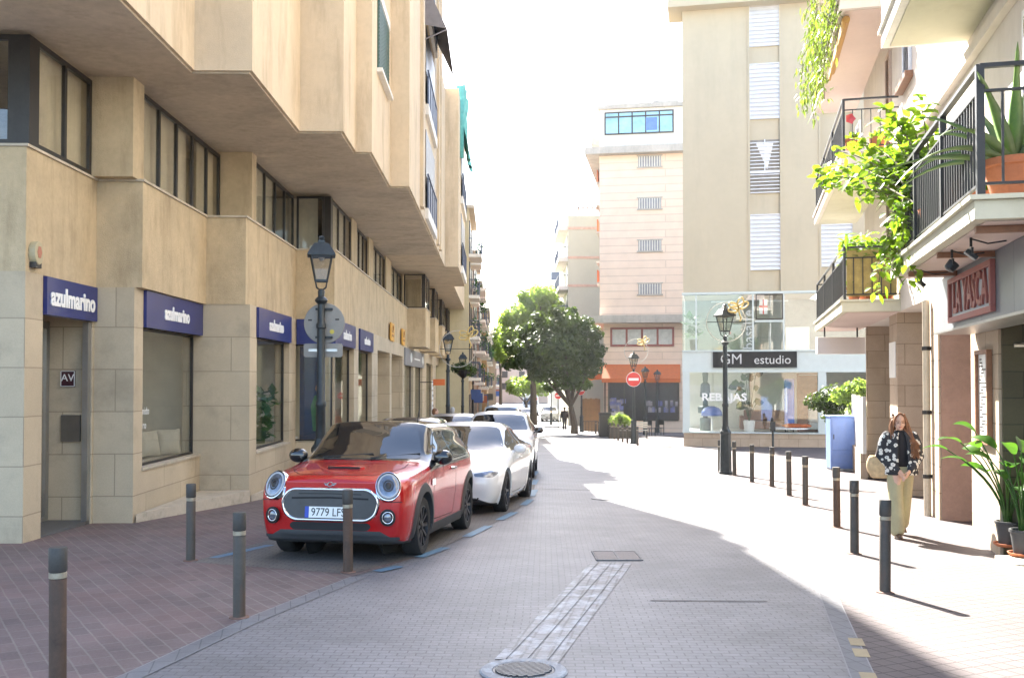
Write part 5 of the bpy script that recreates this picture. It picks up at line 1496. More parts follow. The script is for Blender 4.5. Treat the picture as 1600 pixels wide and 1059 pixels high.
# ------------------------------------------------------------------ generic closed cars
def car(label, ux_, vx_, head, stations, paint, wheels_y, wr, halfw, sy=1, sz=1, ws=None, sides=(), lamps='slim', roof=None, group='cars parked along the left', gh=(4.05,3), detail=True, loc=None, grille=None, mir_pos=(1.5,1.0), spokes=10):
    t = thing('parked_car', label, 'car', (0,0,0), -head, group)
    fwv = Vector((math.sin(head),math.cos(head))); swv = Vector((math.cos(head),-math.sin(head)))
    if loc is None:
        p_ = G(ux_,vx_); c_ = Vector((p_.x,p_.y)) - swv*(halfw-.06) - fwv*wheels_y[0]*sy
    else: c_ = Vector(loc)
    t.location = (c_.x,c_.y,gz(c_.y)); t.scale = (1,sy,sz); t.rotation_euler = (-math.atan(SLOPE) if c_.y < 90 else 0,0,-head)
    s_ = Shell(stations, 4, 6, ws=(1.35,2.1,1.02,.16))
    ar = tuple((y,wr,wr*1.17) for y in wheels_y)
    s_.part('body', lambda p,q: q >= 1.4, paint, t, arches=ar)
    s_.part('underbody', lambda p,q: q < 1.4, M['plastic'], t, arches=ar)
    for y in wheels_y:
        for sd, sg in (('right',1),('left',-1)):
            arch_trim(s_, y, wr, wr*1.15, wr*1.24, sd, paint, t, .006)
            wheel(t, sg*(halfw-.115), y, wr, .21, sg, spokes)
        well(t, y, wr*1.16, halfw*.5, halfw-.03)
    s_.decal('windscreen', ws, 'front', M['carglass'], t, off=.005, rings=6)
    for sd in ('right','left'):
        for o_ in sides: s_.decal('side_window', rpoly(o_,.06), sd, M['carglass'], t, off=.005)
        sg = 1 if sd == 'right' else -1
        mirror(t, sg*(halfw+.08), mir_pos[0], mir_pos[1], roof or paint, 1.05)
        if detail:
            yd = wheels_y[0]+.55
            line_on(s_, [(yd+.1,mir_pos[1]-.08),(yd,.55),(yd+.05,.28),(yd+1.0,.27),(yd+1.05,mir_pos[1]-.06)], sd, .008, M['dgrille'], t)
            h_, _ = s_.cast(yd+.85, mir_pos[1]-.16, sd, .012)
            MB().box(h_.x-.01,h_.y-.09,h_.z-.012,h_.x+.01,h_.y+.09,h_.z+.012).build('door_handle', paint, t, bevel=.004)
    return t, s_
def lampdecal(s_, t, o_, mat=None):
    for oo in (o_, mir(o_)): s_.decal('headlight', rpoly(oo,.02), 'front', mat or M['lens'], t, off=.006)
def plate(s_, t, z, txt=None):
    h_, _ = s_.cast(0,z,'front',.0)
    p_ = MB().box(-.26,-.012,-.056,.26,0,.056).build('number_plate', M['plate'], t); p_.location = (0,h_.y-.012,z)
SED = [(.00,.26,.55,.66,.42,.66,.54,.55,.62,.30,.655,.665),
       (.08,.20,.72,.78,.42,.78,.58,.66,.67,.40,.705,.715),
       (.30,.17,.80,.86,.44,.86,.65,.72,.74,.45,.765,.78),
       (.85,.16,.86,.92,.48,.91,.76,.76,.845,.48,.87,.88),
       (1.30,.16,.88,.925,.50,.915,.84,.78,.92,.52,.945,.955),
       (1.48,.16,.88,.925,.50,.915,.865,.77,.97,.58,1.0,1.02),
       (2.15,.16,.88,.925,.50,.918,.90,.72,1.20,.56,1.36,1.40),
       (2.6,.16,.88,.925,.50,.92,.91,.70,1.22,.55,1.40,1.44),
       (3.2,.16,.88,.925,.50,.92,.92,.69,1.20,.54,1.36,1.40),
       (3.9,.18,.86,.92,.52,.90,.94,.68,1.08,.50,1.17,1.20),
       (4.4,.22,.80,.87,.54,.86,.93,.66,1.02,.46,1.06,1.07),
       (4.69,.32,.68,.76,.55,.75,.80,.58,.90,.40,.94,.95)]
SUV = [(.00,.30,.58,.68,.50,.68,.74,.60,.86,.34,.90,.91),
       (.08,.24,.74,.80,.50,.80,.78,.68,.92,.42,.95,.96),
       (.30,.22,.82,.88,.52,.87,.84,.73,.97,.46,1.0,1.01),
       (.90,.21,.87,.92,.55,.90,.92,.77,1.03,.50,1.06,1.07),
       (1.20,.21,.88,.925,.56,.91,.97,.79,1.07,.54,1.10,1.11),
       (1.36,.21,.88,.925,.56,.91,.98,.78,1.14,.60,1.18,1.20),
       (1.90,.21,.88,.925,.56,.915,1.0,.75,1.34,.60,1.52,1.56),
       (2.4,.21,.88,.925,.56,.92,1.02,.74,1.36,.60,1.56,1.60),
       (3.6,.21,.88,.925,.56,.92,1.03,.73,1.36,.60,1.55,1.59),
       (4.1,.23,.86,.90,.56,.89,1.02,.70,1.33,.57,1.47,1.50),
       (4.35,.28,.80,.85,.56,.84,.96,.66,1.12,.52,1.20,1.22),
       (4.45,.34,.70,.78,.56,.77,.85,.60,.96,.44,1.0,1.01)]
w_sed = rpoly([(-.74,.985),(.74,.985),(.56,1.34),(.3,1.365),(-.3,1.365),(-.56,1.34)],.08,4,5)
w_suv = rpoly([(-.74,1.14),(.74,1.14),(.61,1.48),(.3,1.515),(-.3,1.515),(-.61,1.48)],.07,4,5)
t, s_ = car('white electric saloon with a smooth grille-free nose, parked right behind the red hatchback', 788, 798, math.atan2(.395,2.42), SED, M['paint_white'], (.85,3.72), .335, .925,
    sy=.90, ws=w_sed, sides=[[(1.62,.96),(2.72,1.0),(2.70,1.34),(2.25,1.30)],[(2.80,1.0),(3.75,1.04),(3.35,1.26),(2.80,1.34)]], mir_pos=(1.72,1.0), spokes=5)
s_.decal('headlight', rpoly([(.86,.67),(.74,.70),(.50,.655),(.52,.62),(.80,.60)],.03), 'front', M['hlens'], t, off=.006)
s_.decal('headlight', mir(rpoly([(.86,.67),(.74,.70),(.50,.655),(.52,.62),(.80,.60)],.03)), 'front', M['hlens'], t, off=.006)
sd_ = s_.decal('lower_intake', rpoly([(-.55,.24),(.55,.24),(.6,.29),(-.6,.29)],.03), 'front', M['dgrille'], t, off=.004)
for sx in (1,-1): line_on(s_, [(sx*.70,1.28),(sx*.76,.85),(sx*.68,.36),(sx*.40,.14),(0,.10)], 'top', .008, M['dgrille'], t)
t, s_ = car('white sport utility car with black mirrors, parked behind the white saloon', 832, 746, math.atan2(.12,2.4), SUV, M['paint_white'], (.88,3.5), .345, .925,
    ws=w_suv, sides=[[(1.55,1.10),(2.45,1.12),(2.43,1.48),(2.0,1.46)],[(2.52,1.12),(3.45,1.14),(3.42,1.46),(2.52,1.49)]], mir_pos=(1.55,1.13), roof=M['gloss'])
lampdecal(s_, t, [(.84,.80),(.56,.78),(.56,.70),(.82,.68)]); plate(s_, t, .5)
s_.decal('grille', rpoly([(-.5,.62),(.5,.62),(.46,.8),(-.46,.8)],.05), 'front', M['dgrille'], t)
PG = 'parked cars half hidden in the row'
for (lab, x, y, st, paint, wsx, sdz) in (
    ('charcoal hatchback half hidden between the red car and the white saloon', -2.35, 19.6, SUV, M['paint_dark'], w_suv, .92),
    ('silver car with only its roof showing left of the white cars', -1.75, 25.8, SUV, M['paint_silver'], w_suv, .95),
    ('pale blue van-like car parked behind the white sport utility car', -.45, 36.5, SUV, M['paint_blue'], w_suv, 1.12)):
    t, s_ = car(lab, 0, 0, .02, st, paint, (.88,3.5), .34, .925, ws=wsx, sides=[[(1.55,1.10),(2.45,1.12),(2.43,1.48),(2.0,1.46)],[(2.52,1.12),(3.45,1.14),(3.42,1.46),(2.52,1.49)]], loc=(x,y), sz=sdz, detail=False, mir_pos=(1.55,1.13), roof=M['gloss'])
    lampdecal(s_, t, [(.84,.80),(.56,.78),(.56,.70),(.82,.68)]); plate(s_, t, .5)
for (lab, x, y, paint, st, wsx, hd) in (
    ('white saloon car driving towards the camera far up the street', 1.45, 99, M['paint_white'], SED, w_sed, 0),
    ('white taxi with yellow marked bonnet facing the camera far up the street', 4.05, 101, M['paint_white'], SUV, w_suv, 0)):
    t, s_ = car(lab, 0, 0, hd, st, paint, (.88,3.5), .34, .925, ws=wsx, sides=[], loc=(x,y), detail=False, group='cars far up the street', mir_pos=(1.55,1.1))
    lampdecal(s_, t, [(.84,.72),(.56,.70),(.56,.62),(.82,.60)]); plate(s_, t, .5)
    s_.decal('grille', rpoly([(-.5,.40),(.5,.40),(.46,.5),(-.46,.5)],.03), 'front', M['dgrille'], t)
    if 'taxi' in lab:
        s_.decal('bonnet_marking', rpoly([(-.75,.25),(.75,.25),(.72,1.0),(-.72,1.0)],.1), 'top', pm('taxi_yellow',(.62,.34,.03),.4), t)
# delivery van at the end
t = thing('delivery_van', 'white box van parked behind the cars at the far end of the street', 'van', (2.3,118,gz(118)), 0)
MB().prism_axis([(0,.4),(0,1.1),(.9,1.3),(1.5,2.2),(1.6,2.7),(5,2.7),(5,.4)],-1,1,'x').build('body', M['paint_white'], t, bevel=.05)
m = MB(); m.add([(-.85,.93,1.36),(.85,.93,1.36),(.8,1.44,2.15),(-.8,1.44,2.15)],[(0,1,2,3)]); o = m.build('windscreen', M['carglass'], t); o.location = (0,-.03,.02)
for y in (1,4):
    for sg in (-1,1): wheel(t, sg*.92, y, .35, .2, sg, 6)
m = MB()
for sg in (-1,1): m.box(sg*.9,-.02,.75,sg*.6,.0,.95)
m.build('headlight', M['lens'], t)
# ================================================================== BACKGROUND BLOCKS
kA = -.17; bA = math.atan(kA)
def block(name, label, u0, y0, ang, cat='building'):
    x0 = ux(u0,y0)
    return thing(name, label, cat, (x0,y0,0), ang)
def bxu(x0,y0,ang,u):
    k = (u-800)/F; b = Vector((math.cos(ang),math.sin(ang)))
    return (k*y0-x0)/(b.x-k*b.y)
YB = 66.0; XB = ux(937,YB)
bk = block('apartment_building','pink stone block with barred windows, glazed penthouse and orange awning at the street corner',937,YB,bA)
fu = lambda u: bxu(XB,YB,bA,u)
fz = lambda v,u=1000: zv(v, YB+math.sin(bA)*fu(u))
M['pinkstone'] = brickmat('pink_stone_courses', (.83,.655,.52), (.80,.625,.495), (.67,.52,.41), 9.0, .52, .035, 'wall', rough=.8, bump=.3, var=.1, patch=(.82,.62,.50), patch_amt=.3, patch_scale=.3)
M['paleconc'] = pm('stained_concrete', (.46,.42,.37), .85, var=.2, scale=.8, dirt=(.22,.2,.17), dirt_amt=.5, streak=True)
MB().box(0,0,fz(500),14,22,fz(231)).build('wall', M['pinkstone'], bk)
MB().box(.25,.25,-3.5,14,22,fz(503)).build('ground_wall', M['pinkstone'], bk)
MB().box(-.95,-.7,fz(240),14,22,fz(229)).build('cornice', M['paleconc'], bk)
MB().box(-1.1,-.9,fz(505),14,22,fz(493)).build('canopy_slab', M['paleconc'], bk)
m = MB(); m.box(0,.3,fz(229)+.003,14,20,fz(162)); m.build('penthouse_wall', M['white_wall'], bk)
MB().box(-.15,.1,fz(165),14,20,fz(159)).build('roof', M['paleconc'], bk)
m = MB(); m.box(-.9,4,fz(200),-.003,16,fz(182)); m.build('eave', M['paleconc'], bk)
m = MB(); m.box(fu(946),.8,fz(158.9),fu(1018),1.0,fz(153)); m.box(fu(1020),.8,fz(158.9),fu(1062),.9,fz(151)); m.build('roof_parapet', M['paleconc'], bk)
def gwin(par,x0,x1,z0,z1,n,fm,gm,y=.25,hb=None,name='window',fw=.09):
    m = MB(); m.box(x0,y,z0,x1,y+.06,z0+fw); m.box(x0,y,z1-fw,x1,y+.06,z1); 
    for k in range(n+1):
        xk = x0+(x1-x0)*k/n; m.box(xk-fw/2,y-.002,z0,xk+fw/2,y+.062,z1)
    if hb: m.box(x0,y-.001,hb-.05,x1,y+.061,hb+.05)
    f_ = m.build(name, fm, par); MB().box(x0+.02,y+.025,z0+.02,x1-.02,y+.035,z1-.02).build('pane', gm, f_); return f_
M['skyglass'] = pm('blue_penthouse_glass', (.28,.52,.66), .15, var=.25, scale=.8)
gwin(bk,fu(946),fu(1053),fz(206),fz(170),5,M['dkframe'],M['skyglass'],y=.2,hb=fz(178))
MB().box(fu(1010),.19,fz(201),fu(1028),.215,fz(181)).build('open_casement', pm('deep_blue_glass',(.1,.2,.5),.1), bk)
for v in (251,317,383,451):
    x0,x1,z0,z1 = fu(998),fu(1034),fz(v+8.5),fz(v-7.5)
    w_ = MB().box(x0,-.03,z0,x1,.0,z1).build('window', pm('grey_pane',(.28,.28,.3),.3), bk)
    m = MB(); n = 9
    for k in range(n): m.bar((x0+(x1-x0)*(k+.5)/n,-.06,z0),(x0+(x1-x0)*(k+.5)/n,-.06,z1),.06)
    m.build('bars', M['white_wall'], w_)
    m = MB(); m.box(x0-.1,-.09,z0-.1,x1+.1,-.002,z0-.01); m.box(x0-.1,-.07,z1+.01,x1+.1,-.002,z1+.08); m.build('window_sill', M['paleconc'], bk)
gwin(bk,fu(955),fu(1052),fz(541),fz(511),4,M['brownred'],pm('pale_blind_pane',(.5,.5,.47),.25),y=.18,fw=.14)
# awning
M['orange'] = pm('orange_awning', (.62,.16,.05), .8, var=.1)
def awn(x0,x1,z1,z0,out):
    m = MB(); a=[(x0,.24,z1),(x1,.24,z1),(x1,-out,z0),(x0,-out,z0)]
    m.add(a+[(x,y,z-.04) for x,y,z in a],[(0,1,2,3),(7,6,5,4),(0,4,5,1),(1,5,6,2),(2,6,7,3),(3,7,4,0)])
    m.box(x0,-out-.02,z0-.28,x1,-out,z0-.03); return m
awn(fu(942),fu(1063),fz(569),fz(591),1.1).build('awning', M['orange'], bk)
m = MB(); a=[(.24,.2,fz(569)),(.24,6,fz(569)),(-1.0,6,fz(593)),(-1.0,.2,fz(593))]
m.add(a+[(x,y,z-.04) for x,y,z in a],[(0,1,2,3),(7,6,5,4),(0,4,5,1),(1,5,6,2),(2,6,7,3),(3,7,4,0)]); m.add([(.24,.19,fz(569)),(-1.0,.19,fz(593)),(.24,.19,fz(593))],[(0,1,2)])
m.build('awning', M['orange'], bk)
m = MB(); m.box(fu(951),.20,fz(655),fu(1060),.245,fz(597)); sf = m.build('shop_window', pm('shop_dark_glass',(.035,.035,.045),.12), bk)
m = MB()
for u in (951,975,1008,1060): m.box(fu(u)-.05,.14,fz(655),fu(u)+.05,.197,fz(597))
m.box(fu(951),.15,fz(657),fu(1060),.196,fz(655)); m.box(fu(951),.15,fz(598),fu(1060),.196,fz(596.5)); m.build('frame', M['dkframe'], sf)
rnd = random.Random(12)
m1 = MB(); m2 = MB()
for k in range(26):
    x = rnd.uniform(fu(1010),fu(1058)); z = rnd.choice([fz(644),fz(634)]); (m1 if k%3 else m2).box(x-.09,.185,z,x+.09,.199,z+rnd.uniform(.25,.42))
for k in range(14):
    x = rnd.uniform(fu(953),fu(974)); z = rnd.uniform(fz(654),fz(628)); (m1 if k%2 else m2).box(x-.2,.185,z,x+.2,.199,z+.3)
m1.build_each('display_goods', pm('pale_goods',(.45,.42,.45),.6,var=.4,scale=4), sf); m2.build_each('display_goods', pm('coloured_goods',(.2,.22,.45),.6,var=.5,scale=4), sf)
m = MB(); m.box(fu(944),.1,fz(668),fu(946),.2,fz(572)); m.build('drain_pipe', M['black'], bk)
# balconies on its street side
for i,v in enumerate((262,300,345,395,430)):
    m = MB(); m.box(-.55,4,fz(v+3),-.003,9,fz(v)); m.build('balcony', M['paleconc'], bk)
    if i % 2 == 0: MB().box(-.5,4.1,fz(v)-.2+.2,-.42,8.9,fz(v)+.9).build('balcony_screen', M['orange'], bk)

# beige block behind it
YC = 88.0; XC = ux(888,YC)
bc = block('apartment_building','pale green-beige block with pink bands and a roof pergola behind the pink stone block',888,YC,0)
cu = lambda u: ux(u,YC)-XC
cz = lambda v: zv(v,YC)
MB().box(0,0,-4,8,16,cz(336)).build('wall', pm('pale_olive_render',(.47,.45,.35),.9,var=.06,scale=.4), bc)
m = MB()
for v in (356,402,446): m.box(-.02,-.06,cz(v+2),8,-.002,cz(v-2))
m.build('string_course', pm('pink_band',(.55,.36,.27),.9), bc)
for v,out in ((352,.9),(401,.9),(446,.9),(494,.9)):
    m = MB(); m.box(-out,.3,cz(v+6),-.003,9,cz(v)); sl = m.build('balcony', M['stucco_r'], bc)
    m = MB(); m.bar((-out+.05,.35,cz(v)+1),(-out+.05,9,cz(v)+1),.06); m.bar((-out+.05,.35,cz(v)+1),(0,.35,cz(v)+1),.06)
    for k in range(12): m.bar((-out+.05,.35+k*.75,cz(v)),(-out+.05,.35+k*.75,cz(v)+1),.04)
    for k in range(4): m.bar((-out*(k/4)-.03,.35,cz(v)),(-out*(k/4)-.03,.35,cz(v)+1),.04)
    m.build('railing', M['rail'], sl)
    m = MB(); m.box(.0,.8,cz(v)+.05,-.03,3,cz(v)+2.1); m.build('window', M['dkframe'], bc)
m = MB()
for k in range(5): m.bar((cu(905)+k*.42,.3,cz(322)),(cu(905)+k*.42,5,cz(322)),.09)
for x in (cu(905),cu(934)):
    for y in (.4,4.8): m.bar((x,y,cz(336)),(x,y,cz(322)),.1)
m.bar((cu(903),.4,cz(323)),(cu(936),.4,cz(323)),.1); m.bar((cu(903),4.8,cz(323)),(cu(936),4.8,cz(323)),.1); m.build('pergola', M['wood'], bc)
# white house behind
t = block('apartment_building','small white block with a dark roof terrace seen above the dark tree',861,118,0)
wz = lambda v: zv(v,118)
MB().box(0,0,-4,4,10,wz(437)).build('wall', M['white_wall'], t)
m = MB(); m.bar((.05,.05,wz(437)),(.05,.05,wz(422)),.1); m.box(0,.3,wz(436.9),4,.5,wz(424)); m.build('terrace_screen', M['rail'], t)
m = MB(); 
for v in (450,465): m.box(1.0,-.03,wz(v+4),1.5,-.002,wz(v-4))
m.build('window', M['dkframe'], t)
# end of the street
t = block('apartment_building','low pink house closing the far end of the street behind the vans',768,185,0)
ez = lambda v: zv(v,185)
MB().box(0,0,-4,20,8,ez(566)).build('wall', pm('pink_house_wall',(.45,.33,.26),.9,var=.12,scale=.4), t)
MB().box(-.3,-.4,ez(566)+.003,20.3,8.2,ez(562)).build('roof', M['terracotta'], t)
for k in range(5):
    for v in (585,603): 
        w_ = MB().box(2+k*3.3,-.05,ez(v+5),3.1+k*3.3,-.002,ez(v-5)).build('window', M['dkframe'], t)
# timber hoarding beside the tree
a = AT(912,668,67); 
t = thing('timber_hoarding','plain brown timber hoarding between the tree trunk and the orange awning','hoarding',(ux(909,69),69,gz(69)),0)
m = MB(); 
for k in range(7): m.box(k*.19,0,0,k*.19+.185,.05,2.3+.05*(k%2))
m.build('board', pm('brown_boards',(.24,.15,.07),.8,var=.3,scale=3), t)

# ================================================================== TREES
def crown(m, blobs, n, size, rnd, flat=.55):
    tot = sum(b[3]**2 for b in blobs)
    for (cx,cy_,cz_,r,sq) in blobs:
        for _ in range(int(n*r*r/tot)):
            d = Vector((rnd.gauss(0,1),rnd.gauss(0,1),rnd.gauss(0,1))).normalized()
            q = r*(rnd.random()**.33)*(1+.13*math.sin(d.x*7+cx)*math.cos(d.z*6+cy_))
            p = Vector((cx,cy_,cz_))+Vector((d.x*q,d.y*q,d.z*q*sq))
            nrm = (d+Vector((rnd.gauss(0,.5),rnd.gauss(0,.5),rnd.gauss(0,.5)+.4))).normalized()
            e1 = nrm.cross(Vector((rnd.gauss(0,1),rnd.gauss(0,1),rnd.gauss(0,1)))).normalized(); e2 = nrm.cross(e1)
            s_ = size*rnd.uniform(.6,1.3)
            o = len(m.v)
            m.v += [tuple(p-e1*s_), tuple(p+e2*s_*flat+nrm*s_*.15), tuple(p+e1*s_), tuple(p-e2*s_*flat+nrm*s_*.15)]
            m.f.append((o,o+1,o+2,o+3))
M['leaf_dark'] = leafmat('dark_ficus_leaves', (.03,.052,.017), (.09,.125,.04), .32, scale=.8)
M['leaf_mid'] = leafmat('mid_green_leaves', (.16,.22,.08), (.30,.36,.16), .65, scale=.6)
M['leaf_pale'] = leafmat('pale_green_leaves', (.14,.20,.06), (.30,.36,.14), .6, scale=.6)
def tree(label, u, y, blobs_px, n, size, mat, trunk_r, seed, group=None, lean=0):
    """blobs as picture points (u, v, radius px, squash) at about distance y"""
    rnd = random.Random(seed); x = ux(u,y)
    t = thing('street_tree', label, 'tree', (x,y,gz(y)), 0, group)
    z0 = gz(y); bl = []
    for (bu,bv,br,sq) in blobs_px:
        dy = rnd.uniform(-1.2,1.2)
        bl.append((ux(bu,y)-x, dy, zv(bv,y)-z0, br/F*y, sq))
    m = MB(); crown(m, bl, n, size, rnd); m.build('crown', mat, t)
    zc = sum(b[2] for b in bl)/len(bl); zl_ = min(b[2]-b[3]*.4 for b in bl)
    m = MB(); fork = zl_*.62
    m.tube([(0,0,-.2),(.02,0,fork*.3),(.04+lean,.0,fork*.7),(lean*1.5,0,fork)],[trunk_r*1.5,trunk_r*1.1,trunk_r,trunk_r*.9],10)
    for b in bl[:9]:
        e = Vector((b[0]*.8,b[1]*.8,b[2])); s0 = Vector((lean*1.5,0,fork)); mid = s0*.5+e*.5+Vector((rnd.uniform(-.2,.2),0,-.1*b[3]))
        m.tube([s0,mid,e],[trunk_r*.55,trunk_r*.35,trunk_r*.1],7)
    m.build('trunk', M['bark'], t)
    return t
tree('large dark ficus with a dense round crown standing before the pink stone block', 897, 62,
     [(865,548,48,.85),(903,545,38,.95),(832,548,33,.8),(815,560,22,.8),(880,508,28,.7),(850,510,25,.7),(912,508,22,.75),(925,570,20,1),(890,592,28,.7),(845,585,24,.55),(800,545,13,1),(928,522,14,1),(822,518,16,.8),(868,488,13,.8),(893,487,12,.8),(840,497,12,.8),(796,570,11,.8),(935,548,11,1),(915,600,13,.7),(862,604,14,.6)], 10500, .17, M['leaf_dark'], .20, 21, lean=-.15)
tree('tall pale green tree rising behind the dark ficus', 833, 92,
     [(835,485,30,.9),(808,495,22,1),(850,463,22,.8),(825,462,18,.8),(795,530,20,1.1),(815,540,24,1),(862,478,20,1),(790,500,12,1),(838,450,10,.8),(785,555,12,1)], 5000, .24, M['leaf_mid'], .3, 22, 'trees beyond the ficus')
tree('small bright green tree low behind the ficus trunk', 822, 106,
     [(815,603,24,.7),(836,600,22,.7),(850,608,14,.8),(802,607,12,.8)], 2200, .2, M['leaf_pale'], .16, 23, 'trees beyond the ficus')
tree('slim green tree on the left edge of the far trees', 782, 128,
     [(783,520,14,1.3),(778,545,14,1.2),(787,500,10,1.2),(772,535,10,1)], 1500, .28, M['leaf_mid'], .2, 24, 'trees beyond the ficus')
# ================================================================== STREET FURNITURE
def bollard_proto():
    t = thing('bollard','','bollard',(0,0,0))
    m = MB(); m.lathe([(.050,-.08),(.050,.66),(.047,.665)],20); m.build('post', M['bolpost'], t, autosm=40)
    MB().lathe([(.0485,.667),(.0515,.67),(.0515,.70),(.0485,.703)],20,cap=True).build('reflective_band', M['band'], t, autosm=40)
    m = MB(); m.lathe([(.050,.705),(.0535,.71),(.0535,.846),(.049,.853),(0,.855)],20); m.build('cap', M['bolcap'], t, autosm=40)
    m = MB(); m.lathe([(.085,-.06),(.08,.012),(.0505,.016)],18,cap=False); m.build('footing', M['rustfoot'], t)
    return t
M['bolpost'] = pm('grey_painted_steel', (.068,.058,.047), .65, .0, var=.25, scale=5, dirt=(.14,.055,.025), dirt_amt=.55, bump=.1, streak=True)
M['bolrust'] = pm('rusted_steel', (.085,.05,.033), .8, .0, var=.35, scale=5, dirt=(.05,.048,.042), dirt_amt=.7, bump=.15, streak=True)
M['bolcap'] = pm('grey_cap_paint', (.055,.050,.044), .6, .0, var=.25, scale=9)
M['band'] = pm('brass_reflective_band', (.36,.31,.23), .45, .3, var=.3, scale=20)
M['rustfoot'] = pm('rust_stained_footing', (.17,.10,.075), .9, var=.3, scale=9)
LB_ = 'bollards along the street'
bp = None
def put_bollard(u, v, label, hs=1.0, rot=0):
    global bp
    rusty = 'rusty' in label
    if bp is None: bp = {}
    if rusty not in bp:
        keep = M['bolpost']
        if rusty: M['bolpost'] = M['bolrust']
        bp[rusty] = o = bollard_proto(); M['bolpost'] = keep
    else: o = copy_tree(bp[rusty])
    q = G(u,v); o.location = q; o.scale = (1,1,hs); o.rotation_euler = (R(random.uniform(-.6,.6)),R(random.uniform(-.6,.6)),rot); tag(o, label, 'bollard', LB_)
for u,v,l in ((95,1072,'rusty grey bollard cut by the bottom edge at the far left'),
    (376,963,'grey bollard on the red pavement left of the red car, with clean shaft'),
    (545,893,'rusty brown bollard standing in front of the red car number plate'),
    (300,875,'grey bollard on the red pavement nearest the shop window with cushions'),
    (1380,924,'nearest bollard on the right, with the longest shadow'),
    (1333,864,'second bollard from the camera along the right kerb'),
    (1306,823,'third bollard from the camera along the right kerb, rusty shaft'),
    (1257,789,'bollard in front of the blue cabinet, fourth along the right kerb'),
    (1232,774,'bollard fifth along the right kerb, left of the blue cabinet'),
    (1205,760,'bollard sixth along the right kerb, in line with the box post'),
    (1174,753,'second bollard to the right of the near right lamp post'),
    (1147,743,'bollard just right of the base of the near right lamp post'),
    (1124,738,'bollard just left of the base of the near right lamp post')):
    put_bollard(u,v,l,1,random.uniform(0,6))
for k,(u,v) in enumerate(((931,678),(936,680),(944,682),(953,684.6),(959.5,686),(965.5,688.5),(972.5,690.6),(980,692.5),(996,696))):
    put_bollard(u,v,'thin dark bollard in the close row beside the planter up the street, number %d from the left' % (k+1) if False else
      ['leftmost bollard of the far close row, by the grey bin','bollard of the far row second from the grey bin','bollard of the far row just right of the grey bin','bollard of the far row at the left edge of the planter','bollard of the far row before the planter bush, left one','bollard of the far row before the planter bush, middle one','bollard of the far row before the planter bush, right one','bollard of the far row next left of the no entry lamp','bollard right of the foot of the no entry lamp'][k])

def lamp_proto():
    t = thing('street_lamp','','street lamp',(0,0,0))
    m = MB(); m.lathe([(.18,-.1),(.18,.06),(.155,.09),(.15,.50),(.14,.75),(.13,1.0),(.145,1.03),(.145,1.08),(.10,1.14),(.085,1.22)],8); m.build('base', M['lampiron'], t)
    m = MB(); m.lathe([(.076,1.10),(.07,1.7),(.082,1.72),(.082,1.78),(.066,1.80),(.058,2.9),(.077,2.92),(.077,2.97),(.056,3.0),(.052,3.28),(.085,3.31),(.10,3.34),(.085,3.37),(.05,3.40),(.055,3.48),(.03,3.52)],14); m.build('pole', M['lampiron'], t, autosm=40)
    ln = MB(); z0, z1 = 3.64, 4.02; r0, r1 = .125, .225
    for k in range(4):
        a = PI/4+k*PI/2; a2 = a+PI/2; c0,s0_ = math.cos(a),math.sin(a); c1,s1_ = math.cos(a2),math.sin(a2)
        ln.bar((r0*c0,r0*s0_,z0),(r1*c0,r1*s0_,z1),.022); ln.bar((r0*c0,r0*s0_,z0),(r0*c1,r0*s1_,z0),.03); ln.bar((r1*c0,r1*s0_,z1),(r1*c1,r1*s1_,z1),.03)
        ln.tube([(.03*c0,.03*s0_,3.50),(.10*c0,.10*s0_,3.54),(r0*c0,r0*s0_,z0)],.012,6)
    l_ = ln.build('lantern_frame', M['lampiron'], t)
    m = MB(); q = .975
    vs = []
    for rr,z in ((r0*q,z0+.01),(r1*q,z1-.01)):
        for k in range(4): vs.append((rr*math.cos(PI/4+k*PI/2),rr*math.sin(PI/4+k*PI/2),z))
    m.add(vs,[(0,1,5,4),(1,2,6,5),(2,3,7,6),(3,0,4,7)]); m.build('glass', M['lampglass'], l_)
    m = MB(); m.lathe([(.30,4.02),(.29,4.05),(.19,4.17),(.15,4.21),(.075,4.225),(.07,4.26),(.045,4.28),(.06,4.305),(.03,4.335),(0,4.34)],4); 
    o = m.build('roof', M['lampiron'], t); o.rotation_euler = (0,0,PI/4)
    m = MB(); m.lathe([(.05,4.0),(.045,3.985),(.03,3.96),(0,3.95)],10); m.build('bulb', M['alu'], t, smooth=True)
    return t
M['lampglass'] = glassmat('lantern_glass', (.85,.85,.80), .10)
lp = None
def put_lamp(x, y, label, rot=0, s=1):
    global lp
    if lp is None: lp = o = lamp_proto()
    else: o = copy_tree(lp)
    o.location = (x,y,gz(y)); o.rotation_euler = (0,0,rot); o.scale = (s,s,s); tag(o, label, 'street lamp', 'classic lantern street lamps'); return o
def lampG(u,v): q = G(u,v); return q.x,q.y
xl1, yl1_ = ux(501.5,14.75), 14.75
put_lamp(xl1,yl1_,'big lantern street lamp behind the red car, carrying the round sign back',.2)
x3,y3 = lampG(1133,740); put_lamp(x3,y3,'dark lantern street lamp in front of the glass furniture shop, with a wreath',.35)
x4 = ux(700,33); put_lamp(x4,33,'lantern street lamp on the left beyond the white cars, second on that side',.1)
put_lamp(ux(723,46),46,'lantern street lamp on the left with a hanging flower basket',.1)
put_lamp(ux(739,66),66,'small lantern street lamp farthest along the left pavement',.1)
x6,y6 = lampG(990,693); put_lamp(x6,y6,'lantern street lamp with red no entry disc and wreath, mid right',.3,.99)
put_lamp(ux(907,67),66,'lantern street lamp with no entry disc beside the ficus trunk',.3,.98)
put_lamp(ux(1008,60),60,'lantern street lamp before the dark shop, left of two',.3,.98)
put_lamp(ux(1027,64),64,'lantern street lamp before the dark shop, right of two',.3,.97)
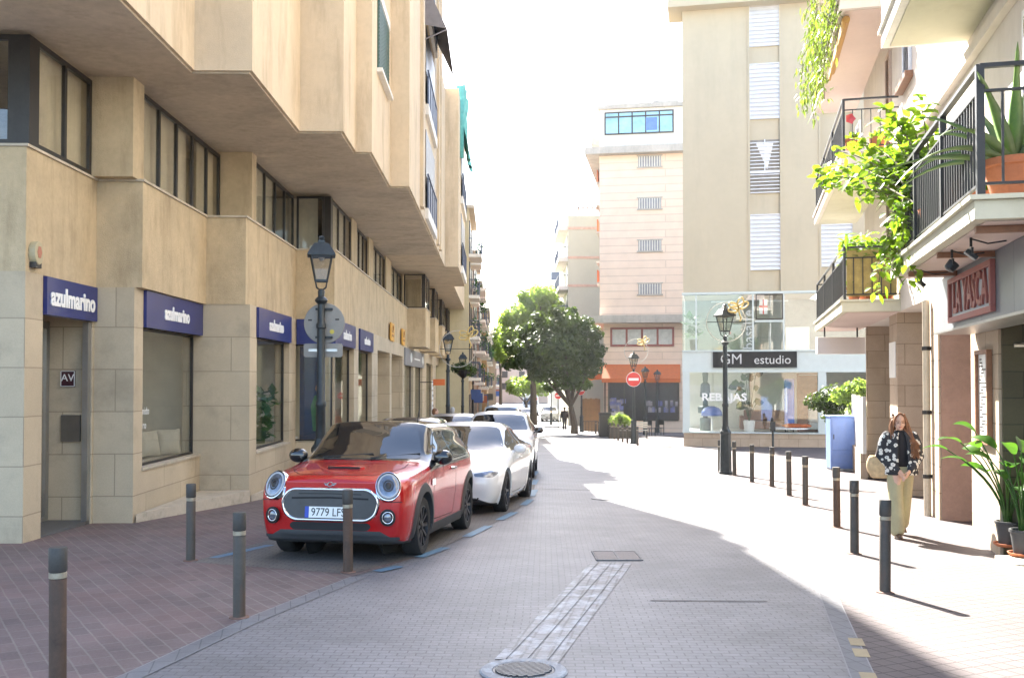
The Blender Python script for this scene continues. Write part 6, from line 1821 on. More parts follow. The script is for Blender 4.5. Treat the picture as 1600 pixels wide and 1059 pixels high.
put_lamp(ux(861,93),93,'tiny lantern street lamp far up the street between the cars',.3,.95)

# wreath decorations
M['gold'] = pm('gold_rope_light', (.62,.46,.16), .5, var=.2, scale=20); M['tinsel'] = pm('pale_tinsel', (.52,.50,.44), .6, var=.3, scale=20)
def wreath(u, v, y, r, label):
    q = AT(u,v,y)
    t = thing('light_wreath', label, 'wreath', q, 0, 'wreath lights on the lamp posts')
    m = MB(); m.torus((0,0,0),r,.011,40,5); rnd = random.Random(int(u))
    for k in range(60):
        a = rnd.random()*2*PI; rr = r+rnd.gauss(0,.035); p_ = Vector((rr*math.cos(a),rnd.gauss(0,.03),rr*math.sin(a))); m.bar(p_,p_+Vector((rnd.uniform(-.05,.05),0,rnd.uniform(-.05,.05))),.007)
    m.build('ring', M['tinsel'], t)
    m = MB(); c = Vector((r*.62,-.05,r*.72)); s_ = r*.55
    for sg,ang in ((1,.5),(1,1.25),(-1,.4),(-1,-.25)):
        pts = []
        for k in range(15):
            tt = 2*PI*k/14; d = Vector((math.cos(ang)*sg,0,math.sin(ang))); e = Vector((-d.z,0,d.x))
            pts.append(c+d*s_*.5*(1-math.cos(tt))+e*s_*.26*math.sin(tt))
        m.tube(pts,.022,6)
    m.tube([c,c+Vector((.05,0,-.5))*s_,c+Vector((.22,0,-.95))*s_,c+Vector((.12,0,-1.25))*s_],.022,6); m.tube([c,c+Vector((-.15,0,-.35))*s_,c+Vector((-.4,0,-.5))*s_],.022,6)
    m.build('bow', M['gold'], t)
    m = MB(); m.bar((-r,.02,.0),(r,.02,.0),.02); m.build('bracket', M['lampiron'], t)
wreath(1135,503,y3-.12,.50,'large tinsel ring with gold bow on the lamp before the furniture shop')
wreath(994,548,y6-.12,.55,'tinsel ring with gold bow on the no entry lamp, mid right')
wreath(909,590,65.8,.5,'tinsel ring with gold bow on the lamp beside the ficus')
wreath(861,608,92.7,.6,'tiny tinsel ring on the lamp far up between the cars')
wreath(715,545,32.7,.62,'large faint tinsel ring on the left lamp beyond the white cars')

# signs
M['signback'] = pm('grey_sign_back', (.25,.235,.21), .7, 0, var=.1, scale=6, dirt=(.25,.24,.22), dirt_amt=.3)
def disc_prism(m, r, y0, y1, n=36): m.prism_axis([(r*math.cos(2*PI*k/n),r*math.sin(2*PI*k/n)) for k in range(n)],y0,y1,'y')
q = AT(503,504,yl1_-.09)
t = thing('traffic_sign','back of a large round grey sign clamped to the near left lamp post','sign',(q.x,yl1_+.09,q.z))
m = MB(); disc_prism(m,.305,-.012,.012); m.torus((0,0,0),.305,.013,40,6); m.build('disc', M['signback'], t)
m = MB(); m.box(-.13,-.05,.2,.13,-.013,.235); m.box(-.13,-.05,-.235,.13,-.013,-.2); m.build('clamp', M['black'], t)
m = MB()
for a,b_ in ((-.22,.05),(.2,.06)): m.box(a-.03,-.015,b_-.012,a+.03,-.0125,b_+.012)
m.build('sticker', M['dkframe'], t)
MB().lathe([(.035,-.016),(.035,-.0125)],14,(.12,0,-.13),axis='y').build('sticker', pm('yellow_sticker',(.5,.4,.05),.5), t)
q = AT(503,547,yl1_)
t = thing('traffic_sign','back of a grey rectangular plate under the round sign on the lamp post','sign',(q.x,yl1_+.09,q.z))
MB().prism_axis(rpoly([(-.30,-.105),(.30,-.105),(.30,.105),(-.30,.105)],.04),-.012,.012,'y').build('plate', M['signback'], t)
m = MB(); m.box(-.22,-.03,-.02,.22,-.0125,.02); m.build('rail', M['alu'], t)
def noentry(u, v, y, r, label, pole=False):
    q = AT(u,v,y)
    t = thing('no_entry_sign', label, 'sign', q, 0, 'no entry signs')
    m = MB(); disc_prism(m,r,0,.03); m.build('disc', M['red_sign'], t)
    m = MB(); m.box(-r*.68,-.006,-r*.17,r*.68,-.002,r*.17); m.build('bar', M['letter'], t)
    m = MB(); m.torus((0,.0,0),r*.97,.012,36,5); m.build('rim', M['letter'], t)
    if pole: MB().tube([(0,.06,gz(y)-q.z),(0,.06,r)],.035,8).build('post', M['lampiron'], t)
noentry(990,592.5,y6-.16,.345,'largest red no entry disc, on the lamp with the wreath, mid right')
noentry(907,610,65.7,.32,'red no entry disc on the lamp beside the ficus trunk')
noentry(872,618,78,.29,'red no entry disc on its own post left of the ficus trunk',True)
noentry(836,623,112,.28,'tiny red no entry disc farthest up the street',True)
# dispenser post
q = G(1207,702)
t = thing('box_post','dark post with a small box on top before the furniture shop','post',q)
MB().tube([(0,0,-.05),(0,0,.75)],.045,10).build('post', M['lampiron'], t)
MB().box(-.09,-.08,.752,.09,.08,1.12).build('box', M['black'], t, bevel=.01)
MB().ball((-.04,0,1.2),.06,.05,.09,10,6).build('head', M['black'], t)
# thin sign pole, bin, planter, chairs up the street
q = G(916,672); t = tag(MB().tube([(0,0,0),(0,0,2.9)],.03,8).build('sign_pole', M['alu']), 'thin pale pole standing beside the lamp near the ficus','pole'); t.location = q
q = G(945,683)
t = thing('litter_bin','wide dark grey litter bin at the left end of the far bollard row','bin',q)
MB().box(-.32,-.3,.05,.32,.3,1.25).build('body', M['bolcap'], t, bevel=.02); MB().box(-.34,-.32,1.253,.34,.32,1.4).build('lid', M['black'], t, bevel=.02)
q = G(968,684)
t = thing('planter','dark planter box full of bright green leaves behind the far bollards','planter',q)
MB().box(-.6,-.3,0,.6,.3,.6).build('box', M['bolcap'], t, bevel=.02)
m = MB(); crown(m,[(-.25,0,.95,.42,.8),(.25,0,.95,.42,.8),(0,0,1.15,.35,.8)],700,.09,random.Random(3)); m.build('foliage', M['leaf_mid'], t)
def chair(x,y,rz,label):
    t = thing('cafe_chair',label,'chair',(x,y,gz(y)),rz,'chairs outside the dark shop')
    MB().box(-.22,-.22,.43,.22,.22,.46).build('seat', M['black'], t); MB().box(-.22,.19,.62,.22,.22,.92).build('backrest', M['black'], t)
    for sx in (-1,1):
        for sy_ in (-1,1): MB().bar((sx*.2,sy_*.2,0),(sx*.2,sy_*.2,.43 if sy_<0 else .9),.035).build('leg', M['black'], t)
chair(ux(1016,57),57,.4,'black metal chair left of two, outside the dark shop window'); chair(ux(1030,59),59,-.6,'black metal chair right of two, outside the dark shop window')
t = thing('street_bench','grey slatted bench behind the far bollards','bench',(ux(990,53),53,gz(53)),0)
m = MB(); [m.box(-.8,-.2+k*.11,.42,.8,-.1+k*.11,.45) for k in range(4)]; m.build('seat', M['alu'], t)
m = MB(); [m.box(-.8,.25,.55+k*.12,.8,.28,.64+k*.12) for k in range(3)]; m.build('backrest', M['alu'], t)
for sx in (-1,1): MB().box(sx*.7-.03,-.2,0,sx*.7+.03,.28,.418).build('leg', M['black'], t)
q = G(905,668)
t = thing('tree_seat','low black metal guard at the foot of the ficus','tree guard',(q.x-.5,62.8,gz(62.8)))
m = MB()
for k in range(6): m.bar((-.5+k*.2,-.5,0),(-.5+k*.2,-.5,.8),.03)
m.bar((-.5,-.5,.8),(.5,-.5,.8),.05); m.build('frame', M['black'], t)
# flower basket on the left lamp
q = AT(724,570,46)
t = thing('hanging_basket','flower basket hanging from a lamp far along the left','basket',(q.x,45.85,q.z-.35))
MB().lathe([(.05,-.3),(.3,-.1),(.4,.1),(.36,.1)],14).build('bowl', M['dkframe'], t)
m = MB(); crown(m,[(-.25,0,.2,.4,.7),(.3,0,.1,.4,.8),(0,0,.3,.35,.6)],500,.09,random.Random(5)); m.build('foliage', M['leaf_dark'], t)
# small orange bracket sign on the left wall
q = AT(689,597,37); t = thing('bracket_sign','small orange sign on a bracket on the left wall beside the lamp','sign',(q.x-.3,37,q.z))
MB().box(0,-.04,-.12,.45,.04,.12).build('sign_plate', M['orange'], t); MB().bar((-.5,0,.0),(0,0,.0),.03).build('bracket', M['black'], t)
# sign column of black and white plates on the left wall
q = AT(675,628,40); t = thing('business_plates','column of white nameplates on the stone wall left of the lamp','nameplate',(q.x,40,q.z),AZL)
for k in range(4): MB().box(0,-.25,-.75+k*.42,.04,.25,-.38+k*.42).build('nameplate', M['letter'], t)
m = MB()
for k in range(4): m.box(.04,-.16,-.62+k*.42,.046,.16,-.52+k*.42)
m.build('emblem', M['dkframe'], t)
# ================================================================== PLANTS ON THE RIGHT
def leaf(m, p, d, up, L_, W_, droop=.25, fold=.15, n=3):
    """one leaf: midrib from p along d, folded and drooping"""
    d = d.normalized(); s = d.cross(up)
    if s.length < 1e-3: s = d.cross(Vector((1,0,0)))
    s.normalize(); u_ = s.cross(d).normalized()
    o = len(m.v)
    for i in range(n+1):
        t = i/n; w_ = W_*math.sin(PI*min(1,.08+t*.92))**.8*(1 if i < n else 0)*.5
        c = p+d*L_*t-Vector((0,0,1))*droop*L_*t*t
        m.v += [tuple(c+s*w_+u_*fold*w_), tuple(c), tuple(c-s*w_+u_*fold*w_)]
    for i in range(n):
        a = o+i*3; m.f += [(a,a+1,a+4,a+3),(a+1,a+2,a+5,a+4)]
M['leaf_hib'] = leafmat('hibiscus_leaves', (.08,.15,.02), (.20,.28,.045), .6, scale=3)
M['leaf_pot'] = leafmat('palm_leaves', (.03,.09,.02), (.08,.17,.03), .4, scale=3, rough=.3)
M['agave'] = leafmat('agave_leaves', (.10,.16,.08), (.20,.26,.11), .3, scale=2, rough=.4)
M['stem'] = pm('green_brown_stem', (.12,.10,.045), .8, var=.3)
rnd = random.Random(17)
# hibiscus growing over the near balcony rail
yB = b1y0+(b1y1-b1y0)*.62; basel = (-.80,yB,3.17); bw_ = Vector(rP(*basel))
t = thing('hibiscus_bush','bright backlit hibiscus bush arching out over the near balcony rail','plant',bw_,0)
MB().lathe([(.15,0),(.2,.34),(.21,.36),(.18,.36),(.17,.30)],18).build('pot', M['terracotta'], t, autosm=40)
stems = []
targets = [(1280,262,13.2),(1275,285,13),(1300,290,13),(1310,235,13),(1330,215,12.6),(1345,255,12.8),(1362,240,12.4),(1375,190,12.2),(1380,160,12),(1400,215,12),(1420,190,11.8),(1440,150,11.6),(1415,260,11.9),(1390,300,12.2),(1350,310,12.6),(1435,240,11.5),(1450,280,11.3),(1425,330,11.8),(1405,355,12),(1460,220,11.2),(1330,265,12.8),(1370,275,12.4),(1400,245,12),(1445,310,11.4),(1420,285,11.8)]
ml = MB(); ms_ = MB()
for (u,v,yy_) in targets:
    e = AT(u,v,yy_)-bw_; s0 = Vector((rnd.uniform(-.08,.08),rnd.uniform(-.08,.08),.3)); mid = s0*.45+e*.55+Vector((0,0,.28+rnd.uniform(-.1,.15)))
    pts = [s0*(1-k/8)**2+mid*2*(k/8)*(1-k/8)+e*(k/8)**2 for k in range(9)]
    ms_.tube(pts,[.016*(1-.75*k/8) for k in range(9)],5)
    for k in range(int(40)):
        tt = rnd.uniform(.35,1.03) if k < 31 else rnd.uniform(.1,.5)
        i = min(7,int(min(tt,.999)*8)); c_ = pts[i].lerp(pts[i+1],min(tt,1)*8-i)
        c_ = c_+Vector((rnd.gauss(0,.05),rnd.gauss(0,.05),rnd.gauss(0,.05)))
        d = Vector((rnd.gauss(0,1),rnd.gauss(0,1),rnd.gauss(.1,.6))).normalized()
        leaf(ml,c_,d,Vector((rnd.gauss(0,.4),rnd.gauss(0,.4),1)),rnd.uniform(.11,.19),rnd.uniform(.08,.13),.3)
ms_.build('stem', M['stem'], t); ml.build('foliage', M['leaf_hib'], t)
m = MB(); c_ = AT(1330,184,12.6)-bw_
for k in range(5):
    a = 2*PI*k/5; leaf(m,c_,Vector((math.cos(a),-.6,math.sin(a))),Vector((0,-1,0)),.085,.08,.1)
m.build('flower', pm('pink_petals',(.70,.09,.10),.6), t)
# trailing vine on the outer edge of the same balcony
vy = ry(-1.07,1402); q = Vector(rP(-1.07,vy,3.5))
t = thing('trailing_vine','leafy vine trailing down from the far end of the near balcony','vine',q,0)
ml = MB(); ms_ = MB()
for k in range(9):
    x0 = Vector(ra.to_3d())*rnd.uniform(-.9,.35)+Vector((-.03,0,rnd.uniform(-.1,.5)))
    pts = [x0]; L_ = rnd.uniform(.35,1.05)
    for j in range(7): pts.append(pts[-1]+Vector((rnd.gauss(0,.05),rnd.gauss(0,.05),-L_/7)))
    ms_.tube(pts,.006,4)
    for j in range(34):
        i = rnd.randrange(7); c_ = pts[i].lerp(pts[i+1],rnd.random())+Vector((rnd.gauss(0,.05),rnd.gauss(0,.05),rnd.gauss(0,.03)))
        leaf(ml,c_,Vector((rnd.gauss(0,1),rnd.gauss(0,1),rnd.gauss(-.4,.5))),Vector((0,-.3,1)),rnd.uniform(.08,.13),rnd.uniform(.06,.09),.3)
ms_.build('stem', M['stem'], t); ml.build('foliage', M['leaf_hib'], t)
# agave in its pot
ag = Vector(rP(-.62,b1y0+.55,3.165))
t = thing('agave_plant','large agave with arching pointed leaves in a terracotta pot on the near balcony','plant',ag,0)
MB().lathe([(.17,0),(.235,.30),(.26,.31),(.26,.37),(.225,.37),(.215,.32),(0,.32)],28).build('pot', M['terracotta'], t, autosm=40)
m = MB()
blades = [(-2.9,1.15,.55,.9),(-2.4,.75,1.0,.2),(-2.0,.55,1.15,.1),(2.7,1.1,.35,1.0),(3.14,1.35,.30,.75),(-1.2,.6,.9,.3),(-.6,.7,.7,.5),(.1,.75,.75,.4),(.9,.6,.9,.3),(1.8,.55,1.1,.2),(2.3,.9,.65,.6),(-2.7,.9,.75,.55),(-3.3,.8,.95,.35),(.5,.5,1.1,.1),(-1.6,.4,1.25,.05),(2.95,.75,.85,.5)]
for (a,out,up,dr) in blades:
    n = 10; o = len(m.v); d = Vector((math.cos(a),math.sin(a),0)); s = Vector((-d.y,d.x,0)); L_ = out*.95
    for i in range(n+1):
        tt = i/n; w_ = .055*(1-tt)**.55*(.75+.5*math.sin(PI*min(1,tt*1.6)))+.002
        c_ = d*(.05+L_*tt)+Vector((0,0,.33+up*.85*tt*(1-.45*tt*dr*2)-dr*.35*tt**3))
        m.v += [tuple(c_+s*w_+Vector((0,0,w_*.45))), tuple(c_-Vector((0,0,.012*(1-tt)))), tuple(c_-s*w_+Vector((0,0,w_*.45))), tuple(c_+Vector((0,0,w_*.2)))]
    for i in range(n):
        b_ = o+i*4
        m.f += [(b_,b_+1,b_+5,b_+4),(b_+1,b_+2,b_+6,b_+5),(b_+2,b_+3,b_+7,b_+6),(b_+3,b_,b_+4,b_+7)]
m.build('leaves', M['agave'], t, smooth=True)
# small pots along the near balcony
for k,(f_,lab) in enumerate(((.28,'small terracotta pot with leafy plant on the near balcony beside the agave'),(.42,'white rectangular trough with plants on the near balcony'),(.80,'small tilted terracotta pot at the far end of the near balcony'))):
    q = Vector(rP(-.72,b1y0+(b1y1-b1y0)*f_,3.165))
    t = thing('balcony_planter' if k == 1 else 'flower_pot',lab,'flower pot',q,AR)
    if k == 1: MB().box(-.12,-.35,0,.12,.35,.26).build('trough', M['white'], t, bevel=.01)
    else: MB().lathe([(.09,0),(.125,.2),(.14,.2),(.14,.24),(.11,.24)],18).build('pot', M['terracotta'], t, autosm=40)
    m = MB()
    for j in range(70): leaf(m,Vector((rnd.gauss(0,.07),rnd.gauss(0,.20 if k==1 else .07),.24+rnd.random()*.3)),Vector((rnd.gauss(0,1),rnd.gauss(0,1),rnd.uniform(0,1.5))),Vector((0,0,1)),.14,.07,.3)
    m.build('foliage', M['leaf_hib'], t)
# plants on the straw-screened balcony
q = Vector(rP(-.75,by0+.9,4.0))
t = thing('balcony_plant','bright leafy plant topping the straw screened balcony','plant',Vector(rP(-.55,by0+.5,3.25)),AR)
MB().lathe([(.12,0),(.18,.3),(.16,.3)],16).build('pot', M['terracotta'], t)
m = MB()
for j in range(260):
    c_ = Vector((rnd.uniform(-.45,.45),rnd.gauss(0,.25),rnd.uniform(.85,1.3)-abs(rnd.gauss(0,.08)))); leaf(m,c_,Vector((rnd.gauss(0,1),rnd.gauss(0,1),rnd.gauss(.2,.5))),Vector((0,0,1)),.2,.09,.3)
m.build('foliage', M['leaf_hib'], t)
for k in range(3):
    q = Vector(rP(-.8+.3*k,by0+.25+.03*k,3.235))
    t = thing('flower_pot',['wide terracotta pot behind the straw screen, outermost','round terracotta pot behind the straw screen, middle one','small terracotta pot behind the straw screen, nearest the wall'][k],'flower pot',q,0)
    MB().lathe([(.09,0),(.13,.2),(.145,.2),(.145,.25),(.11,.25),(0,.22)],18).build('pot', M['terracotta'], t, autosm=40)
    m = MB()
    for j in range(16): leaf(m,Vector((0,0,.22)),Vector((rnd.gauss(0,.6),rnd.gauss(0,.6),1)),Vector((0,1,0)),.3,.06,.3)
    m.build('foliage', M['leaf_hib'], t)
for k in range(2):
    q = Vector(rP(-.8+.45*k,by0+.3,6.07))
    t = thing('flower_pot',['red pot on the balcony with the thin railing, by the corner','red pot on the balcony with the thin railing, by the wall'][k],'flower pot',q,0)
    MB().lathe([(.1,0),(.15,.22),(.16,.28),(.13,.28),(0,.24)],18).build('pot', M['terracotta'], t, autosm=40)
    m = MB()
    for j in range(20): leaf(m,Vector((0,0,.25)),Vector((rnd.gauss(0,.6),rnd.gauss(0,.6),1)),Vector((0,1,0)),.28,.07,.3)
    m.build('foliage', M['leaf_hib'], t)
# trailing greenery high up
q = Vector(rP(-1.05,by0+1.0,9.2))
t = thing('trailing_vine','long green curtain of plants trailing from the highest balcony','vine',q,0)
ml = MB(); ms_ = MB(); dirw = Vector((ra.x,ra.y,0))
for k in range(26):
    x0 = dirw*rnd.uniform(-.6,3.9)+Vector((rnd.uniform(-.28,.0),0,rnd.uniform(-.3,1.1)))
    L_ = rnd.uniform(.6,1.4); pts = [x0]
    for j in range(6): pts.append(pts[-1]+Vector((rnd.gauss(-.02,.05),rnd.gauss(0,.06),-L_/6)))
    ms_.tube(pts,.008,4)
    for j in range(60):
        i = rnd.randrange(6); c_ = pts[i].lerp(pts[i+1],rnd.random())+Vector((rnd.gauss(0,.07),rnd.gauss(0,.07),rnd.gauss(0,.05)))
        leaf(ml,c_,Vector((rnd.gauss(0,.6),rnd.gauss(0,.6),rnd.gauss(-.8,.5))),Vector((0,-.3,1)),rnd.uniform(.10,.18),rnd.uniform(.03,.05),.2,n=2)
ms_.build('stem', M['stem'], t); ml.build('foliage', leafmat('olive_trailing_leaves',(.10,.15,.035),(.22,.27,.08),.5,scale=2), t)
# shrubs behind the fence
q = G(1310,732); y_ = 28.5
for k,(u0,v0,r_,mat,lab) in enumerate(((1300,622,.52,M['leaf_dark'],'dark shrub above the blue cabinet, behind the white fence'),(1338,612,.45,M['leaf_mid'],'lighter green shrub behind the white fence, nearest the stone house'))):
    yk = y_-k*1.5; x = ux(u0,yk); zt = zv(v0,yk)-gz(yk)
    t = thing('shrub',lab,'shrub',(x,yk,gz(yk)),0)
    m = MB(); crown(m,[(0,0,zt,r_,.8),(-.4,.1,zt-.1,r_*.8,.7),(.35,0,zt+.05,r_*.8,.7),(.1,.2,zt-.5,r_*.7,.9)],1500,.075,random.Random(30+k)); m.build('foliage', mat, t)
    m = MB(); m.tube([(0,0,0),(.03,0,zt*.5),(0,0,zt)],[.05,.04,.02],7)
    for sg in (-1,1): m.tube([(.03,0,zt*.5),(sg*.3,.05,zt-.05)],[.03,.012],6)
    m.build('stem', M['bark'], t)
# potted palms on the step by the restaurant
def potted(u, label, seed, hts, leaves):
    rr = random.Random(seed); y0 = ry(.06,u); q = Vector(rP(.06,y0,STEPZ))
    t = thing('potted_plant',label,'plant',q,0,'potted plants on the restaurant step')
    MB().lathe([(.12,0),(.15,.02),(.158,.04),(.146,.04),(.138,.018)],22).build('saucer', M['terracotta'], t, autosm=40)
    MB().lathe([(.095,.02),(.128,.25),(.14,.255),(.14,.285),(.12,.285),(.118,.26),(0,.26)],24).build('pot', M['plastic'], t, autosm=40)
    ms_ = MB(); ml = MB()
    for (a,out,up,L_,W_) in leaves:
        d = Vector((math.cos(a),math.sin(a),0)); pts = []
        for i in range(8):
            tt = i/7; pts.append(d*(.03+out*tt**1.8)+Vector((0,0,.26+up*tt-.08*tt**3)))
        ms_.tube(pts,[.014-.008*i/7 for i in range(8)],6)
        dd = (pts[-1]-pts[-2]).normalized(); leaf(ml,pts[-1],dd+d*.5+Vector((0,0,.1)),Vector((rr.gauss(0,.3),rr.gauss(0,.3),1)),L_,W_,.45,.25,7)
    ms_.build('stem', M['leaf_pot'], t, smooth=True); ml.build('leaves', M['leaf_pot'], t, smooth=True)
    return t
rr = random.Random(41)
lv = [(rr.uniform(0,6.28),rr.uniform(.1,.5),rr.uniform(.55,1.05),rr.uniform(.26,.38),rr.uniform(.12,.18)) for _ in range(13)]
lv += [(3.3,.55,1.0,.34,.15),(3.6,.42,.95,.3,.15),(2.9,.6,.9,.32,.13),(2.5,.3,1.1,.34,.17)]
potted(1572,'potted palm with long arching stems in a black pot, left on the restaurant step',1,0,lv)
lv = [(rr.uniform(0,6.28),rr.uniform(.05,.35),rr.uniform(.45,1.0),rr.uniform(.28,.42),rr.uniform(.14,.2)) for _ in range(15)]
potted(1596,'broad leaved potted plant in a black pot, right on the restaurant step',2,0,lv)
# ================================================================== PEOPLE
def remesh(o, vox, smooth=4):
    r = o.modifiers.new('fuse','REMESH'); r.mode = 'VOXEL'; r.voxel_size = vox; r.use_smooth_shade = True
    if smooth:
        s = o.modifiers.new('soft','SMOOTH'); s.iterations = smooth; s.factor = .5
    return o
def limb(m, pts, rs, n=12):
    m.tube(pts, rs, n)
    for p, r in zip(pts, rs): m.ball(p, r, r, r, 12, 8)
def ring_loft(m, rows, n=24):
    """rows: (cx, cy, z, rx, ry)"""
    o = len(m.v)
    for (cx,cy_,z,rx_,ry_) in rows:
        for k in range(n):
            t = 2*PI*k/n; m.v.append((cx+rx_*math.cos(t), cy_+ry_*math.sin(t), z))
    for i in range(len(rows)-1):
        for k in range(n): m.f.append((o+i*n+k,o+i*n+(k+1)%n,o+(i+1)*n+(k+1)%n,o+(i+1)*n+k))
    m.f.append(tuple(o+k for k in range(n-1,-1,-1))); m.f.append(tuple(o+(len(rows)-1)*n+k for k in range(n)))
def hand(m, w, d, side, curl=.5, s=1.0):
    """palm and five bent fingers from wrist w along d; side is the thumb direction"""
    w = Vector(w); d = Vector(d).normalized(); sd = (Vector(side)-d*Vector(side).dot(d)).normalized(); nn = d.cross(sd).normalized()
    for k in range(4):
        a = w+sd*(.026-.017*k)*s; limb(m,[a,a+d*.05*s,a+d*.085*s],[.016*s,.015*s,.0115*s],8)
        L_ = (.068,.076,.070,.055)[k]*s; b_ = a+d*.085*s; d1 = (d+nn*curl*.6).normalized(); d2 = (d+nn*curl*1.6).normalized()
        limb(m,[b_,b_+d1*L_*.5,b_+d1*L_*.5+d2*L_*.45],[.0095*s,.0088*s,.0072*s],8)
    a = w+sd*.026*s+d*.02*s; t1 = (d*.6+sd*.7+nn*.3).normalized(); limb(m,[a,a+t1*.035*s,a+t1*.035*s+(d+nn*.4).normalized()*.034*s],[.014*s,.011*s,.0085*s],8)

# flowered jacket cloth
def flowermat():
    m, nt, out = newmat('black_flowered_cloth')
    b = N(nt,'ShaderNodeBsdfPrincipled', Roughness=.9); nt.links.new(b.outputs[0], out.inputs[0])
    vec = coords(nt)
    nz = N(nt,'ShaderNodeTexNoise', Scale=26.0, Detail=2); nt.links.new(vec, nz.inputs['Vector'])
    sc_ = N(nt,'ShaderNodeVectorMath', operation='SCALE'); nt.links.new(nz.outputs['Color'], sc_.inputs[0]); sc_.inputs['Scale'].default_value = .035
    ad = N(nt,'ShaderNodeVectorMath', operation='ADD'); nt.links.new(vec, ad.inputs[0]); nt.links.new(sc_.outputs[0], ad.inputs[1])
    v = N(nt,'ShaderNodeTexVoronoi', Scale=15.0); nt.links.new(ad.outputs[0], v.inputs['Vector'])
    lt = N(nt,'ShaderNodeMath', operation='LESS_THAN'); nt.links.new(v.outputs['Distance'], lt.inputs[0]); lt.inputs[1].default_value = .40
    gt = N(nt,'ShaderNodeMath', operation='GREATER_THAN'); nt.links.new(v.outputs['Distance'], gt.inputs[0]); gt.inputs[1].default_value = .11
    mm = N(nt,'ShaderNodeMath', operation='MULTIPLY'); nt.links.new(lt.outputs[0], mm.inputs[0]); nt.links.new(gt.outputs[0], mm.inputs[1])
    c = mixc(nt, mm.outputs[0], (.022,.025,.032), (.62,.62,.58))
    nt.links.new(c, b.inputs['Base Color']); return m
M['flower'] = flowermat()
M['khaki'] = pm('khaki_cotton', (.36,.33,.20), .9, var=.12, scale=6, bump=.2)
M['hair_au'] = pm('auburn_hair', (.20,.085,.035), .5, var=.35, scale=25)
M['hair_dk'] = pm('dark_hair', (.025,.018,.014), .6, var=.3); M['hair_gr'] = pm('grey_hair', (.4,.4,.4), .7)
M['bootbrown'] = pm('brown_leather_boot', (.09,.045,.025), .5, var=.2)
M['straw'] = pm('straw_weave', (.50,.36,.20), .9, var=.25, scale=22, bump=.5, bscale=90)
M['blacktop'] = pm('black_knit', (.012,.012,.016), .9)
q = G(1405,838)
wm = thing('person','woman in black flowered jacket and khaki trousers walking towards the camera, hands clasped','person',q,R(-6))
# body (faces -y)
m = MB()
ring_loft(m,[(0,0,.84,.135,.10),(0,0,.92,.15,.105),(0,0,1.03,.115,.085),(0,0,1.18,.135,.095),(0,0,1.29,.155,.085),(0,0,1.345,.12,.065),(0,0,1.37,.06,.05)])
limb(m,[(0,.005,1.34),(0,-.005,1.43)],[.048,.044])
HC = Vector((-.012,-.02,1.505))
m.ball(tuple(HC+Vector((0,.012,.02))),.074,.090,.098,20,14)          # skull
m.ball(tuple(HC+Vector((-.004,-.028,-.042))),.054,.062,.068,18,12)   # jaw and face
m.ball(tuple(HC+Vector((-.006,-.082,-.098+.012))),.020,.016,.015,10,8)   # chin
m.ball(tuple(HC+Vector((-.008,-.100,-.030))),.0105,.016,.013,10,8); m.tube([HC+Vector((-.006,-.084,.012)),HC+Vector((-.008,-.102,-.028))],[.007,.010],8)
for sg in (-1,1):
    m.ball(tuple(HC+Vector((sg*.074,.012,-.012))),.010,.018,.028,8,8)
    m.ball(tuple(HC+Vector((sg*.036,-.066,-.032))),.022,.018,.022,10,8)
    # arms: shoulder, elbow, wrist, hands meeting before the waist
    sh_ = Vector((sg*.165,.0,1.315)); el = Vector((sg*.225,.02,1.07)); wr_ = Vector((sg*.062,-.185,.875))
    limb(m,[sh_,sh_.lerp(el,.5),el,el.lerp(wr_,.5),wr_],[.05,.043,.038,.034,.025])
    hand(m,wr_,Vector((-sg*.45,-.25,-.75)),(-sg*.5,-.9,.1),.7,.95)
fl = [(-.075,-.06,.84),(-.078,-.11,.47),(-.070,-.13,.09)]; fr = [(.075,.04,.84),(.070,.10,.47),(.085,.28,.13)]
limb(m,fl,[.085,.055,.038]); limb(m,fr,[.085,.055,.038])
for a in (Vector((-.070,-.13,.06)),Vector((.085,.28,.10))): limb(m,[a,a+Vector((-.01,-.13,-.03))],[.035,.026])
remesh(m.build('body', M['skin'], wm), .0075, 3)
# face details
m = MB()
for sg in (-1,1): m.ball(tuple(HC+Vector((sg*.030-.007,-.0865,-.002))),.0125,.006,.0065,10,6)
m.build('eyes', M['hair_dk'], wm, smooth=True)
m = MB()
for sg in (-1,1): m.tube([HC+Vector((sg*.014-.007,-.092,.018)),HC+Vector((sg*.032-.007,-.088,.024)),HC+Vector((sg*.050-.007,-.072,.018))],.0035,6)
m.build('eyebrows', M['hair_au'], wm)
m = MB(); m.ball(tuple(HC+Vector((-.008,-.0865,-.062))),.021,.008,.0065,12,6); m.build('lips', pm('rose_lips',(.42,.13,.11),.4), wm, smooth=True)
# top, jacket, trousers, boots
m = MB(); ring_loft(m,[(0,0,.93,.155,.112),(0,0,1.03,.125,.098),(0,0,1.18,.145,.112),(0,0,1.29,.15,.096),(0,-.004,1.36,.085,.066),(0,-.004,1.40,.058,.056)]); m.build('black_top', M['blacktop'], wm, smooth=True)
m = MB()
for sg in (-1,1):
    n = 13; rows = [(.82,.215,.155),(.84,.222,.16),(.95,.212,.152),(1.08,.20,.145),(1.20,.195,.138),(1.29,.185,.118),(1.345,.13,.085),(1.385,.08,.07)]
    a0, a1 = (-74,92) if sg > 0 else (88,254)
    o = len(m.v)
    for (z,rx_,ry_) in rows:
        for k in range(n):
            a = R(a0+(a1-a0)*k/(n-1)); m.v.append((rx_*math.cos(a),ry_*math.sin(a),z))
    for i in range(len(rows)-1):
        for k in range(n-1): m.f.append((o+i*n+k,o+i*n+k+1,o+(i+1)*n+k+1,o+(i+1)*n+k))
o = m.build('jacket_body', M['flower'], wm, smooth=True); md = o.modifiers.new('cloth','SOLIDIFY'); md.thickness = .022; md.offset = 0
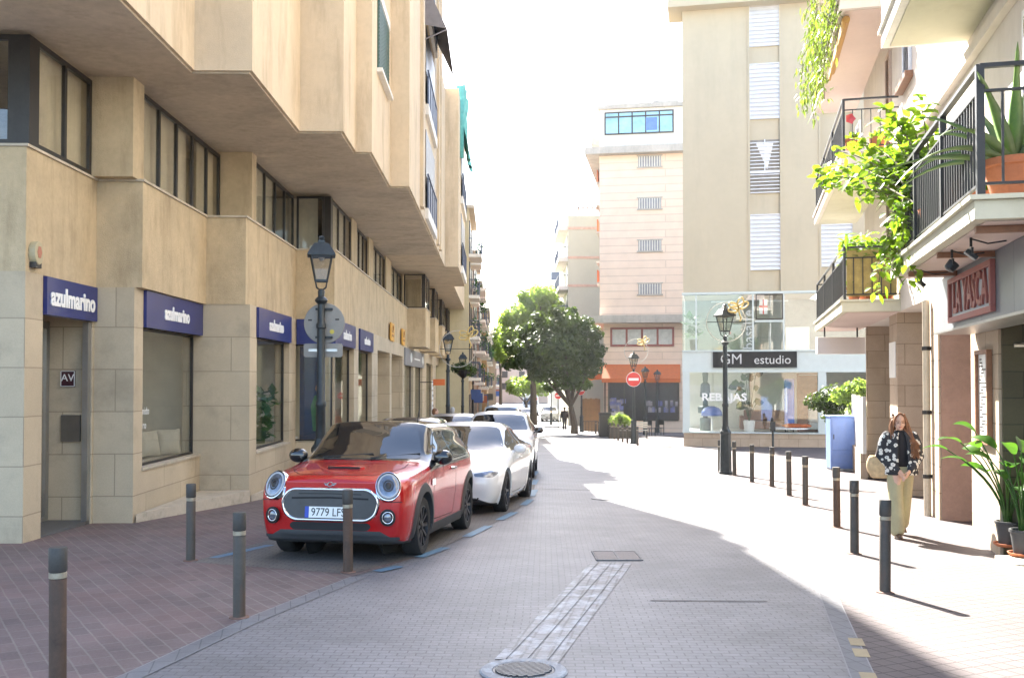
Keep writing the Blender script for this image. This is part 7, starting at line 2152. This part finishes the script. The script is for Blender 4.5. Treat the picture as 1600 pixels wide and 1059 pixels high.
sb_ = o.modifiers.new('sub','SUBSURF'); sb_.levels = 1; sb_.render_levels = 1
for sg in (-1,1):
    m = MB(); sh_ = Vector((sg*.165,.0,1.315)); el = Vector((sg*.235,.02,1.06)); wr_ = Vector((sg*.085,-.168,.895))
    limb(m,[sh_,sh_.lerp(el,.35)+Vector((sg*.012,0,0)),sh_.lerp(el,.7),el,el.lerp(wr_,.35),el.lerp(wr_,.75),wr_],[.072,.078,.075,.076,.074,.066,.045])
    remesh(m.build('sleeve', M['flower'], wm), .012, 3)
m = MB(); ring_loft(m,[(0,0,.80,.165,.125),(0,0,.88,.165,.12),(0,0,.97,.14,.105)])
limb(m,[(-.078,-.03,.82),(-.083,-.09,.50),(-.080,-.125,.30),(-.080,-.13,.12)],[.105,.092,.094,.098]); limb(m,[(.080,.03,.82),(.078,.09,.50),(.085,.18,.30),(.09,.26,.16)],[.105,.092,.092,.094])
remesh(m.build('trousers', M['khaki'], wm), .012, 4)
for a in (Vector((-.072,-.13,0)),Vector((.087,.275,.045))):
    m = MB(); limb(m,[a+Vector((0,.02,.16)),a+Vector((0,.015,.07)),a+Vector((-.005,-.05,.045)),a+Vector((-.01,-.145,.034))],[.045,.046,.042,.034]); m.box(a.x-.04,a.y-.17,a.z-.002,a.x+.03,a.y+.06,a.z+.018)
    remesh(m.build('boot', M['bootbrown'], wm), .008, 2)
# hair: cap plus long strands, most of it over her left shoulder
m = MB(); rr = random.Random(9)
m.ball(tuple(HC+Vector((0,.034,.026))),.086,.086,.100,20,12)
for k in range(210):
    a = rr.uniform(-.25,PI+.25) if k%3 else rr.uniform(-.55,.2)
    st = HC+Vector((math.cos(a)*.072,.036+math.sin(a)*.066,rr.uniform(.02,.112)))
    if abs(a) < .8 or rr.random() < .42:
        e = Vector((rr.uniform(.10,.22),rr.uniform(-.16,-.09),rr.uniform(1.02,1.22)))
        mid = Vector((rr.uniform(.10,.14),rr.uniform(-.05,.0),rr.uniform(1.33,1.40)))
    else:
        e = Vector((math.cos(a)*.12,.08+rr.uniform(0,.05),rr.uniform(1.16,1.28))) if math.cos(a) > -.55 else Vector((rr.uniform(-.13,-.085),rr.uniform(-.10,.02),rr.uniform(1.22,1.32)))
        mid = st*.5+e*.5+Vector((math.cos(a)*.045,.02,.02))
    pts = [st*(1-t)**2+mid*2*t*(1-t)+e*t*t+Vector((math.sin(t*9+k)*.006,math.cos(t*8+k)*.006,0)) for t in [i/7 for i in range(8)]]
    m.tube(pts,[.008,.010,.011,.011,.010,.009,.007,.002],6)
for k in range(50):   # parted fringe framing the face
    sg = 1 if k%2 else -1
    st = HC+Vector((rr.uniform(-.012,.012),-.035+rr.uniform(-.02,.05),.122)); e = HC+Vector((sg*rr.uniform(.080,.094),-.025+rr.uniform(-.02,.05),-.10+rr.uniform(-.05,.03))); mid = HC+Vector((sg*.086,-.062+rr.uniform(-.008,.05),.085))
    m.tube([st*(1-t)**2+mid*2*t*(1-t)+e*t*t for t in [i/6 for i in range(7)]],[.006,.008,.009,.009,.008,.007,.003],6)
m.build('hair', M['hair_au'], wm, smooth=True)
# straw bag on her right arm
bg_ = thing('straw_bag','round straw shopping bag carried on the arm of the woman in the flowered jacket','bag',(q.x-.225,q.y+.06,q.z+.76),R(-15))
m = MB(); n = 22
for i in range(12):
    t = i/11; rx_ = .06+.125*math.sin(PI*min(1,t*.62+.14)); ry_ = .05+.07*math.sin(PI*min(1,t*.7+.1)); ry_ *= (1-.35*t)
    for k in range(n): a = 2*PI*k/n; m.v.append((rx_*math.cos(a),ry_*math.sin(a),.30*t+(0 if i else .01)))
for i in range(11):
    for k in range(n): m.f.append((i*n+k,i*n+(k+1)%n,(i+1)*n+(k+1)%n,(i+1)*n+k))
m.f.append(tuple(range(n-1,-1,-1))); o = m.build('bag_body', M['straw'], bg_, smooth=True); md = o.modifiers.new('t','SOLIDIFY'); md.thickness = .012
m = MB()
for sg in (-1,1): m.tube([(-.07,sg*.05,.28),(-.02,sg*.04,.45),(.10,sg*.02,.55),(.18,sg*.01,.50),(.14,sg*.04,.28)],.010,6)
m.build('handle', M['bootbrown'], bg_, smooth=True)

def passer(label, loc, rz, h, coat, trous, hair, stride=.22):
    t = thing('person', label, 'person', loc, rz); k = h/1.72
    t.scale = (k,k,k)
    m = MB(); limb(m,[(0,0,1.40),(0,-.01,1.50)],[.055,.05]); m.ball((0,-.02,1.60),.078,.098,.115,18,12); m.ball((0,-.115,1.585),.012,.018,.015,8,6)
    for sg in (-1,1):
        m.ball((sg*.08,-.01,1.595),.012,.02,.03,8,6)
        sh_ = Vector((sg*.20,0,1.38)); el = Vector((sg*.25,sg*.05,1.10)); w_ = Vector((sg*.25,-sg*.12,.88)); limb(m,[sh_,el,w_],[.05,.04,.028]); hand(m,w_,(0,-sg*.25,-1),(0,-1,0),.5)
        limb(m,[(sg*.09,0,.88),(sg*.09,sg*stride*.45,.48),(sg*.09,sg*stride,.08)],[.09,.06,.04]); limb(m,[(sg*.09,sg*stride,.05),(sg*.09,sg*stride-.17,.035)],[.04,.032])
    ring_loft(m,[(0,0,.86,.16,.11),(0,0,1.05,.14,.10),(0,0,1.28,.18,.11),(0,0,1.40,.14,.08),(0,0,1.43,.06,.05)])
    remesh(m.build('body', M['skin'], t), .012, 3)
    m = MB(); ring_loft(m,[(0,0,.80,.20,.145),(0,0,1.05,.185,.135),(0,0,1.28,.215,.135),(0,0,1.40,.17,.10),(0,0,1.45,.075,.07)])
    for sg in (-1,1): limb(m,[(sg*.20,0,1.38),(sg*.255,sg*.05,1.10),(sg*.25,-sg*.11,.91)],[.072,.062,.05])
    remesh(m.build('coat', coat, t), .016, 3)
    m = MB(); ring_loft(m,[(0,0,.78,.165,.125),(0,0,.92,.165,.12)])
    for sg in (-1,1): limb(m,[(sg*.09,0,.84),(sg*.09,sg*stride*.45,.48),(sg*.09,sg*stride,.10)],[.105,.078,.065])
    remesh(m.build('trousers', trous, t), .016, 3)
    m = MB()
    for sg in (-1,1): limb(m,[(sg*.09,sg*stride,.05),(sg*.09,sg*stride-.20,.04)],[.05,.042])
    m.build('shoe', M['black'], t, smooth=True)
    m = MB(); m.ball((0,.012,1.635),.088,.10,.10,18,10); m.ball((0,.05,1.58),.082,.07,.10,16,10); m.build('hair', hair, t, smooth=True)
    return t
y_ = 72; passer('man in dark clothes walking away from the camera beside the ficus trunk',(ux(882,y_),y_,gz(y_)),PI,1.72,M['blacktop'],M['blacktop'],M['hair_dk'])
y_ = 33; passer('person in orange top standing on the left pavement behind the parked cars',(ux(680,y_),y_,gz(y_)),R(100),1.66,M['orange'],M['blacktop'],M['hair_au'],.1)
y_ = 35; passer('grey haired person in a dark coat on the left pavement behind the parked cars',(ux(707,y_),y_,gz(y_)),PI,1.70,pm('slate_coat',(.05,.06,.08),.9),M['blacktop'],M['hair_gr'],.15)
# ================================================================== thin sunlit air
m, nt, out = newmat('haze_air')
pv = N(nt,'ShaderNodeVolumePrincipled', Density=.00022, Anisotropy=.55); pv.inputs['Color'].default_value = (.95,.96,1,1)
nt.links.new(pv.outputs[0], out.inputs['Volume'])
o = MB().box(-60,-25,-6,60,240,26).build('haze', m); struct(o,'stuff')
